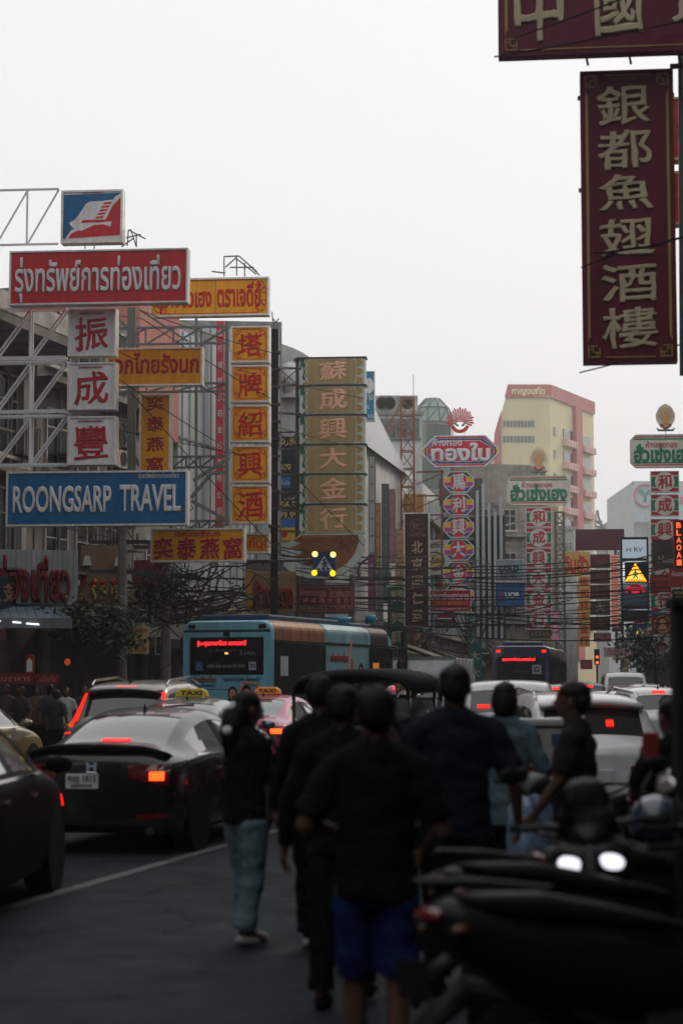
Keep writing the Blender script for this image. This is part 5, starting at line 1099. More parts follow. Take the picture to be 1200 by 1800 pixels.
# ---------------------------------------------------------------- trees
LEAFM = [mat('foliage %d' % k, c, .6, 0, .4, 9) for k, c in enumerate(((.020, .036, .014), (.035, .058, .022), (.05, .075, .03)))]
def tree(px, d, pyt, wd, hh, label, n=900, ls=.11, seed=1):
    rn = random.Random(seed); p = PG(px, d); zt_ = ztop(pyt, d); r = thing('street_tree', label, 'tree', (p.x, p.y, 0)); base = zt_ - hh
    G().tube([(0, 0, 0), (.05, 0, base * .5), (-.03, .05, base), (0, 0, base + hh * .5)], .1, 8, rs=[.13, .1, .09, .04]).build('trunk', mat('bark', (.05, .038, .028), .9, 0, .4, 12, .5), r)
    br = G(); cl = []
    for k in range(9):
        a = rn.uniform(0, 6.28); e = Vector((math.cos(a) * wd * rn.uniform(.3, .9), math.sin(a) * wd * rn.uniform(.3, .9), base + hh * rn.uniform(.2, .95)))
        br.tube([(0, 0, base + rn.uniform(-.2, .4) * hh * .5), e * .5 + Vector((0, 0, base * .5)), e], .03, 5, rs=[.05, .03, .012]); cl.append(e)
    br.build('limbs', mat('bark', (.05, .038, .028), .9, 0, .4, 12, .5), r)
    gs = [G() for _ in range(3)]
    for k in range(n):
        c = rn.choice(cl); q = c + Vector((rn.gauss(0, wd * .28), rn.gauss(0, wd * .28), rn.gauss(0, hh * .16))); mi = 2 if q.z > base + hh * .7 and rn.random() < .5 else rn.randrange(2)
        u_ = Vector((rn.gauss(0, 1), rn.gauss(0, 1), rn.gauss(0, .6))).normalized(); v_ = u_.cross(Vector((rn.gauss(0, 1), rn.gauss(0, 1), rn.gauss(0, 1)))).normalized(); s_ = ls * rn.uniform(.6, 1.4)
        gs[mi].add([q - u_ * s_, q + v_ * s_ * .45, q + u_ * s_, q - v_ * s_ * .45], [(0, 1, 2, 3)])
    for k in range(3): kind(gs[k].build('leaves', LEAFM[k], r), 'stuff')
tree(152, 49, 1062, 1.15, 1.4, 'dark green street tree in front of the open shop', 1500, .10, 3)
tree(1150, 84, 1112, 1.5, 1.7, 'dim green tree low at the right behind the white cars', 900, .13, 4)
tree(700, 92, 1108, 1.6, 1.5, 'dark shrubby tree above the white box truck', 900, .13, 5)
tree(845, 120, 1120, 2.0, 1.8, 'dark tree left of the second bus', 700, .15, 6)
tree(22, 50, 560, .3, .35, 'small weed shrub growing on the eave of the grey shophouse', 120, .06, 8) if False else None

# projecting name boards crowding both sides of the far street
random.seed(31); words = ['金行', '藥行', '酒樓', '魚翅', '燕窩', '茶', 'ห้างทอง', 'โรงแรม', 'ร้านทอง', 'อาหาร', '大', '興', '和', 'HOTEL', 'GOLD']
pal = {'dark red': (110, 28, 30), 'ochre': (196, 150, 60), 'pale': (176, 176, 166), 'green': (28, 92, 66), 'blue': (30, 74, 130), 'crimson': (160, 30, 44), 'brown': (80, 54, 40), 'teal': (40, 110, 116)}
keys = list(pal)
def blade(x, y, z, w_, h_, key, word, label, side):
    r = thing('projecting_sign', label, 'sign', (x, y, z), R(-5), 'projecting signs on the far shopfronts')
    G().bb(-w_ / 2, w_ / 2, 0, .25, -h_ / 2, h_ / 2).build('panel', flat('board ' + key, pal[key]), r)
    for z_ in (h_ / 2 + .026, -h_ / 2 - .026): G().bb(-w_ / 2 - .03, w_ / 2 + .03, -.02, .27, z_ - .024, z_ + .024).build('trim', STEEL, r)
    m = CREAM if key not in ('pale', 'ochre') else OR
    if h_ > w_ * 1.4 and ord(word[0]) > 0x3000:
        n_ = max(2, int(h_ / w_)); ws = (word * 6)[:n_]
        for i, ch in enumerate(ws): zc = h_ / 2 - h_ * (i + .5) / n_; lettering(ch, -w_ * .34, w_ * .34, zc - w_ * .34, zc + w_ * .34, -.012, m, r, .03, 'character')
    else: lettering(word, -w_ * .4, w_ * .4, -min(h_ * .3, w_ * .2), min(h_ * .3, w_ * .2), -.012, m, r, .03)
    bar('bracket', (-w_ * .5 * side, .12, h_ * .3), (-(w_ * .5 + .9) * side, .12, h_ * .3), .05, STEELD, r)
seen = {}
for k in range(34):
    left = k % 3 != 2; y = 84 + k * 5.2 + random.uniform(-2, 2)
    if not left: y = max(118, y)
    x0 = on(LF if left else RF, min(y, 345))[0]; v = random.random() < .6; w_, h_ = (random.uniform(.7, 1.1), random.uniform(2.2, 4.2)) if v else (random.uniform(1.6, 2.8), random.uniform(.7, 1.2))
    x = x0 + (w_ / 2 + random.uniform(.5, 1.6)) * (1 if left else -1); z = random.uniform(3.6, 8.5); key = random.choice(keys); wd = random.choice(words); px = x / y * F + 600
    for _t in range(60):
        lb = '%s %s %s name board with %s, %s side, %s' % ('low' if z < 5 else 'high' if z > 7 else 'mid height', key, 'upright' if v else 'wide', wd, 'left' if left else 'right', 'nearer stretch of the far street' if y < 130 else 'middle of the far street' if y < 190 else 'deepest part of the street')
        if lb not in seen: break
        wd = random.choice(words); key = random.choice(keys)
    seen[lb] = 1
    blade(x, y, z, w_, h_, key, wd, lb, 1 if left else -1)
# ================================================================ VEHICLES
def paint(name, col, metal=.3, rough=.28):
    return mat('car paint ' + name, col, rough, metal, .12, 4, coat=.7 if sum(col) > .1 else (.1 if 'matt' in name else .5), spec=.5 if sum(col) > .1 else .3)
TRIM = mat('black trim', (.009, .009, .010), .6, 0, .2, spec=.2); CHROME = mat('chrome', (.6, .6, .6), .15, 1, .1)
PLATE = flat('number plate', (214, 216, 218))
LAMPW = mat('clear lamp', (.3, .3, .3), .1, .2, 0, coat=1)
# station: (y, half width, z bottom, z shoulder, roof half width, z roof, zone)
def st_sedan(L, W, H):
    w = W / 2
    S = [(0, .80, .32, .80, .60, .90), (.06, .93, .24, .90, .68, 1.01), (.35, .985, .2, .96, .72, 1.05), (.62, 1, .18, .96, .74, 1.06), (.95, 1, .18, .97, .70, 1.19), (1.45, 1, .18, .97, .63, 1.36), (2.05, 1, .18, .96, .64, 1.42),
         (2.12, 1, .18, .96, .64, 1.42), (2.75, 1, .18, .95, .63, 1.39), (3.1, 1, .18, .95, .68, 1.27), (3.55, 1, .18, .94, .74, 1.03), (4.1, .98, .2, .86, .70, .92), (4.5, .9, .26, .70, .62, .78), (4.65, .76, .34, .6, .5, .66)]
    return [(y / 4.65 * L, a * w, zb, zs * H / 1.42, r * w, zr * H / 1.42) for y, a, zb, zs, r, zr in S], dict(rear=(3, 5), front=(8, 10), sides=((4, 6), (7, 9)), pillar=((6, 7),))
def st_suv(L, W, H):
    w = W / 2
    S = [(0, .82, .42, .80, .64, .92), (.07, .95, .32, .98, .74, 1.04), (.2, .99, .25, 1.02, .76, 1.10), (.48, 1, .2, 1.04, .71, 1.58), (.62, 1, .2, 1.04, .70, 1.66), (1.15, 1, .2, 1.04, .70, 1.70), (1.22, 1, .2, 1.04, .70, 1.70), (2.1, 1, .2, 1.02, .70, 1.72),
         (2.17, 1, .2, 1.02, .70, 1.72), (2.95, 1, .2, 1.0, .68, 1.66), (3.3, 1, .2, 1.0, .73, 1.42), (3.65, 1, .2, 1.0, .8, 1.14), (4.3, .97, .24, .92, .74, 1.0), (4.6, .8, .34, .72, .56, .8)]
    return [(y / 4.6 * L, a * w, zb, zs * H / 1.7, r * w, zr * H / 1.7) for y, a, zb, zs, r, zr in S], dict(rear=(2, 3), front=(9, 11), sides=((4, 5), (6, 7), (8, 10)), pillar=((3, 4), (5, 6), (7, 8)))
def st_van(L, W, H):
    w = W / 2
    S = [(0, .9, .42, .9, .78, 1.0), (.05, .97, .34, 1.1, .84, 1.18), (.12, 1, .25, 1.15, .84, 1.3), (.25, 1, .25, 1.15, .80, 1.88), (.4, 1, .25, 1.15, .78, 1.95), (1.3, 1, .25, 1.15, .78, 1.98), (1.38, 1, .25, 1.15, .78, 1.98), (2.6, 1, .25, 1.15, .78, 1.98),
         (2.68, 1, .25, 1.12, .78, 1.98), (3.6, 1, .25, 1.1, .76, 1.93), (4.0, 1, .25, 1.1, .8, 1.6), (4.4, 1, .25, 1.08, .84, 1.25), (4.75, .95, .3, .95, .74, 1.05), (4.9, .82, .4, .75, .6, .85)]
    return [(y / 4.9 * L, a * w, zb, zs * H / 1.98, r * w, zr * H / 1.98) for y, a, zb, zs, r, zr in S], dict(rear=(2, 3), front=(9, 11), sides=((4, 5), (6, 7), (8, 9)), pillar=((5, 6), (7, 8)))
_shell = {}
def shell(key, fn, L, W, H):
    """lofted and subdivided body, split by zone into separate meshes"""
    k = (key, L, W, H)
    if k in _shell: return _shell[k]
    S, Z = fn(L, W, H); vs = []; M = 9
    for y, hw, zb, zs, rw, zr in S:
        half = [(0, zb), (hw * .8, zb - .02), (hw * .975, zb + .02), (hw * 1.0, zb + (zs - zb) * .45), (hw * .985, zs - .07), (hw * .93, zs), (rw * 1.03, zr - .05), (rw * .9, zr), (rw * .45, zr + .022), (0, zr + .03)]
        if zr - zs < .2: half[6] = (rw * 1.0, zs + (zr - zs) * .6)
        vs += [(x, y, z) for x, z in half] + [(-x, y, z) for x, z in half[1:-1]]
    n = 18; idx = list(range(10)) + list(range(17, 9, -1))      # loop order round the section
    fs = []; zn = []
    def zone(i, j):
        jj = j if j < 9 else 17 - j          # strip number from the bottom; 5 = side glass, 6.. = roof
        side = 0 if j < 9 else 1
        if Z['rear'][0] <= i < Z['rear'][1] and jj >= 7: return 1
        if Z['front'][0] <= i < Z['front'][1] and jj >= 7: return 2
        if jj == 5:
            for q, (a, b) in enumerate(Z['sides']):
                if a <= i < b: return 3 + q * 2 + side
            for a, b in Z['pillar']:
                if a <= i < b: return 14 + 2 * Z['pillar'].index((a, b)) + side
        if jj <= 1: return 13
        return 0
    for i in range(len(S) - 1):
        for j in range(n):
            a, b = idx[j], idx[(j + 1) % n]; fs.append((i * n + a, i * n + b, (i + 1) * n + b, (i + 1) * n + a)); zn.append(zone(i, j))
    for e in (0, len(S) - 1):
        for j in range(9):
            a, b = j, j + 1; a2 = a if a in (0,) else 9 + a; b2 = b if b == 9 else 9 + b
            f = [e * n + a, e * n + b, e * n + b2, e * n + a2]; f = list(dict.fromkeys(f))
            if e == 0: f = f[::-1]
            fs.append(tuple(f)); zn.append(13 if j < 1 else 0)
    me = bpy.data.meshes.new('cage'); me.from_pydata(vs, [], fs); me.update()
    for p, z in zip(me.polygons, zn): p.material_index = z; p.use_smooth = True
    for _ in range(22): me.materials.append(None)
    bm = bmesh.new(); bm.from_mesh(me); bmesh.ops.recalc_face_normals(bm, faces=bm.faces); bm.to_mesh(me); bm.free()
    o = bpy.data.objects.new('c', me); C.objects.link(o); sb = o.modifiers.new('s', 'SUBSURF'); sb.levels = 2; sb.render_levels = 2
    bpy.context.view_layer.update(); ev = bpy.data.meshes.new_from_object(o.evaluated_get(bpy.context.evaluated_depsgraph_get())); bpy.data.objects.remove(o)
    co = [v.co.copy() for v in ev.vertices]; nrm = [v.normal.copy() for v in ev.vertices]
    by = {}
    for p in ev.polygons: by.setdefault(p.material_index, []).append(tuple(p.vertices))
    bvh = BVHTree.FromPolygons(co, [tuple(p.vertices) for p in ev.polygons]); out = {}
    for z, pl in by.items():
        used = sorted({v for p in pl for v in p}); mp = {v: i for i, v in enumerate(used)}; sh = {0: 0, 13: 0}.get(z, -.006)
        m2 = bpy.data.meshes.new('part'); m2.from_pydata([tuple(co[v] + nrm[v] * sh) for v in used], [], [tuple(mp[v] for v in p) for p in pl]); m2.update()
        for p in m2.polygons: p.use_smooth = True
        out[z] = m2
    _shell[k] = (out, bvh, S); return _shell[k]
def proj(bvh, axis, pts2, offs=.008, nx=8, nz=3, thick=.02, sx=1, L=5):
    """a panel that follows the body: pts2 = four corners (bl, br, tr, tl); axis 'rear' looks from behind, 'side' from the right"""
    g = G(); rows = []
    for j in range(nz + 1):
        for i in range(nx + 1):
            u, v = i / nx, j / nz; bl, br, tr, tl = [Vector(p) for p in pts2]; p = bl.lerp(br, u).lerp(tl.lerp(tr, u), v)
            if axis == 'rear': o, dd = Vector((p.x, -3, p.y)), Vector((0, 1, 0))
            elif axis == 'front': o, dd = Vector((p.x, L + 3, p.y)), Vector((0, -1, 0))
            else: o, dd = Vector((3 * sx, p.x, p.y)), Vector((-sx, 0, 0))
            h = bvh.ray_cast(o, dd); tr_ = 0
            while h[0] is None and tr_ < 40:
                tr_ += 1; ax_ = 0 if axis in ('rear', 'front') else 2
                if axis in ('rear', 'front'): o.x *= .985; (p.y > 1.2 and setattr(o, 'z', o.z - .006))
                else: o.z -= .01
                h = bvh.ray_cast(o, dd)
            q = h[0] if h[0] is not None else o + dd * 3.1
            rows.append((q - dd * offs, q + dd * thick))
    k = nx + 1
    g.v = [tuple(a) for a, b in rows] + [tuple(b) for a, b in rows]; N = len(rows)
    for j in range(nz):
        for i in range(nx): a = j * k + i; g.f.append((a, a + 1, a + k + 1, a + k))
    edge = [i for i in range(k)] + [j * k + nx for j in range(1, nz + 1)] + [nz * k + i for i in range(nx - 1, -1, -1)] + [j * k for j in range(nz - 1, 0, -1)]
    for a, b in zip(edge, edge[1:] + edge[:1]): g.f.append((b, a, a + N, b + N))
    return g
_wh = {}
def wheel_mesh(r, wd):
    if (r, wd) in _wh: return _wh[(r, wd)]
    t = G().lathe([(r * .62, -wd / 2), (r * .9, -wd / 2), (r, -wd / 2 + .03), (r, wd / 2 - .03), (r * .9, wd / 2), (r * .62, wd / 2)], 28).mesh('wheel', True); t.materials.append(RUBBER)
    g = G().lathe([(0, wd * .28), (r * .12, wd * .3), (r * .14, wd * .2)], 14).lathe([(r * .56, wd * .3), (r * .64, wd * .5), (r * .64, -wd * .4)], 28)
    for k in range(5):
        a = 2 * math.pi * k / 5; c, s_ = math.cos(a), math.sin(a)
        g.add([(wd * .27, c * r * .1 - s_ * r * .08, s_ * r * .1 + c * r * .08), (wd * .27, c * r * .1 + s_ * r * .08, s_ * r * .1 - c * r * .08), (wd * .35, c * r * .6 + s_ * r * .05, s_ * r * .6 - c * r * .05), (wd * .35, c * r * .6 - s_ * r * .05, s_ * r * .6 + c * r * .05)], [(0, 1, 2, 3)])
    m = g.mesh('rim'); m.materials.append(mat('alloy', (.25, .25, .26), .3, .9, .2)); _wh[(r, wd)] = (t, m); return t, m
def car(label, cat, kindf, loc, yaw, pm, L=4.6, W=1.8, H=1.42, plate=None, tails='bar', lit=(), brake=None, roofm=None, name='parked_car', spoiler=None, badge=None, antenna=True, wr=.33, tint=None, group=None, taxi=None):
    out, bvh, S = shell(kindf.__name__, kindf, L, W, H)
    r = thing(name, label, cat, loc, yaw, group)
    names = {0: 'body', 1: 'rear_window', 2: 'windshield', 13: 'underbody', **{k: 'window_pillar' for k in range(14, 22)}}
    for z, me in out.items():
        m2 = me.copy(); put(names.get(z, 'side_window'), m2, pm if z == 0 else (TRIM if z >= 13 else (tint or CARGLASS)), r)
    w = W / 2
    for x in (-1, 1):
        for y in (L * .175, L * .80):
            t, m = wheel_mesh(wr, .21); o = put('wheel', t, None, r); o.location = (x * (w - .15), y, wr); q = put('rim', m, None, o)
            if x < 0: o.rotation_euler = (0, 0, math.pi)
            G().lathe([(0, 0), (wr + .045, 0), (wr + .045, -.2)], 24, Matrix.Translation((x * (w - .006), y, wr)) @ (Matrix.Rotation(math.pi, 4, 'Z') if x < 0 else Matrix.Identity(4))).build('wheel_arch', TRIM, r)
        # door mirror
        g = G().sphere((0, 0, 0), (.11, .07, .075), 10, 6); g.bb(-.14 if x > 0 else .0, 0 if x > 0 else .14, -.02, .02, -.05, -.01)
        ym = S[[i for i in range(len(S)) if S[i][0] > L * .62][0]][0]; o = g.build('door_mirror', pm, r, True); o.location = (x * (w + .09), ym + .05, S[8][3] + .08)
        for yy in (L * .30, L * .53):
            h = proj(bvh, 'side', [(yy, S[6][3] - .16), (yy + .2, S[6][3] - .15), (yy + .2, S[6][3] - .125), (yy, S[6][3] - .135)], .03, 3, 1, .01, x); h.build('door_handle', CHROME if cat != 'taxi' else pm, r)
        for yy in (L * .16 + .35, L * .455, L * .73):
            proj(bvh, 'side', [(yy, .32), (yy + .012, .32), (yy + .012, S[6][3] - .05), (yy, S[6][3] - .05)], .0015, 1, 8, .01, x).build('door_gap', BLACK, r)
        proj(bvh, 'side', [(L * .2, S[6][3] + .0), (L * .72, S[6][3] - .01), (L * .72, S[6][3] + .012), (L * .2, S[6][3] + .022)], .004, 10, 1, .01, x).build('window_trim', CHROME, r)
    zs = S[2][3]
    # rear lamps
    for x in (-1, 1):
        li = TAILHOT if x in lit else TAILOFF
        def q(x0, x1, z0, z1, m, nm='tail_light', of=.012, z2=None, z3=None):
            z2 = z1 if z2 is None else z2; z3 = z0 if z3 is None else z3
            a = [(x0 * x, z0), (x1 * x, z3), (x1 * x, z2), (x0 * x, z1)]
            if x < 0: a = [a[1], a[0], a[3], a[2]]
            return proj(bvh, 'rear', a, of, 8, 3).build(nm, m, r)
        if tails == 'bar':
            q(w * .42, w * .93, zs - .20, zs - .06, TAILOFF, z3=zs - .28); q(w * .66, w * .82, zs - .215, zs - .13, (TAILHOT if x in lit else TAILOFF), 'brake_light', .02)
        elif tails == 'tall':
            q(w * .80, w * .96, zs - .10, zs + .30, TAIL if x in lit else TAILOFF); proj(bvh, 'rear', [(x * w * .74, zs + .1), (x * w * .82, zs + .1), (x * w * .70, H - .16), (x * w * .65, H - .14)][::1 if x > 0 else 1], .02, 2, 8).build('tail_light_upper', TAIL if x in lit else TAILOFF, r)
        elif tails == 'block':
            q(w * .62, w * .94, zs - .24, zs - .05, TAILOFF); q(w * .66, w * .88, zs - .18, zs - .09, TAILHOT if x in lit else TAILOFF, 'brake_light', .022)
        elif tails == 'wedge':
            q(w * .40, w * .95, zs - .28, zs - .20, TAILOFF, z2=zs - .10, z3=zs - .36)
        elif tails == 'side':
            q(w * .72, w * .94, zs - .36, zs - .02, TAIL if x in lit else TAILOFF)
        a = [(x * w * .52, .36), (x * w * .86, .38), (x * w * .86, .42), (x * w * .52, .41)]
        if x < 0: a = [a[1], a[0], a[3], a[2]]
        proj(bvh, 'rear', a, .01, 4, 1).build('reflector', TAILOFF, r)
    proj(bvh, 'rear', [(-w * .7, .24), (w * .7, .24), (w * .72, .36), (-w * .72, .36)], .014, 12, 2).build('bumper_trim', TRIM, r)
    if plate is not None:
        zz = plate[1]; pr = proj(bvh, 'rear', [(-.17 + plate[2], zz - .075), (.17 + plate[2], zz - .075), (.17 + plate[2], zz + .075), (-.17 + plate[2], zz + .075)], .02, 1, 1); y = min(v[1] for v in pr.v)
        g = G().bb(-.17 + plate[2], .17 + plate[2], y - .01, y + .03, zz - .075, zz + .075); o = g.build('number_plate', PLATE, r, bevel=.006)
        if plate[0]: lettering(plate[0], -.15 + plate[2], .15 + plate[2], zz - .02, zz + .062, y - .013, TRIM, o, .015, 'plate_lettering', .004); lettering('กรุงเทพมหานคร', -.11 + plate[2], .11 + plate[2], zz - .062, zz - .03, y - .013, TRIM, o, .01, 'plate_lettering', .004)
    if brake:
        x0, x1, z0, z1 = brake; g = proj(bvh, 'rear', [(x0, z0), (x1, z0), (x1, z1), (x0, z1)], .02, 6, 1); g.build('high_brake_light_or_reflection', TAIL, r)
    if antenna:
        ya = S[6][0] - .35 if kindf is st_sedan else S[4][0] + .15; zt_ = max(s_[5] for s_ in S) * (.985 if kindf is st_sedan else .992)
        G().add([(-.018, 0, -.04), (.018, 0, -.04), (.018, .17, -.04), (-.018, .17, -.04), (0, -.01, .085), (0, .02, .085)], [(0, 1, 4), (1, 2, 5, 4), (2, 3, 5), (3, 0, 4, 5), (3, 2, 1, 0)]).build('fin_antenna', TRIM, r).location = (0, ya, zt_)
    if spoiler == 'lip':
        g = G(); n = 12; pts = []
        for i in range(n + 1):
            t = -1 + 2 * i / n; x = t * w * .82; h = bvh.ray_cast(Vector((x, .14 + .16 * t * t, 3)), Vector((0, 0, -1)))[0]; h = h or Vector((x, .14, S[2][5])); z = h.z
            pts.append([(x, h.y + .12, z - .01), (x, h.y - .10, z + .06 * (1 - .3 * t * t)), (x, h.y - .13, z + .05 * (1 - .3 * t * t)), (x, h.y - .07, z - .05)])
        vs = [p for q_ in pts for p in q_]; g.add(vs, [(i * 4 + k, i * 4 + (k + 1) % 4, (i + 1) * 4 + (k + 1) % 4, (i + 1) * 4 + k) for i in range(n) for k in range(4)] + [(3, 2, 1, 0), (n * 4, n * 4 + 1, n * 4 + 2, n * 4 + 3)]); g.build('spoiler', TRIM, r, True)
    if spoiler == 'roof':
        yy, zt_ = S[3][0], S[3][5] * 1.0
        g = G(); n = 10
        for i in range(n):
            a, b = -1 + 2 * i / n, -1 + 2 * (i + 1) / n
            def pp(t): x = t * w * .66; z = zt_ + .05 - .045 * t * t; return [(x, yy + .25, z + .03), (x, yy - .14, z - .015), (x, yy - .12, z - .05), (x, yy + .2, z - .06)]
            va, vb = pp(a), pp(b); g.add(va + vb, [(0, 1, 5, 4), (1, 2, 6, 5), (2, 3, 7, 6)] + ([(3, 2, 1, 0)] if i == 0 else []) + ([(4, 5, 6, 7)] if i == n - 1 else []))
        g.build('spoiler', pm, r, True)
        for x in (-1, 1): G().tube([(x * w * .66, S[4][0] + .1, S[4][5] - .0), (x * w * .66, S[4][0] + .25, S[4][5] + .07), (x * w * .66, S[8][0], S[8][5] + .07), (x * w * .65, S[9][0], S[9][5] + .0)], .018, 6).build('roof_rail', CHROME, r)
    if taxi:
        z = max(s_[5] for s_ in S) + .03; y = S[6][0]
        o = G().prism([(-.26, 0), (.26, 0), (.23, .09), (.15, .13), (-.15, .13), (-.23, .09)], y - .07, y + .07).build('roof_sign', glow('taxi roof sign ' + taxi[1], taxi[2], .1), r, bevel=.015); o.location = (0, 0, z)
        lettering(taxi[0], -.17, .17, .03, .095, y - .073, BLACK, o, .03)
    return r, bvh, S
def gpos(px, d): return (PG(px, d).x, d, 0)
# the black sedan in front, seen from behind
BP = paint('black', (.007, .008, .009), 0, .25)
r, bvh, S = car('black sedan with ducktail spoiler, lit right brake lamp and white plate, in the left lane', 'car', st_sedan, (gpos(166, 18.9)[0], 18.9, 0), R(-11.5), BP, 4.65, 1.8, 1.42, ('4ขฎ 1815', .73, -.10), 'bar', (1,), name='sedan', spoiler='lip', brake=(-.13, .17, 1.115, 1.135))
g = G(); y = min(bvh.ray_cast(Vector((0, -3, q_)), Vector((0, 1, 0)))[0].y for q_ in (.82, .88, .94)) - .03
for pts in ([(-.055, .92), (-.03, .92), (-.022, .84), (-.045, .84)], [(.03, .92), (.055, .92), (.045, .84), (.022, .84)], [(-.03, .892), (.03, .892), (.03, .872), (-.03, .872)]): g.prism(pts[::-1], y, y + .01)
g.build('emblem', flat('emblem silver', (190, 205, 225), .3), r); G().tube([(x * .075, y + .005, .88 + z * .06) for x, z in ((-.9, 1), (.9, 1), (1, .3), (.7, -1), (-.7, -1), (-1, .3), (-.9, 1))], .007, 5).build('emblem_ring', CHROME, r)
lettering('CIVIC', .38, .52, .70, .722, y - .0, CHROME, r, .02, 'badge', .01); lettering('RS', .44, .54, .885, .91, y + .0, CHROME, r, .02, 'badge', .01)
for x in (-.62, .62): G().tube([(x, -.03, .25), (x, .2, .25)], .045, 10).build('exhaust_tip', CHROME, r)
# nearer black car at the left edge, bonnet and mirror in view
r, bvh, S = car('black car cut by the left edge with mirror and bonnet in view', 'car', st_sedan, (-3.32, 12.1, 0), R(-1), mat('black satin paint', (.004, .005, .005), .55, 0, .2, spec=.06), 4.6, 1.82, 1.46, None, 'block', (), name='sedan')
proj(bvh, 'side', [(4.2, .66), (4.42, .66), (4.40, .76), (4.2, .76)], .012, 4, 2, .02, 1).build('red_glow_patch', TAIL, r)  # small glowing red patch on the front flank
# the rest of the traffic
car('silver champagne SUV with tall red tail lamps, just beyond the black sedan', 'car', st_suv, (gpos(206, 29)[0], 29, 0), R(-10), paint('champagne', (.28, .27, .25), .6, .3), 4.5, 1.84, 1.72, None, 'tall', (-1, 1), name='suv', spoiler='roof', brake=(-.15, .17, 1.635, 1.665))
car('beige gold sedan at the left edge with chrome window trim', 'car', st_sedan, (-6.85, 28.6, 0), R(-12), paint('beige', (.24, .19, .14), .5, .3), 4.6, 1.8, 1.45, None, 'block', (), name='sedan')
car('yellow taxi half hidden beyond the champagne SUV', 'taxi', st_sedan, (-4.3, 34.2, 0), R(-8), paint('taxi yellow', (.62, .46, .03), .1, .3), 4.5, 1.75, 1.46, None, 'block', (), name='taxi')
car('silver blue sedan with one glowing tail lamp between the SUV and the pink taxi', 'taxi', st_sedan, (gpos(282, 26.8)[0], 26.8, 0), R(-9), paint('silver blue', (.16, .19, .22), .6, .28), 4.5, 1.76, 1.47, None, 'block', (1,), name='taxi', taxi=('TAXI', 'yellow', (196, 176, 60)))
car('pink taxi with orange roof sign reading TAXI and lit brake lamp', 'taxi', st_sedan, (gpos(420, 33.5)[0], 33.5, 0), R(-13), paint('taxi pink', (.42, .05, .15), .3, .3), 4.5, 1.76, 1.48, ('ทจ 2476', .66, 0), 'block', (1,), name='taxi', taxi=('TAXI', 'orange', (230, 150, 70)), tint=glass('car glass teal', (.05, .10, .10), .05))
car('white crossover with wedge shaped lamps, widest car on the right', 'car', st_suv, (gpos(1040, 22.6)[0], 22.2, 0), R(3), paint('white', (.80, .80, .83), .05, .25), 4.6, 1.88, 1.56, ('', .62, -.0), 'wedge', (), brake=(.16, .24, 1.20, 1.27), name='suv', spoiler='roof', tint=CARGLASS)  # brake here is a glowing spot standing for a lamp reflection in the window
car('white hatchback van behind the woman in the light blue shirt', 'car', st_van, (gpos(890, 31)[0], 31, 0), R(-7), paint('white', (.80, .80, .83), .05, .25), 4.4, 1.78, 1.74, None, 'side', (1,), name='minivan', brake=(-.5, -.3, 1.30, 1.36))
car('silver car with red brake lamp left of the tallest man', 'car', st_suv, (gpos(757, 40)[0], 40, 0), R(-6), paint('silver', (.36, .36, .37), .6, .3), 4.4, 1.75, 1.72, None, 'block', (1,), name='suv', brake=(.2, .5, 1.60, 1.65))
car('white car roof just beyond the silver car', 'car', st_suv, (gpos(868, 47)[0], 47, 0), R(-6), paint('white', (.80, .80, .83), .05, .25), 4.4, 1.8, 1.74, None, 'side', (1, -1), name='suv', brake=(-.2, .2, 1.62, 1.68))
car('dark grey pickup like SUV with lit high brake lamp past the white van', 'car', st_suv, (gpos(985, 50)[0], 50, 0), R(-7), paint('dark grey', (.05, .05, .055), .5, .3), 4.6, 1.8, 1.66, None, 'block', (), name='suv', brake=(-.35, -.05, 1.54, 1.60))
car('small white sedan between the dark SUV and the crossover', 'car', st_sedan, (gpos(978, 37)[0], 37, 0), R(-6), paint('white', (.80, .80, .83), .05, .25), 4.4, 1.72, 1.46, None, 'block', (1,), name='sedan', brake=(-.15, .15, 1.2, 1.25))
car('far dark blue car with a bright brake lamp beside the taxi van', 'car', st_suv, (gpos(1031, 72)[0], 72, 0), R(-6), paint('navy', (.02, .03, .05), .4, .3), 4.5, 1.8, 1.7, None, 'block', (-1,), name='suv', brake=(-.2, .2, 1.56, 1.64))
car('pale taxi with lit high brake lamp in front of the taxi van', 'car', st_sedan, (gpos(1078, 44)[0], 44, 0), R(-3), paint('pale cream', (.5, .46, .36), .2, .3), 4.5, 1.78, 1.5, None, 'block', (), name='sedan', brake=(-.12, .25, 1.30, 1.37))
car('white car at the right edge behind the crossover', 'car', st_suv, (gpos(1165, 42)[0], 42, 0), R(2), paint('white', (.80, .80, .83), .05, .25), 4.4, 1.8, 1.6, None, 'block', (), name='suv', brake=(-.2, .1, 1.5, 1.55))
r, bvh, S = car('white taxi minibus with a TAXI-METER strip in the far lane', 'van', st_van, (gpos(1097, 74)[0], 74, 0), R(-5), paint('white', (.80, .80, .83), .05, .25), 5.0, 1.95, 2.15, None, 'side', (), name='minibus')
lettering('TAXI-METER', -.6, .6, 1.47, 1.60, .02, OR, r, .04)
G().bb(-.72, .72, .03, .08, 1.42, 1.64).build('taxi_strip', PLATE, r)
car('distant white car right of the taxi van', 'car', st_suv, (gpos(1142, 66)[0], 66, 0), R(-4), paint('white', (.80, .80, .83), .05, .25), 4.4, 1.8, 1.66, None, 'block', (), name='suv')
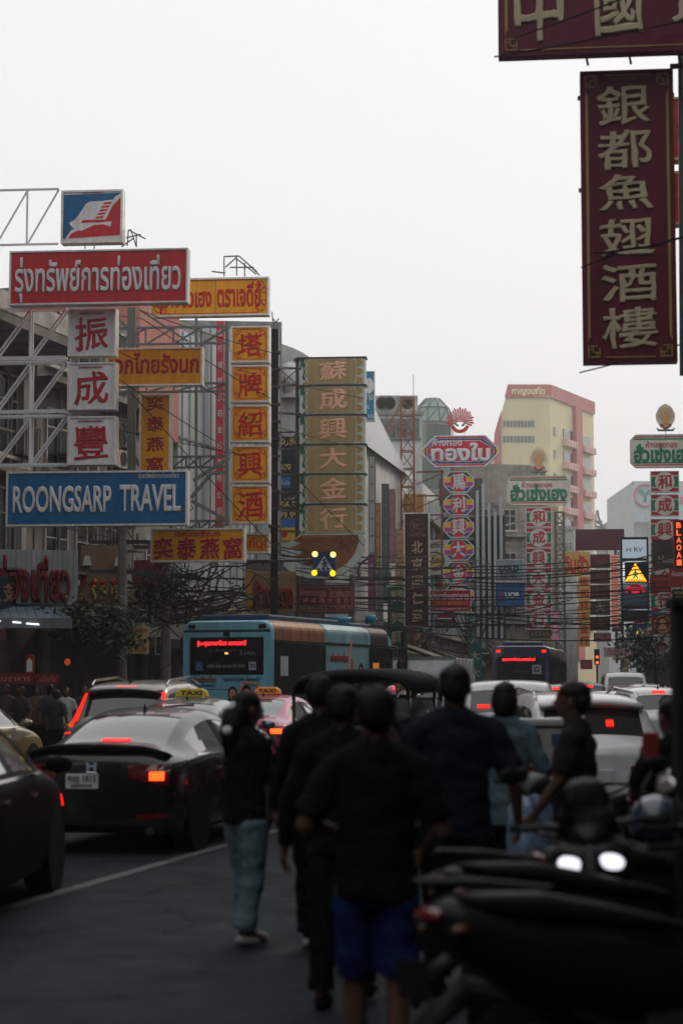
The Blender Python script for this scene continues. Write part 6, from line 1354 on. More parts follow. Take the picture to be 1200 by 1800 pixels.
for k, (px, dd, yw, m_, lb) in enumerate(((735, 54, -8, paint('silver', (.36, .36, .37), .6, .3), 'silver car with red lamps just below the white box truck'), (818, 58, -6, paint('navy', (.02, .03, .05), .4, .3), 'dark blue car with red lamps below the second bus'),
        (940, 64, -6, paint('white', (.80, .80, .83), .05, .25), 'white car with red lamps right below the second bus'), (1010, 92, -6, paint('dark grey', (.05, .05, .055), .5, .3), 'distant grey car between the second bus and the taxi minibus'), (700, 45, -10, paint('taxi pink', (.42, .05, .15), .3, .3), 'distant pink car seen over the olive tuk-tuk'))):
    car(lb, 'car', (st_suv, st_sedan)[k % 2], (gpos(px, dd)[0], dd, 0), R(yw), m_, 4.5, 1.8, (1.68, 1.5)[k % 2], None, 'block', (-1, 1), name='suv' if k % 2 == 0 else 'sedan', brake=(-.2, .2, 1.56, 1.63) if k % 2 == 0 else (-.15, .15, 1.24, 1.29))
# white box truck
p = gpos(732, 62); r = thing('box_truck', 'white box truck with ribbed cargo box right of the long blue bus', 'truck', p, R(-14))
g = G().bb(-1.25, 1.25, 0, 3.6, .95, 2.55); g.build('cargo_box', paint('white', (.80, .80, .83), .05, .25), r, bevel=.03)
for x in (-1.22, -.62, -.01, .60, 1.2): G().bb(x - .02, x + .02, -.02, -.002, .98, 2.52).build('rib', STEEL, r)
for y in (.6, 1.2, 1.8, 2.4, 3.0): G().bb(1.252, 1.27, y - .02, y + .02, .98, 2.52).build('rib', STEEL, r)
G().bb(-1.28, 1.28, -.03, .1, 2.50, 2.58).build('top_rail', STEELT, r); G().bb(-1.05, 1.05, 3.7, 5.2, .6, 2.1).build('cab', paint('white', (.80, .80, .83), .05, .25), r, bevel=.15); G().bb(-1.1, 1.1, .1, 5, .5, .9).build('chassis', BLACK, r)
for x in (-1, 1):
    for y in (.9, 4.5): o = put('wheel', wheel_mesh(.4, .24)[0], None, r); o.location = (x * 1.0, y, .4); q = put('rim', wheel_mesh(.4, .24)[1], None, o)
    G().bb(x * .9 - .12, x * .9 + .12, -.05, .0, .72, .86).build('tail_light', TAILOFF, r)
# ---- buses
def section_body(L, W, H, z0=.3, rr=.28, n=6):
    w = W / 2; sec = [(-w + .04, z0), (w - .04, z0), (w, z0 + .1), (w, H - rr)]
    for k in range(1, n + 1): a = math.pi / 2 * k / n; sec.append((w - rr + rr * math.cos(a), H - rr + rr * math.sin(a)))
    for k in range(n): a = math.pi / 2 + math.pi / 2 * k / n; sec.append((-w + rr + rr * math.cos(a), H - rr + rr * math.sin(a)))
    sec += [(-w, H - rr), (-w, z0 + .1)]; m = len(sec); g = G(); ys = [0, .05, .12, L - 1.1, L - .5, L - .18, L]; sc_ = [(.965, .985), (.99, .996), (1, 1), (1, 1), (.995, .985), (.96, .95), (.86, .86)]
    vs = [(x * a, y, z0 + (z - z0) * b) for y, (a, b) in zip(ys, sc_) for x, z in sec]
    g.add(vs, [(i * m + k, i * m + (k + 1) % m, (i + 1) * m + (k + 1) % m, (i + 1) * m + k) for i in range(len(ys) - 1) for k in range(m)] + [tuple(reversed(range(m))), tuple(range((len(ys) - 1) * m, len(ys) * m))]); return g
BUSB = flat('bus sky blue', (128, 192, 214), .4, coat=.4); BUSN = paint('bus navy', (.03, .05, .10), .2, .3)
p = gpos(401, 48.0); r = thing('city_bus', 'sky blue city bus with picture wrap and red LED route line', 'bus', (p[0] - .0, 47.5, 0), R(-21)); bus = r
BL, BW, BH = 9.2, 2.5, 3.3
section_body(BL, BW, BH).build('body', BUSB, r, True, 0).modifiers.new('e', 'EDGE_SPLIT').split_angle = R(40)
def rear_rect(x0, x1, z0, z1, m, nm, y=-.02, t=.03, bev=.02): return G().bb(x0, x1, y, y + t, z0, z1).build(nm, m, r, bevel=bev)
rear_rect(-1.03, 1.02, 1.92, 2.88, mat('bus rear glass', (.008, .008, .01), .25, 0, .1), 'rear_window', -.012, .05, .05)
LED = glow('red LED text', (255, 40, 44), 1.8)
lettering('1', -.80, -.74, 2.64, 2.78, -.03, LED, r, .05, 'led_text'); lettering('ชุดภาษาไทย อมาเลยดี', -.62, .55, 2.63, 2.80, -.03, LED, r, .06, 'led_text'); lettering('→', -.74, -.63, 2.66, 2.76, -.03, LED, r, .05, 'led_text')
DW = flat('dim white print', (150, 155, 155))
lettering('โทร 02-405-9789 กด 1', -.48, .52, 2.50, 2.58, -.03, flat('grey print', (90, 96, 96)), r, .01); lettering('3-39(1)', .38, .80, 2.40, 2.50, -.03, DW, r, .03); lettering('บริษัท ไทย สมายล์ บัส จำกัด', -.52, .52, 2.10, 2.21, -.03, DW, r, .01)
rear_rect(-.86, -.64, 2.02, 2.26, flat('sticker blue', (40, 104, 150)), 'access_sticker', -.03, .01, 0); lettering('♿', -.82, -.68, 2.05, 2.23, -.034, DW, r, .0) if False else G().ring(-.75, 2.12, .05, .065, -.036, -.031, 14).disc(-.76, 2.22, .018, -.036, -.031, 8).bb(-.775, -.755, -.036, -.031, 2.12, 2.2).bb(-.77, -.71, -.036, -.031, 2.13, 2.145).build('wheelchair_symbol', DW, r)
rear_rect(.62, .82, 2.04, 2.25, flat('sticker white', (176, 178, 190)), 'company_sticker', -.03, .01, 0); lettering('TS', .65, .80, 2.10, 2.20, -.034, flat('sticker navy', (50, 50, 110)), r, .03)
rear_rect(-1.2, 1.19, 3.0, 3.06, flat('bus seam', (28, 60, 74)), 'roof_seam', -.004, .02, 0); rear_rect(-1.22, 1.22, 1.55, 1.565, flat('bus seam', (28, 60, 74)), 'panel_seam', -.004, .02, 0)
for x in (-1.07, .88): rear_rect(x, x + .2, 3.09, 3.19, mat('bus dark lens', (.03, .006, .006), .2, 0, 0), 'high_lamp', -.02, .03, .03)
rear_rect(-.09, .09, 2.9, 3.0, TRIM, 'camera_housing', -.04, .06, .02)
rear_rect(-.04, .05, 2.44, 2.49, glow('lamp reflection glow', (255, 190, 80), 1.5), 'lamp_reflection', -.03, .01, .0)  # glowing patch on the glass, painted as a lamp's reflection
lettering('เต่าเหยียบโลก', -.97, -.28, 1.74, 1.90, -.02, flat('print maroon', (150, 50, 50)), r, .03); lettering('"นอนเล่าได้ ใกล้ๆ เก็บทอดทิ้ง"', -.1, .95, 1.76, 1.88, -.02, flat('print teal', (40, 110, 140)), r, .01); lettering('ครีมทาหน้าอันดับหนึ่ง', -.9, -.32, 1.64, 1.69, -.02, flat('print teal', (40, 110, 140)), r, .01)
# rear poster: woman portrait, generic, flat print
SKIN_P = flat('print skin', (206, 150, 128)); HAIR_P = flat('print hair', (34, 24, 26))
def portrait(cx, cz, s_, y, flip=False, ax='x', par=None):
    def mk(fn): g = G(); fn(g); return g
    M = Matrix.Identity(4) if ax == 'x' else Matrix.Rotation(math.pi / 2, 4, 'Z')
    for nm, m, sh in (('printed_hair', HAIR_P, ('d', 0, .02, .15, .2, 0)), ('printed_hair', HAIR_P, ('d', 0, -.2, .13, .22, .0)), ('printed_face', SKIN_P, ('d', 0, 0, .1, .145, -.004)), ('printed_shoulder', SKIN_P, ('d', 0, -.36, .22, .14, -.003))):
        g = G().disc(0, 0, sh[3] * s_, sh[5] - .004, sh[5], 16, sh[4] * s_); g.v = [tuple(M @ Vector((a + sh[1] * s_, b, e + sh[2] * s_))) for a, b, e in g.v]
        o = g.build(nm, m, par or r); o.location = (cx, y, cz)
    g = G()
    for ex in (-.04, .04): g.disc(ex * s_, .02 * s_, .016 * s_, -.012, -.009, 8, .009 * s_)
    g.disc(0, -.075 * s_, .03 * s_, -.012, -.009, 8, .012 * s_); g.v = [tuple(M @ Vector(v)) for v in g.v]; o = g.build('printed_features', HAIR_P, par or r); o.location = (cx, y, cz)
portrait(.55, 1.42, 1.15, -.02); portrait(.18, 1.44, .9, -.02)
G().tube([(.3, -.015, 1.36), (.5, -.015, 1.74), (.85, -.015, 1.7), (.8, -.015, 1.3)], .05, 4).build('printed_arm', SKIN_P, r)
for x in (-1.1, 1.1): rear_rect(x - .06, x + .06, .9, 1.35, TAILOFF, 'tail_light', -.02, .04, .02)
rear_rect(-1.15, 1.15, .42, .62, TRIM, 'bumper', -.06, .08, .03)
# side panels
def side_rect(y0, y1, z0, z1, m, nm, x=1.25, t=.012): return G().bb(x + .001, x + t, y0, y1, z0, z1).build(nm, m, r)
side_rect(.12, 3.6, .5, 2.72, mat('bus side glass', (.02, .026, .026), .12, 0, .2), 'side_window'); side_rect(7.0, 9.0, .6, 2.72, mat('bus side glass', (.02, .026, .026), .12, 0, .2), 'side_window', t=.010)
for y in (1.3, 2.45, 3.55): side_rect(y, y + .05, .6, 2.7, TRIM, 'window_divider', x=1.26, t=.012)
side_rect(.1, 9.0, 2.74, 2.80, TRIM, 'drip_rail', t=.03)
side_rect(.5, 1.0, 1.9, 2.4, flat('sticker white', (176, 178, 190)), 'door_sticker', x=1.262, t=.006); 
for y0, y1, nm, m in ((.15, 3.55, 'sunset_print', grimy('sunset wrap', (.30, .12, .06), .5, 2, .7)), (7.1, 8.6, 'dark_wrap', flat('wrap dark', (60, 52, 60)))):
    g = G(); n = 6; w_ = 1.25; rr = .28
    for k in range(n):
        a, b = math.pi / 2 * k / n * .9, math.pi / 2 * (k + 1) / n * .9; e = .012
        pa = (w_ - rr + (rr + e) * math.cos(a), BH - rr + (rr + e) * math.sin(a)); pb = (w_ - rr + (rr + e) * math.cos(b), BH - rr + (rr + e) * math.sin(b))
        g.add([(pa[0], y0, pa[1]), (pa[0], y1, pa[1]), (pb[0], y1, pb[1]), (pb[0], y0, pb[1])], [(0, 1, 2, 3)])
    g.bb(1.251, 1.262, y0, y1, 2.8, BH - rr); g.build(nm, m, r)
SKYP = mat('wrap cloudy print', (.20, .40, .50), .35, 0, .5, 1.4); side_rect(3.65, 6.95, .5, 2.72, SKYP, 'picture_wrap', t=.014); side_rect(3.65, 6.95, 2.81, 3.02, SKYP, 'picture_wrap', t=.014)
g = G(); w_ = 1.25; rr = .28
for k in range(6):
    a, b = math.pi / 2 * k / 6 * .9, math.pi / 2 * (k + 1) / 6 * .9; e = .016
    pa = (w_ - rr + (rr + e) * math.cos(a), BH - rr + (rr + e) * math.sin(a)); pb = (w_ - rr + (rr + e) * math.cos(b), BH - rr + (rr + e) * math.sin(b))
    g.add([(pa[0], 3.65, pa[1]), (pa[0], 6.95, pa[1]), (pb[0], 6.95, pb[1]), (pb[0], 3.65, pb[1])], [(0, 1, 2, 3)])
g.build('picture_wrap', SKYP, r)
portrait(1.27, 1.75, 1.3, 5.4, ax='y'); portrait(1.27, 1.95, 1.5, 6.3, ax='y')
for (a, b) in (((1.28, 5.2, 1.6), (1.28, 5.35, 2.5)), ((1.28, 5.35, 2.5), (1.28, 5.5, 2.9)), ((1.28, 5.75, 1.6), (1.28, 5.6, 2.4))): G().tube([a, b], .04, 4).build('printed_arm', SKIN_P, r)
side_rect(4.0, 4.55, .6, 1.8, flat('pale print', (150, 165, 170)), 'printed_door', x=1.264, t=.006)
me = text_mesh('เต่าเหยียบโลก', .03, 1.0).copy(); me.transform(Matrix(((0, .01, 0, 1.275), (1.3, 0, 0, 4.6), (0, 0, .26, 2.42), (0, 0, 0, 1)))); me.transform(Matrix.Translation((0, 0, 0))); me.materials.clear(); me.materials.append(flat('print maroon', (150, 50, 50))); o = bpy.data.objects.new('lettering', me); C.objects.link(o); o.parent = r; 
G().bb(-.95, .95, .5, 5.4, BH + .0, BH + .16).build('roof_unit', flat('roof unit blue', (40, 66, 90)), r, bevel=.05); G().bb(-.95, .95, 6.2, 8.0, BH - .02, BH + .12).build('roof_unit', flat('roof unit blue', (40, 66, 90)), r, bevel=.05)
for x in (-1, 1):
    for y in (2.2, 7.1): o = put('wheel', wheel_mesh(.46, .28)[0], None, r); o.location = (x * 1.12, y, .46); q = put('rim', wheel_mesh(.46, .28)[1], None, o)
G().sphere((1.45, 9.1, 2.2), (.1, .14, .26), 10, 6).build('wing_mirror', TRIM, r, True); G().tube([(1.2, 9.05, 2.8), (1.45, 9.2, 2.7), (1.45, 9.1, 2.4)], .03, 6).build('mirror_arm', TRIM, r)
side_rect(7.3, 7.8, 1.9, 2.3, glow('cabin glow', (214, 120, 40), .4), 'lit_display', x=1.262, t=.006)
# second bus
p = gpos(914, 82); r = thing('city_bus', 'dark navy city bus with two red high lamps in the middle distance', 'bus', (p[0], 82, 0), R(-11))
section_body(10.5, 2.5, 3.35).build('body', BUSN, r, True).modifiers.new('e', 'EDGE_SPLIT').split_angle = R(40)
rear_rect(-1.05, 1.05, 1.85, 2.9, mat('bus rear glass', (.008, .008, .01), .25, 0, .1), 'rear_window', -.02, .05, .05); lettering('ชุดภาษาไทย-อสายใหม่', -.82, .62, 2.66, 2.84, -.045, LED, r, .06, 'led_text')
for x in (-.98, 1.0): rear_rect(x - .09, x + .09, 3.06, 3.17, TAIL, 'high_lamp', -.03, .04, .03)
rear_rect(.48, .88, 2.12, 2.52, flat('sticker white', (176, 178, 190)), 'company_sticker', -.045, .01, 0); lettering('G', .56, .80, 2.2, 2.44, -.05, BLACK, r, .03); lettering('เบอร์', -.3, .3, 2.18, 2.28, -.045, flat('grey print', (90, 96, 96)), r, .01); lettering('6.1-17-(20)', .45, 1.1, 1.64, 1.75, -.02, DW, r, .02)
for x in (-1.1, 1.1): rear_rect(x - .06, x + .06, .9, 1.35, TAILOFF, 'tail_light', -.02, .04, .02)
side_rect(.5, 9.6, 1.5, 2.7, mat('bus side glass', (.02, .026, .026), .12, 0, .2), 'side_window')
for y in range(8): side_rect(1.2 + y * 1.1, 1.26 + y * 1.1, 1.5, 2.7, TRIM, 'window_divider', x=1.262)
G().bb(-.85, .9, .6, 5, 3.34, 3.55).build('roof_unit', BUSN, r, bevel=.05)
for x in (-1, 1):
    for y in (2.4, 8.2): o = put('wheel', wheel_mesh(.46, .28)[0], None, r); o.location = (x * 1.12, y, .46); q = put('rim', wheel_mesh(.46, .28)[1], None, o)
# ---- tuk-tuks
def tuktuk(label, px, d, yaw, col, W=1.35):
    r = thing('tuk_tuk', label, 'tuk-tuk', gpos(px, d), yaw); w = W / 2
    g = G(); n = 12; L = 2.5                                  # curved canopy
    for e, (y, k) in enumerate(((-.05, .96), (.2, 1), (1.4, 1), (1.75, .93))): pass
    ys = [(-.08, .95, -.06), (.1, 1, 0), (1.3, 1, .02), (1.7, .92, -.10)]; vs = []
    for y, k, dz in ys:
        for i in range(n + 1): a = math.pi * i / n; vs.append((-w * k * math.cos(a), y, 1.60 + dz + (.24 * math.sin(a) ** .55 if 0 < i < n else -.02)))
    g.add(vs, [(i * (n + 1) + j, i * (n + 1) + j + 1, (i + 1) * (n + 1) + j + 1, (i + 1) * (n + 1) + j) for i in range(3) for j in range(n)]); g.add([(-w, -.08, 1.3), (-w, 1.3, 1.5), (w, 1.3, 1.5), (w, -.08, 1.3)], [])
    g.build('canopy', col, r, True).modifiers.new('s', 'SOLIDIFY').thickness = -.03
    for x in (-1, 1):
        G().tube([(x * w * .97, -.02, .5), (x * w * .97, -.04, 1.62)], .022, 6).build('canopy_post', CHROME, r); G().tube([(x * w * .97, 1.2, .5), (x * w * .95, 1.3, 1.62)], .022, 6).build('canopy_post', CHROME, r); G().tube([(x * w * .6, 2.0, .8), (x * w * .85, 1.65, 1.5)], .022, 6).build('canopy_post', CHROME, r)
        o = put('wheel', wheel_mesh(.26, .14)[0], None, r); o.location = (x * (w - .08), .35, .26); q = put('rim', wheel_mesh(.26, .14)[1], None, o)
        G().bb(x * .5 - .07, x * .5 + .07, -.12, -.08, .62, .74).build('tail_light', TAIL if x > 0 else TAILOFF, r)
    o = put('wheel', wheel_mesh(.26, .12)[0], None, r); o.location = (0, 2.45, .26); put('rim', wheel_mesh(.26, .12)[1], None, o)
    G().bb(-w + .02, w - .02, -.08, 1.2, .38, .66).build('body', col, r, bevel=.06); G().bb(-w + .1, w - .1, .02, .5, .66, .82).build('seat', mat('seat vinyl', (.03, .03, .035), .4), r, bevel=.05); G().bb(-w + .08, w - .08, -.04, .08, .66, 1.22).build('backrest', mat('seat vinyl', (.03, .03, .035), .4), r, bevel=.05)
    G().bb(-.3, .3, 1.2, 2.3, .35, .5).build('floor', STEELD, r, bevel=.04); G().bb(-.32, .32, 2.0, 2.25, .5, 1.15).build('front_cowl', col, r, bevel=.08); G().bb(-.5, .5, 1.68, 1.71, 1.1, 1.5).build('windscreen', GLASS, r); G().tube([(-.35, 1.75, 1.05), (0, 1.9, 1.02), (.35, 1.75, 1.05)], .018, 6).build('handlebar', CHROME, r)
    return r
TB = mat('canopy black', (.008, .008, .009), .8, 0, .3, spec=.12); TC = mat('canopy olive', (.08, .07, .045), .6, 0, .3, spec=.3)
r = tuktuk('black tuk-tuk with wide domed canopy in the centre behind the walking men', 618, 21.8, R(-16), TB, 1.42)
tuktuk('second tuk-tuk with olive domed canopy and a red lamp behind the black one', 700, 26.5, R(-14), TC, 1.3)
tuktuk('tuk-tuk with green canopy left of the white box truck', 640, 34.0, R(-18), mat('canopy yellow green', (.16, .17, .04), .5, 0, .3), 1.3)
# ---- scooters
def scooter(label, loc, yaw, col, seatc=None, lean=0, mir=None, tailc=None, rack=True, group=None, plate=False, cowl=None, lamps=False):
    r = thing('scooter', label, 'motorcycle', loc, yaw, group); r.rotation_euler = (0, lean, yaw)
    def loft(secs, name, m):                       # secs: (y, half width, z low, z high)
        g = G(); n = 12; vs = []
        for y, hw, z0, z1 in secs:
            for k in range(n): a = 2 * math.pi * k / n; c, s_ = math.cos(a), math.sin(a); vs.append((hw * (abs(c) ** .8) * (1 if c > 0 else -1), y, (z0 + z1) / 2 + (z1 - z0) / 2 * (abs(s_) ** .8) * (1 if s_ > 0 else -1)))
        g.add(vs, [(i * n + k, i * n + (k + 1) % n, (i + 1) * n + (k + 1) % n, (i + 1) * n + k) for i in range(len(secs) - 1) for k in range(n)] + [tuple(reversed(range(n))), tuple(range((len(secs) - 1) * n, len(secs) * n))])
        return g.build(name, m, r, True)
    loft([(-.12, .05, .80, .90), (0, .12, .68, .92), (.25, .17, .52, .84), (.6, .19, .42, .80), (.95, .15, .38, .70), (1.1, .12, .34, .52)], 'rear_body', col)
    loft([(-.02, .10, .885, .93), (.1, .14, .84, .93), (.35, .155, .80, .92), (.6, .14, .76, .87), (.85, .13, .74, .81), (1.02, .08, .72, .77)], 'seat', seatc or mat('scooter seat', (.010, .010, .011), .55, 0, .3, 20, spec=.2))
    loft([(1.0, .16, .22, .34), (1.15, .17, .24, .36), (1.3, .18, .25, .55), (1.38, .16, .3, .95)], 'floorboard', col)
    loft([(1.32, .20, .45, .85), (1.42, .19, .38, 1.0), (1.52, .13, .5, 1.02), (1.6, .05, .6, .95)], 'front_shield', cowl or col)
    loft([(1.28, .08, .98, 1.06), (1.38, .13, .96, 1.12), (1.5, .09, .95, 1.08), (1.56, .03, .97, 1.02)], 'handlebar_cover', col)
    loft([(1.38, .05, .5, .56), (1.5, .07, .55, .62), (1.66, .075, .56, .62), (1.82, .05, .46, .53), (1.88, .02, .38, .42)], 'front_mudguard', col)
    loft([(.0, .09, .52, .6), (-.16, .07, .42, .5), (-.24, .05, .32, .4)], 'rear_mudguard', TRIM)
    for y, rr in ((.28, .27), (1.62, .28)):
        o = put('wheel', wheel_mesh(rr, .11)[0], None, r); o.location = (0, y, rr); q = put('rim', wheel_mesh(rr, .11)[1], None, o)
    G().tube([(.09, 1.62, .28), (.08, 1.45, .7)], .025, 6).tube([(-.09, 1.62, .28), (-.08, 1.45, .7)], .025, 6).build('fork', STEELD, r)
    G().tube([(-.35, 1.2, 1.05), (-.2, 1.3, 1.06), (0, 1.36, 1.04), (.2, 1.3, 1.06), (.35, 1.2, 1.05)], .014, 8).build('handlebar', STEELD, r)
    for x in (-1, 1):
        G().tube([(x * .24, 1.26, 1.055), (x * .37, 1.18, 1.05)], .02, 8).build('grip', RUBBER, r); G().tube([(x * .22, 1.29, 1.06), (x * .26, 1.3, 1.2), (x * .31, 1.28, 1.27)], .007, 6).build('mirror_stalk', STEELD, r)
        o = G().sphere((0, 0, 0), (.072, .018, .048), 14, 8).build('mirror', TRIM, r, True); o.location = (x * .33, 1.27, 1.30); o.rotation_euler = (R(-22), 0, 0)
        q = G().sphere((0, -.014, 0), (.062, .008, .040), 14, 8).build('mirror_glass', mat('mirror glass', (.9, .9, .92), .02, 1, 0), o, True)
        G().sphere((0, 0, 0), (.03, .04, .022), 8, 6).build('turn_signal', mat('orange lens', (.10, .035, .006), .4, 0, 0), r, True).location = (x * .12, -.06, .80)
    G().sphere((0, 0, 0), (.10, .04, .035), 10, 6).build('tail_light', tailc or TAILOFF, r, True).location = (0, -.12, .855)
    if rack: G().tube([(.11, .35, .93), (.12, .05, .97), (.08, -.12, .98), (-.08, -.12, .98), (-.12, .05, .97), (-.11, .35, .93)], .012, 6).build('grab_rail', STEELD, r)
    if lamps:
        for x in (-1, 1): o = G().sphere((0, 0, 0), (.058, .03, .038), 16, 10).build('headlight', glow('lit headlight', (236, 236, 246), 1.3), r, True); o.location = (x * .092, 1.575, .90); o.rotation_euler = (0, R(-14) * 1, 0)
        loft([(1.40, .19, .76, 1.02), (1.5, .20, .78, 1.0), (1.58, .12, .80, .97)], 'headlight_cowl', col); loft([(1.40, .15, 1.0, 1.04), (1.50, .12, 1.02, 1.25), (1.46, .10, 1.1, 1.28)], 'windscreen', BK)
    G().tube([(.14, .7, .3), (.17, .3, .32), (.18, -.1, .42)], .05, 8, rs=[.03, .055, .05]).build('exhaust', STEELD, r)
    G().bb(-.11, .11, -.2, -.19, .56, .70).build('number_plate', PLATE if plate else TRIM, r)
    G().bb(-.13, .13, .75, .98, .25, .5).build('engine', STEELD, r, bevel=.03); G().tube([(.05, .8, .22), (.18, .78, .02)], .014, 5).build('side_stand', STEELD, r)
    return r
BK = mat('scooter black plastic', (.007, .007, .008), .42, 0, .2, coat=.1, spec=.25)
sc1 = scooter('nearest black scooter seat and tail in the bottom right corner', (.55, 8.2, 0), R(-68), BK, lean=R(-6), tailc=mat('dark red lens', (.05, .003, .003), .4, 0, 0, spec=.2))
scooter('black scooter facing the camera with two bright oval headlights', (1.445, 10.1, 0), R(171), BK, lamps=True, lean=R(5))
scooter('scooter with streaked white and blue front shield beside the red cone', (1.95, 13.6, 0), R(150), BK, cowl=mat('scooter blue white', (.20, .30, .45), .3, 0, .6, 9, coat=.5))
scooter('low dark scooter at the bottom edge with pale side stripes', (.46, 7.0, 0), R(-62), BK, lean=R(-5))
s4 = scooter('dark scooter parked against the right edge under the blue helmet', (1.05, 9.35, 0), R(-72), BK, lean=R(4))
s5 = scooter('motorcycle with stickered white top box beside the crossover', (1.72, 16.6, 0), R(10), BK, lean=0)
tb = thing('top_box', 'white stickered delivery box on the motorcycle beside the crossover', 'box', (1.72, 16.62, .98), R(10)); G().bb(-.24, .24, -.3, .16, 0, .42).build('box_shell', paint('box white', (.4, .38, .36), 0, .4), tb, bevel=.03); G().bb(-.245, .245, -.305, .165, .34, .36).build('lid_seam', TRIM, tb)
for x, z, c in ((-.12, .24, (150, 90, 60)), (-.13, .1, (120, 80, 60)), (.1, .24, (60, 90, 130)), (.12, .08, (120, 50, 50))): G().bb(x - .06, x + .06, -.312, -.302, z - .05, z + .05).build('sticker', flat('sticker %d' % (x * 100 + z * 10), c), tb)
# helmet, cone
hl = thing('helmet', 'blue motorcycle helmet resting on the dark scooter at the right edge', 'helmet', P(1152, 1448, 9.7)); G().sphere((0, 0, 0), (.14, .165, .15), 18, 12, -.6, 1).build('shell', mat('helmet blue', (.02, .045, .09), .3, 0, .5, 14, coat=.8), hl, True); G().sphere((0, 0, 0), (.145, .17, .155), 18, 3, -.45, -.38).build('rim_band', TRIM, hl, True); G().tube([(-.13, -.1, -.05), (-.06, -.165, .02), (.06, -.165, .02), (.13, -.1, -.05)], .02, 5).build('visor', TRIM, hl)
p = gpos(897, 14.2); cn = thing('traffic_cone', 'orange red traffic cone standing between the scooters and the legs', 'traffic cone', p)
G().tube([(0, 0, .03), (0, 0, .72)], .1, 16, rs=[.15, .035]).build('cone', mat('cone plastic', (.42, .05, .02), .5, 0, .25), cn, True); G().bb(-.2, .2, -.2, .2, 0, .04).build('base', TRIM, cn, bevel=.01); G().tube([(0, 0, .42), (0, 0, .52)], .1, 16, rs=[.091, .075], cap=False).build('reflective_band', mat('cone band', (.3, .3, .3), .4), cn, True)

# ================================================================ PEOPLE
SK = mat('skin', (.11, .058, .040), .6, 0, .15, 8, spec=.25); HAIR = mat('hair black', (.007, .006, .006), .6, 0, .4, 30, stretch=(1, 1, .1), spec=.2); CB_ = mat('cloth black', (.008, .008, .009), .95, 0, .3, 20, .3, spec=.06)
def cloth(name, c): return mat('cloth ' + name, c, .95, 0, .25, 16, .3, spec=.08)
from mathutils import noise as mnoise
def skin(name, verts, edges, rad, m, parent, vox=.012, flatv=(), fold=0, seed=0):
    """one continuous surface: tapered elliptical limbs fused by voxel remesh, then relaxed"""
    g = G(); N = 14
    rad = [r_ if isinstance(r_, tuple) else (r_, r_) for r_ in rad]; verts = [Vector(v) for v in verts]
    for a_, b_ in edges:
        p, q = verts[a_], verts[b_]; t = (q - p).normalized(); X = Vector((1, 0, 0)); Y = Vector((0, 1, 0))
        if abs(t.z) > .5: u = (X - t * X.dot(t)).normalized(); v = t.cross(u)
        elif abs(t.y) > .6: u = (X - t * X.dot(t)).normalized(); v = t.cross(u)
        else: v = (Y - t * Y.dot(t)).normalized(); u = v.cross(t)
        vs = []
        for c_, rr in ((p, rad[a_]), (q, rad[b_])):
            for k in range(N): an = 2 * math.pi * k / N; vs.append(c_ + u * math.cos(an) * rr[0] + v * math.sin(an) * rr[1])
        g.add(vs, [(k, (k + 1) % N, (k + 1) % N + N, k + N) for k in range(N)] + [tuple(reversed(range(N))), tuple(range(N, 2 * N))])
    for i, (v, rr) in enumerate(zip(verts, rad)):
        if i not in flatv: g.sphere(v, (rr[0], rr[1], (rr[0] * .5 + rr[1] * .5) * (.75 if rr[0] > .1 else 1)), 14, 10)
    me = g.mesh(name); o = bpy.data.objects.new(name, me); C.objects.link(o)
    rm = o.modifiers.new('r', 'REMESH'); rm.mode = 'VOXEL'; rm.voxel_size = vox; rm.use_smooth_shade = True
    sm = o.modifiers.new('s', 'SMOOTH'); sm.factor = .5; sm.iterations = max(2, int(.05 / vox)) if vox > .008 else 3
    bpy.context.view_layer.update(); ev = bpy.data.meshes.new_from_object(o.evaluated_get(bpy.context.evaluated_depsgraph_get())); bpy.data.objects.remove(o); bpy.data.meshes.remove(me)
    if fold:
        nn = [v.normal.copy() for v in ev.vertices]
        for v, n_ in zip(ev.vertices, nn): c_ = v.co; v.co = c_ + n_ * fold * (mnoise.noise(Vector((c_.x * 7 + seed, c_.y * 7, c_.z * 13))) + .5 * mnoise.noise(Vector((c_.x * 19, c_.y * 19 + seed, c_.z * 30 + c_.x * 20))))
    for p in ev.polygons: p.use_smooth = True
    ev.materials.clear(); ev.materials.append(m); o = bpy.data.objects.new(name, ev); C.objects.link(o); o.parent = parent; return o
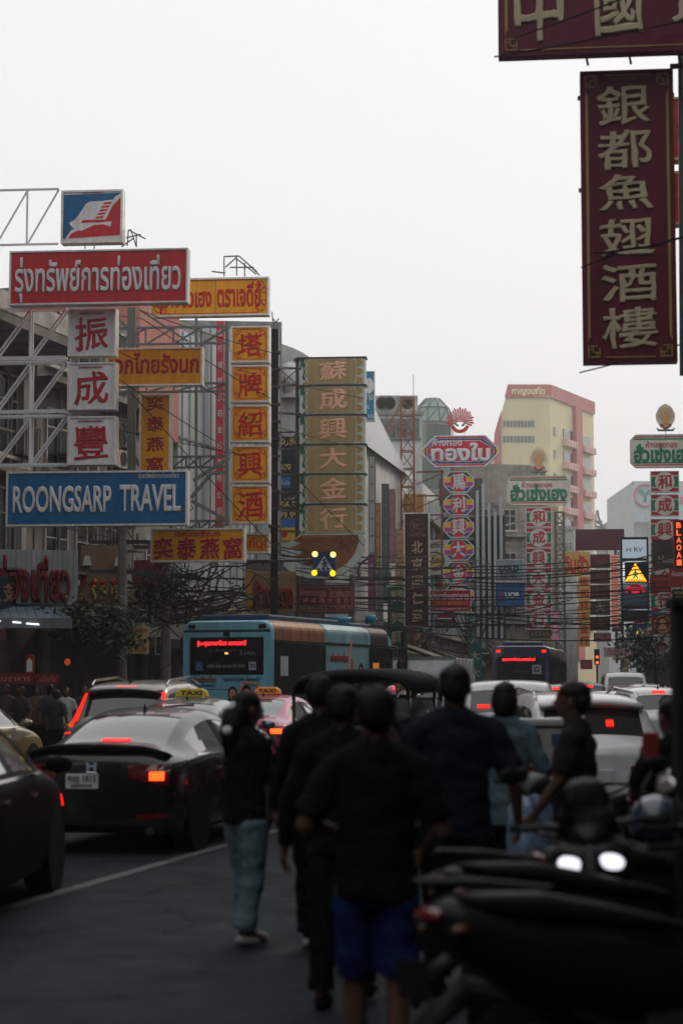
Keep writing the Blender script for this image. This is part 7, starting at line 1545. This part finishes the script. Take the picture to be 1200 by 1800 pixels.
def person(label, loc, yaw, h=1.7, build=1.0, top=None, bottom=None, sleeves='short', legs='long', hair='short', arms=None, stride=0, shoes=None, headturn=0, lowpoly=False, group=None, long_top=False, female=False, headc=None):
    """walks towards +y; arms = {side: (elbow, wrist)}; all lengths for a 1.7 m figure"""
    top = top or CB_; bottom = bottom or CB_; shoes = shoes or CB_
    r = thing('person', label, 'person', loc, yaw, group); s = h / 1.7; r.scale = (s, s, s); b = build; sw = (.17 if female else .2) * b; hw = .095 * (.95 if female else 1)
    a = arms or {}; el = {}; wr = {}
    for x in (-1, 1):
        e, w_ = a.get(x, ((x * (sw + .06), -.02, 1.13), (x * (sw + .07), .07, .87))); el[x], wr[x] = Vector(e), Vector(w_)
    kn = {-1: Vector((-hw, .02 + stride * .16, .50)), 1: Vector((hw, .02 - stride * .06, .50))}; an = {-1: Vector((-hw * 1.02, stride * .24, .09)), 1: Vector((hw * 1.02, -stride * .30, .09 + abs(stride) * .06))}
    V = [(0, 0, .95), (0, 0, 1.08), (0, .0, 1.24), (0, -.01, 1.33), (0, -.005, 1.42), (0, .01, 1.50), (0, .025, 1.57), (0, .02, 1.635), (0, .015, 1.675)]
    E = [(i, i + 1) for i in range(8)]; Rr = [(.14 * b, .105), (.125 * b, .095), (.135 * b, .10), (.12 * b, .09), (.06, .06), (.055, .058), (.066, .085), (.078, .096), (.06, .075)]
    for x in (-1, 1):
        k = len(V); V += [(x * sw * .9, -.01, 1.37), tuple(el[x]), tuple(wr[x])]; E += [(3, k), (k, k + 1), (k + 1, k + 2)]; Rr += [.048 * b, .041 * b, .027]
        hd = (wr[x] - el[x]).normalized(); V.append(tuple(wr[x] + hd * .07)); E.append((k + 2, k + 3)); Rr.append((.018, .036))
        k = len(V); V += [(x * hw, 0, .86), tuple(kn[x]), tuple(an[x]), (x * hw * 1.2, an[x].y + .13, an[x].z - .045)]; E += [(0, k), (k, k + 1), (k + 1, k + 2), (k + 2, k + 3)]; Rr += [.088 * b, .056, .038, (.038, .028)]
    roots = [0]
    if not lowpoly:                                       # five separate fingers rooted in each palm
        for x in (-1, 1):
            hd = (wr[x] - el[x]).normalized(); sd = hd.cross(Vector((1, 0, 0))).normalized(); pf = hd.cross(sd).normalized()
            if pf.x * x > 0: pf = -pf
            for q, ln in ((-1.5, .055), (-.5, .066), (.5, .072), (1.5, .064)):
                o = wr[x] + hd * .075 + sd * q * .018; k = len(V)
                V += [tuple(o), tuple(o + hd * ln * .5 + pf * .006), tuple(o + hd * ln * .85 + pf * .028), tuple(o + hd * ln * .95 + pf * .045)]; E += [(k, k + 1), (k + 1, k + 2), (k + 2, k + 3)]; Rr += [.0095, .0088, .0078, .0065]; roots.append(k)
            o = wr[x] + hd * .03 + sd * .022; k = len(V); V += [tuple(o), tuple(o + hd * .03 + sd * .028 + pf * .012), tuple(o + hd * .062 + sd * .03 + pf * .03)]; E += [(k, k + 1), (k + 1, k + 2)]; Rr += [.013, .0105, .008]; roots.append(k)
    body = skin('body', V, E, Rr, SK, r, .024 if lowpoly else .0075)
    # head turned about the neck
    hr = Matrix.Translation((0, .01, 1.5)) @ Matrix.Rotation(headturn, 4, 'Z') @ Matrix.Translation((0, -.01, -1.5))
    def hp(g): g.v = [tuple(hr @ Vector(v)) for v in g.v]; return g
    if not lowpoly:
        g = G().tube([(0, .105, 1.625), (0, .128, 1.592), (0, .112, 1.583)], .012, 6, rs=[.008, .014, .009])
        for x in (-1, 1): g.sphere((x * .079, .01, 1.605), (.012, .022, .034), 8, 6); g.sphere((x * .03, .098, 1.625), (.013, .008, .008), 8, 5)
        g.sphere((0, .107, 1.555), (.024, .008, .008), 8, 5); hp(g).build('face', SK, r, True)
    g = G()
    if hair != 'none':
        g.sphere((0, -.004, 1.655), (.087, .105, .085), 16, 8, -.45, 1); g.sphere((0, -.055, 1.62), (.080, .060, .085), 14, 8)
        if hair == 'bob': g.sphere((0, -.045, 1.58), (.098, .085, .125), 14, 10); 
        if hair == 'long': g.sphere((0, -.05, 1.57), (.095, .085, .13), 14, 10); g.tube([(0, -.085, 1.60), (0, -.12, 1.45), (0, -.115, 1.30)], .06, 10, rs=[.08, .075, .03])
        rn = random.Random(len(label)); 
        g.v = [(x + rn.uniform(-.006, .006), y + rn.uniform(-.006, .006), z + rn.uniform(-.006, .006)) for x, y, z in g.v]; hp(g).build('hair', HAIR, r, True)
    # top: torso and sleeves, hem below the waist
    zh = .74 if long_top else .86
    fl = []
    V = [(0, 0, zh - .04), (0, 0, zh + .06), (0, 0, 1.08), (0, 0, 1.24), (0, -.01, 1.335), (0, -.012, 1.405), (0, -.008, 1.475)]; E = [(i, i + 1) for i in range(6)]; Rr = [(.182 * b, .142), (.178 * b, .14), (.165 * b, .135), (.172 * b, .138), (.165 * b, .128), (.12 * b, .10), (.066, .07)]
    for x in (-1, 1):
        k = len(V); sh = Vector((x * sw * .92, -.01, 1.375)); V.append(tuple(sh)); E.append((5, k)); Rr.append(.068 * b)
        if sleeves == 'short': V.append(tuple(sh.lerp(el[x], .85))); Rr.append(.074 * b); E.append((k, k + 1)); fl.append(k + 1)
        else: V += [tuple(el[x]), tuple(el[x].lerp(wr[x], .97))]; Rr += [.060 * b, .046]; E += [(k, k + 1), (k + 1, k + 2)]; fl.append(k + 2)
    skin('shirt', V, E, Rr, top, r, .024 if lowpoly else .013, [0, 6] + fl, 0 if lowpoly else .012, len(label))
    fl = [0]; V = [(0, 0, 1.04), (0, 0, .92)]; E = [(0, 1)]; Rr = [(.155 * b, .122), (.165 * b, .135)]
    for x in (-1, 1):
        k = len(V); hp_ = Vector((x * hw, 0, .82))
        V.append(tuple(hp_)); E.append((1, k)); Rr.append((.108 if legs == 'long' else .094) * b)
        if legs == 'long': V += [tuple(kn[x]), tuple(kn[x].lerp(an[x], .6)), tuple(kn[x].lerp(an[x], .97) + Vector((0, -.01, 0)))]; Rr += [.084, .074, .074 if not female else .088]; E += [(k, k + 1), (k + 1, k + 2), (k + 2, k + 3)]; fl.append(k + 3)
        else: V += [tuple(hp_.lerp(kn[x], .6)), tuple(hp_.lerp(kn[x], 1.0))]; Rr += [.088, .090]; E.append((k + 1, k + 2)); fl.append(k + 2); E.append((k, k + 1))
    skin('trousers' if legs == 'long' else 'shorts', V, E, Rr, bottom, r, .024 if lowpoly else .013, fl, 0 if lowpoly else .010, len(label))
    for x in (-1, 1):
        q = an[x]; g = G().sphere((q.x, q.y + .06, q.z - .05), (.048, .135, .045), 12, 8, -.75, 1); g.build('shoe', shoes, r, True)
    return r
JEAN = mat('denim', (.12, .18, .21), .9, 0, .3, 18, .3, spec=.1)
WH = cloth('shoe white', (.34, .36, .37))
r = person('woman in black top and flared pale jeans and fluffy white hair clip', gpos(434, 12.45), R(-55), 1.62, 1.06, CB_, JEAN, 'long', 'long', 'long', {1: ((.19, .12, 1.12), (.13, .33, 1.18)), -1: ((-.2, .05, 1.12), (-.12, .30, 1.10))}, .22, WH, R(-8), female=True)
o = G().sphere((0, .088, 1.575), (.062, .042, .05), 12, 8).build('face_mask', mat('mask blue', (.08, .19, .24), .8, 0, .1), r, True)
g = G(); random.seed(3)
for q in range(16): g.sphere((random.gauss(-.03, .028), random.gauss(-.10, .03), 1.64 - q * .013 + random.gauss(0, .008)), random.uniform(.03, .045), 7, 5)
o = g.build('hair_clip', mat('fluffy white', (.75, .80, .82), .95, 0, .2, 20, .5), r, True)
bg = thing('handbag', 'dark brown shoulder bag hanging at the woman\'s right side', 'handbag', (gpos(479, 12.4)[0], 12.4, .80), R(-10)); G().bb(-.15, .13, -.06, .06, 0, .30).build('bag_body', mat('bag leather', (.022, .016, .014), .5, 0, .3), bg, bevel=.04); G().tube([(-.12, 0, .28), (-.14, 0, .5), (-.06, 0, .66), (.02, 0, .5), (.1, 0, .28)], .012, 6).build('strap', BLACK, bg)
person('man in black shirt and dark trousers with white shoes, leftmost of the walking men', gpos(562, 12.2), R(-10), 1.72, .94, CB_, CB_, 'long', 'long', 'short', {-1: ((-.27, 0, 1.12), (-.29, .05, .88)), 1: ((.25, 0, 1.12), (.24, .06, .88))}, .5, WH)
person('man in black long sleeved top and trousers walking just ahead of the blue shorts', gpos(602, 10.1), R(-12), 1.66, 1.0, CB_, CB_, 'long', 'long', 'short', {-1: ((-.30, .0, 1.10), (-.34, .06, .85)), 1: ((.27, 0, 1.12), (.26, .06, .88))}, -.4)
person('stocky man in black shirt and bright blue shorts with bare calves, nearest walker', gpos(660, 7.95), R(-8), 1.66, 1.0, CB_, cloth('blue shorts', (.010, .022, .095)), 'short', 'short', 'short', {-1: ((-.30, -.06, 1.14), (-.13, .14, 1.08)), 1: ((.28, 0, 1.12), (.2, .2, 1.02))}, .25)
person('broad tall man in dark navy t-shirt, tallest head above the traffic', gpos(798, 10.4), R(-4), 1.77, 1.08, cloth('navy', (.009, .012, .018)), CB_, 'short', 'long', 'short', {-1: ((-.31, -.03, 1.14), (-.34, .08, .92)), 1: ((.31, -.03, 1.14), (.33, .08, .92))}, .15)
person('woman in loose light blue shirt and dark shorts beyond the tall man', gpos(886, 13.6), R(-14), 1.68, 1.02, cloth('light blue', (.10, .155, .19)), CB_, 'long', 'short', 'bob', {1: ((.27, .02, 1.12), (.18, .18, .94)), -1: ((-.26, 0, 1.12), (-.24, .08, .9))}, .1, long_top=True, female=True)
person('man in dark grey t-shirt standing in profile facing left', gpos(1006, 11.7), R(74), 1.68, 1.04, cloth('charcoal', (.020, .019, .021)), CB_, 'short', 'long', 'short', {1: ((.23, .02, 1.12), (.22, .12, .86)), -1: ((-.23, .06, 1.13), (-.2, .22, .92))}, .1)
r = person('person in black partly behind the right edge post with a raised pink hand', gpos(1178, 11.4), R(30), 1.58, 1.0, CB_, CB_, 'short', 'long', 'short', {-1: ((-.20, .16, 1.12), (-.16, .12, 1.34)), 1: ((.24, 0, 1.12), (.24, .06, .88))})
o = G().bb(-.05, .05, -.01, .01, 0, .16).build('cup', mat('red cup', (.25, .02, .02), .4), None, bevel=.01); o.location = P(1143, 1335, 11.2); tag(o, 'small red drink packet held up in the pink hand at right', 'packet')
o = G().sphere((0, 0, 0), (.045, .03, .075), 10, 8).build('phone', BLACK, None); tag(o, 'x', 'x'); bpy.data.objects.remove(o)
r = person('person in white sleeveless top mostly hidden behind the nearest walker', gpos(704, 13.2), R(40), 1.46, .85, cloth('white vest', (.42, .42, .45)), CB_, 'short', 'long', 'short')
for k, (px, d, h, yw, c, lb) in enumerate(((40, 41, 1.62, 150, (.02, .02, .02), 'person in black waiting at the stall, leftmost of the crowd'), (69, 42, 1.64, 175, (.10, .05, .04), 'long haired woman in brown waiting at the stall'), (90, 40, 1.66, 20, (.03, .035, .045), 'person in dark grey jacket in the waiting crowd'),
        (118, 43, 1.6, 200, (.35, .37, .4), 'person in white shirt right of the waiting crowd'), (102, 39, 1.55, -20, (.02, .02, .025), 'shorter person in black before the white shirt'), (150, 45, 1.62, 190, (.03, .03, .035), 'person in black under the street tree'), (14, 43, 1.66, 170, (.05, .03, .03), 'person at the left edge behind the beige car'),
        (1128, 62, 1.62, 0, (.03, .03, .03), 'distant person at the right behind the white cars'), (668, 50, 1.7, 10, (.05, .05, .05), 'distant person beside the blue bus front'), (500, 41, 1.66, -30, (.03, .03, .03), 'distant motorcyclist like figure beyond the pink taxi') if False else (1160, 64, 1.66, 30, (.06, .03, .03), 'distant person in dull red at the right'))):
    p = gpos(px, d); person(lb, (p[0], p[1], .0), R(yw), h, 1.0, mat('crowd cloth %d' % k, c, .9), CB_, 'short', 'long', 'long' if 'woman' in lb else 'short', None, .1, lowpoly=True)

# ================================================================ HAZE
M_ = bpy.data.materials.new('glare_haze'); M_.use_nodes = True; n = M_.node_tree
for nd in list(n.nodes):
    if nd.type != 'OUTPUT_MATERIAL': n.nodes.remove(nd)
pv = n.nodes.new('ShaderNodeVolumePrincipled'); pv.inputs['Density'].default_value = HAZE if 'HAZE' in globals() else .0009; pv.inputs['Color'].default_value = (.93, .95, 1, 1); pv.inputs['Anisotropy'].default_value = .65
n.links.new(pv.outputs[0], [x for x in n.nodes if x.type == 'OUTPUT_MATERIAL'][0].inputs['Volume'])
hz = G().bb(-400, 500, -60, 700, -1.5, 95).build('glare_haze', M_); kind(hz, 'stuff')  # thin volume added to veil the distance like lens glare
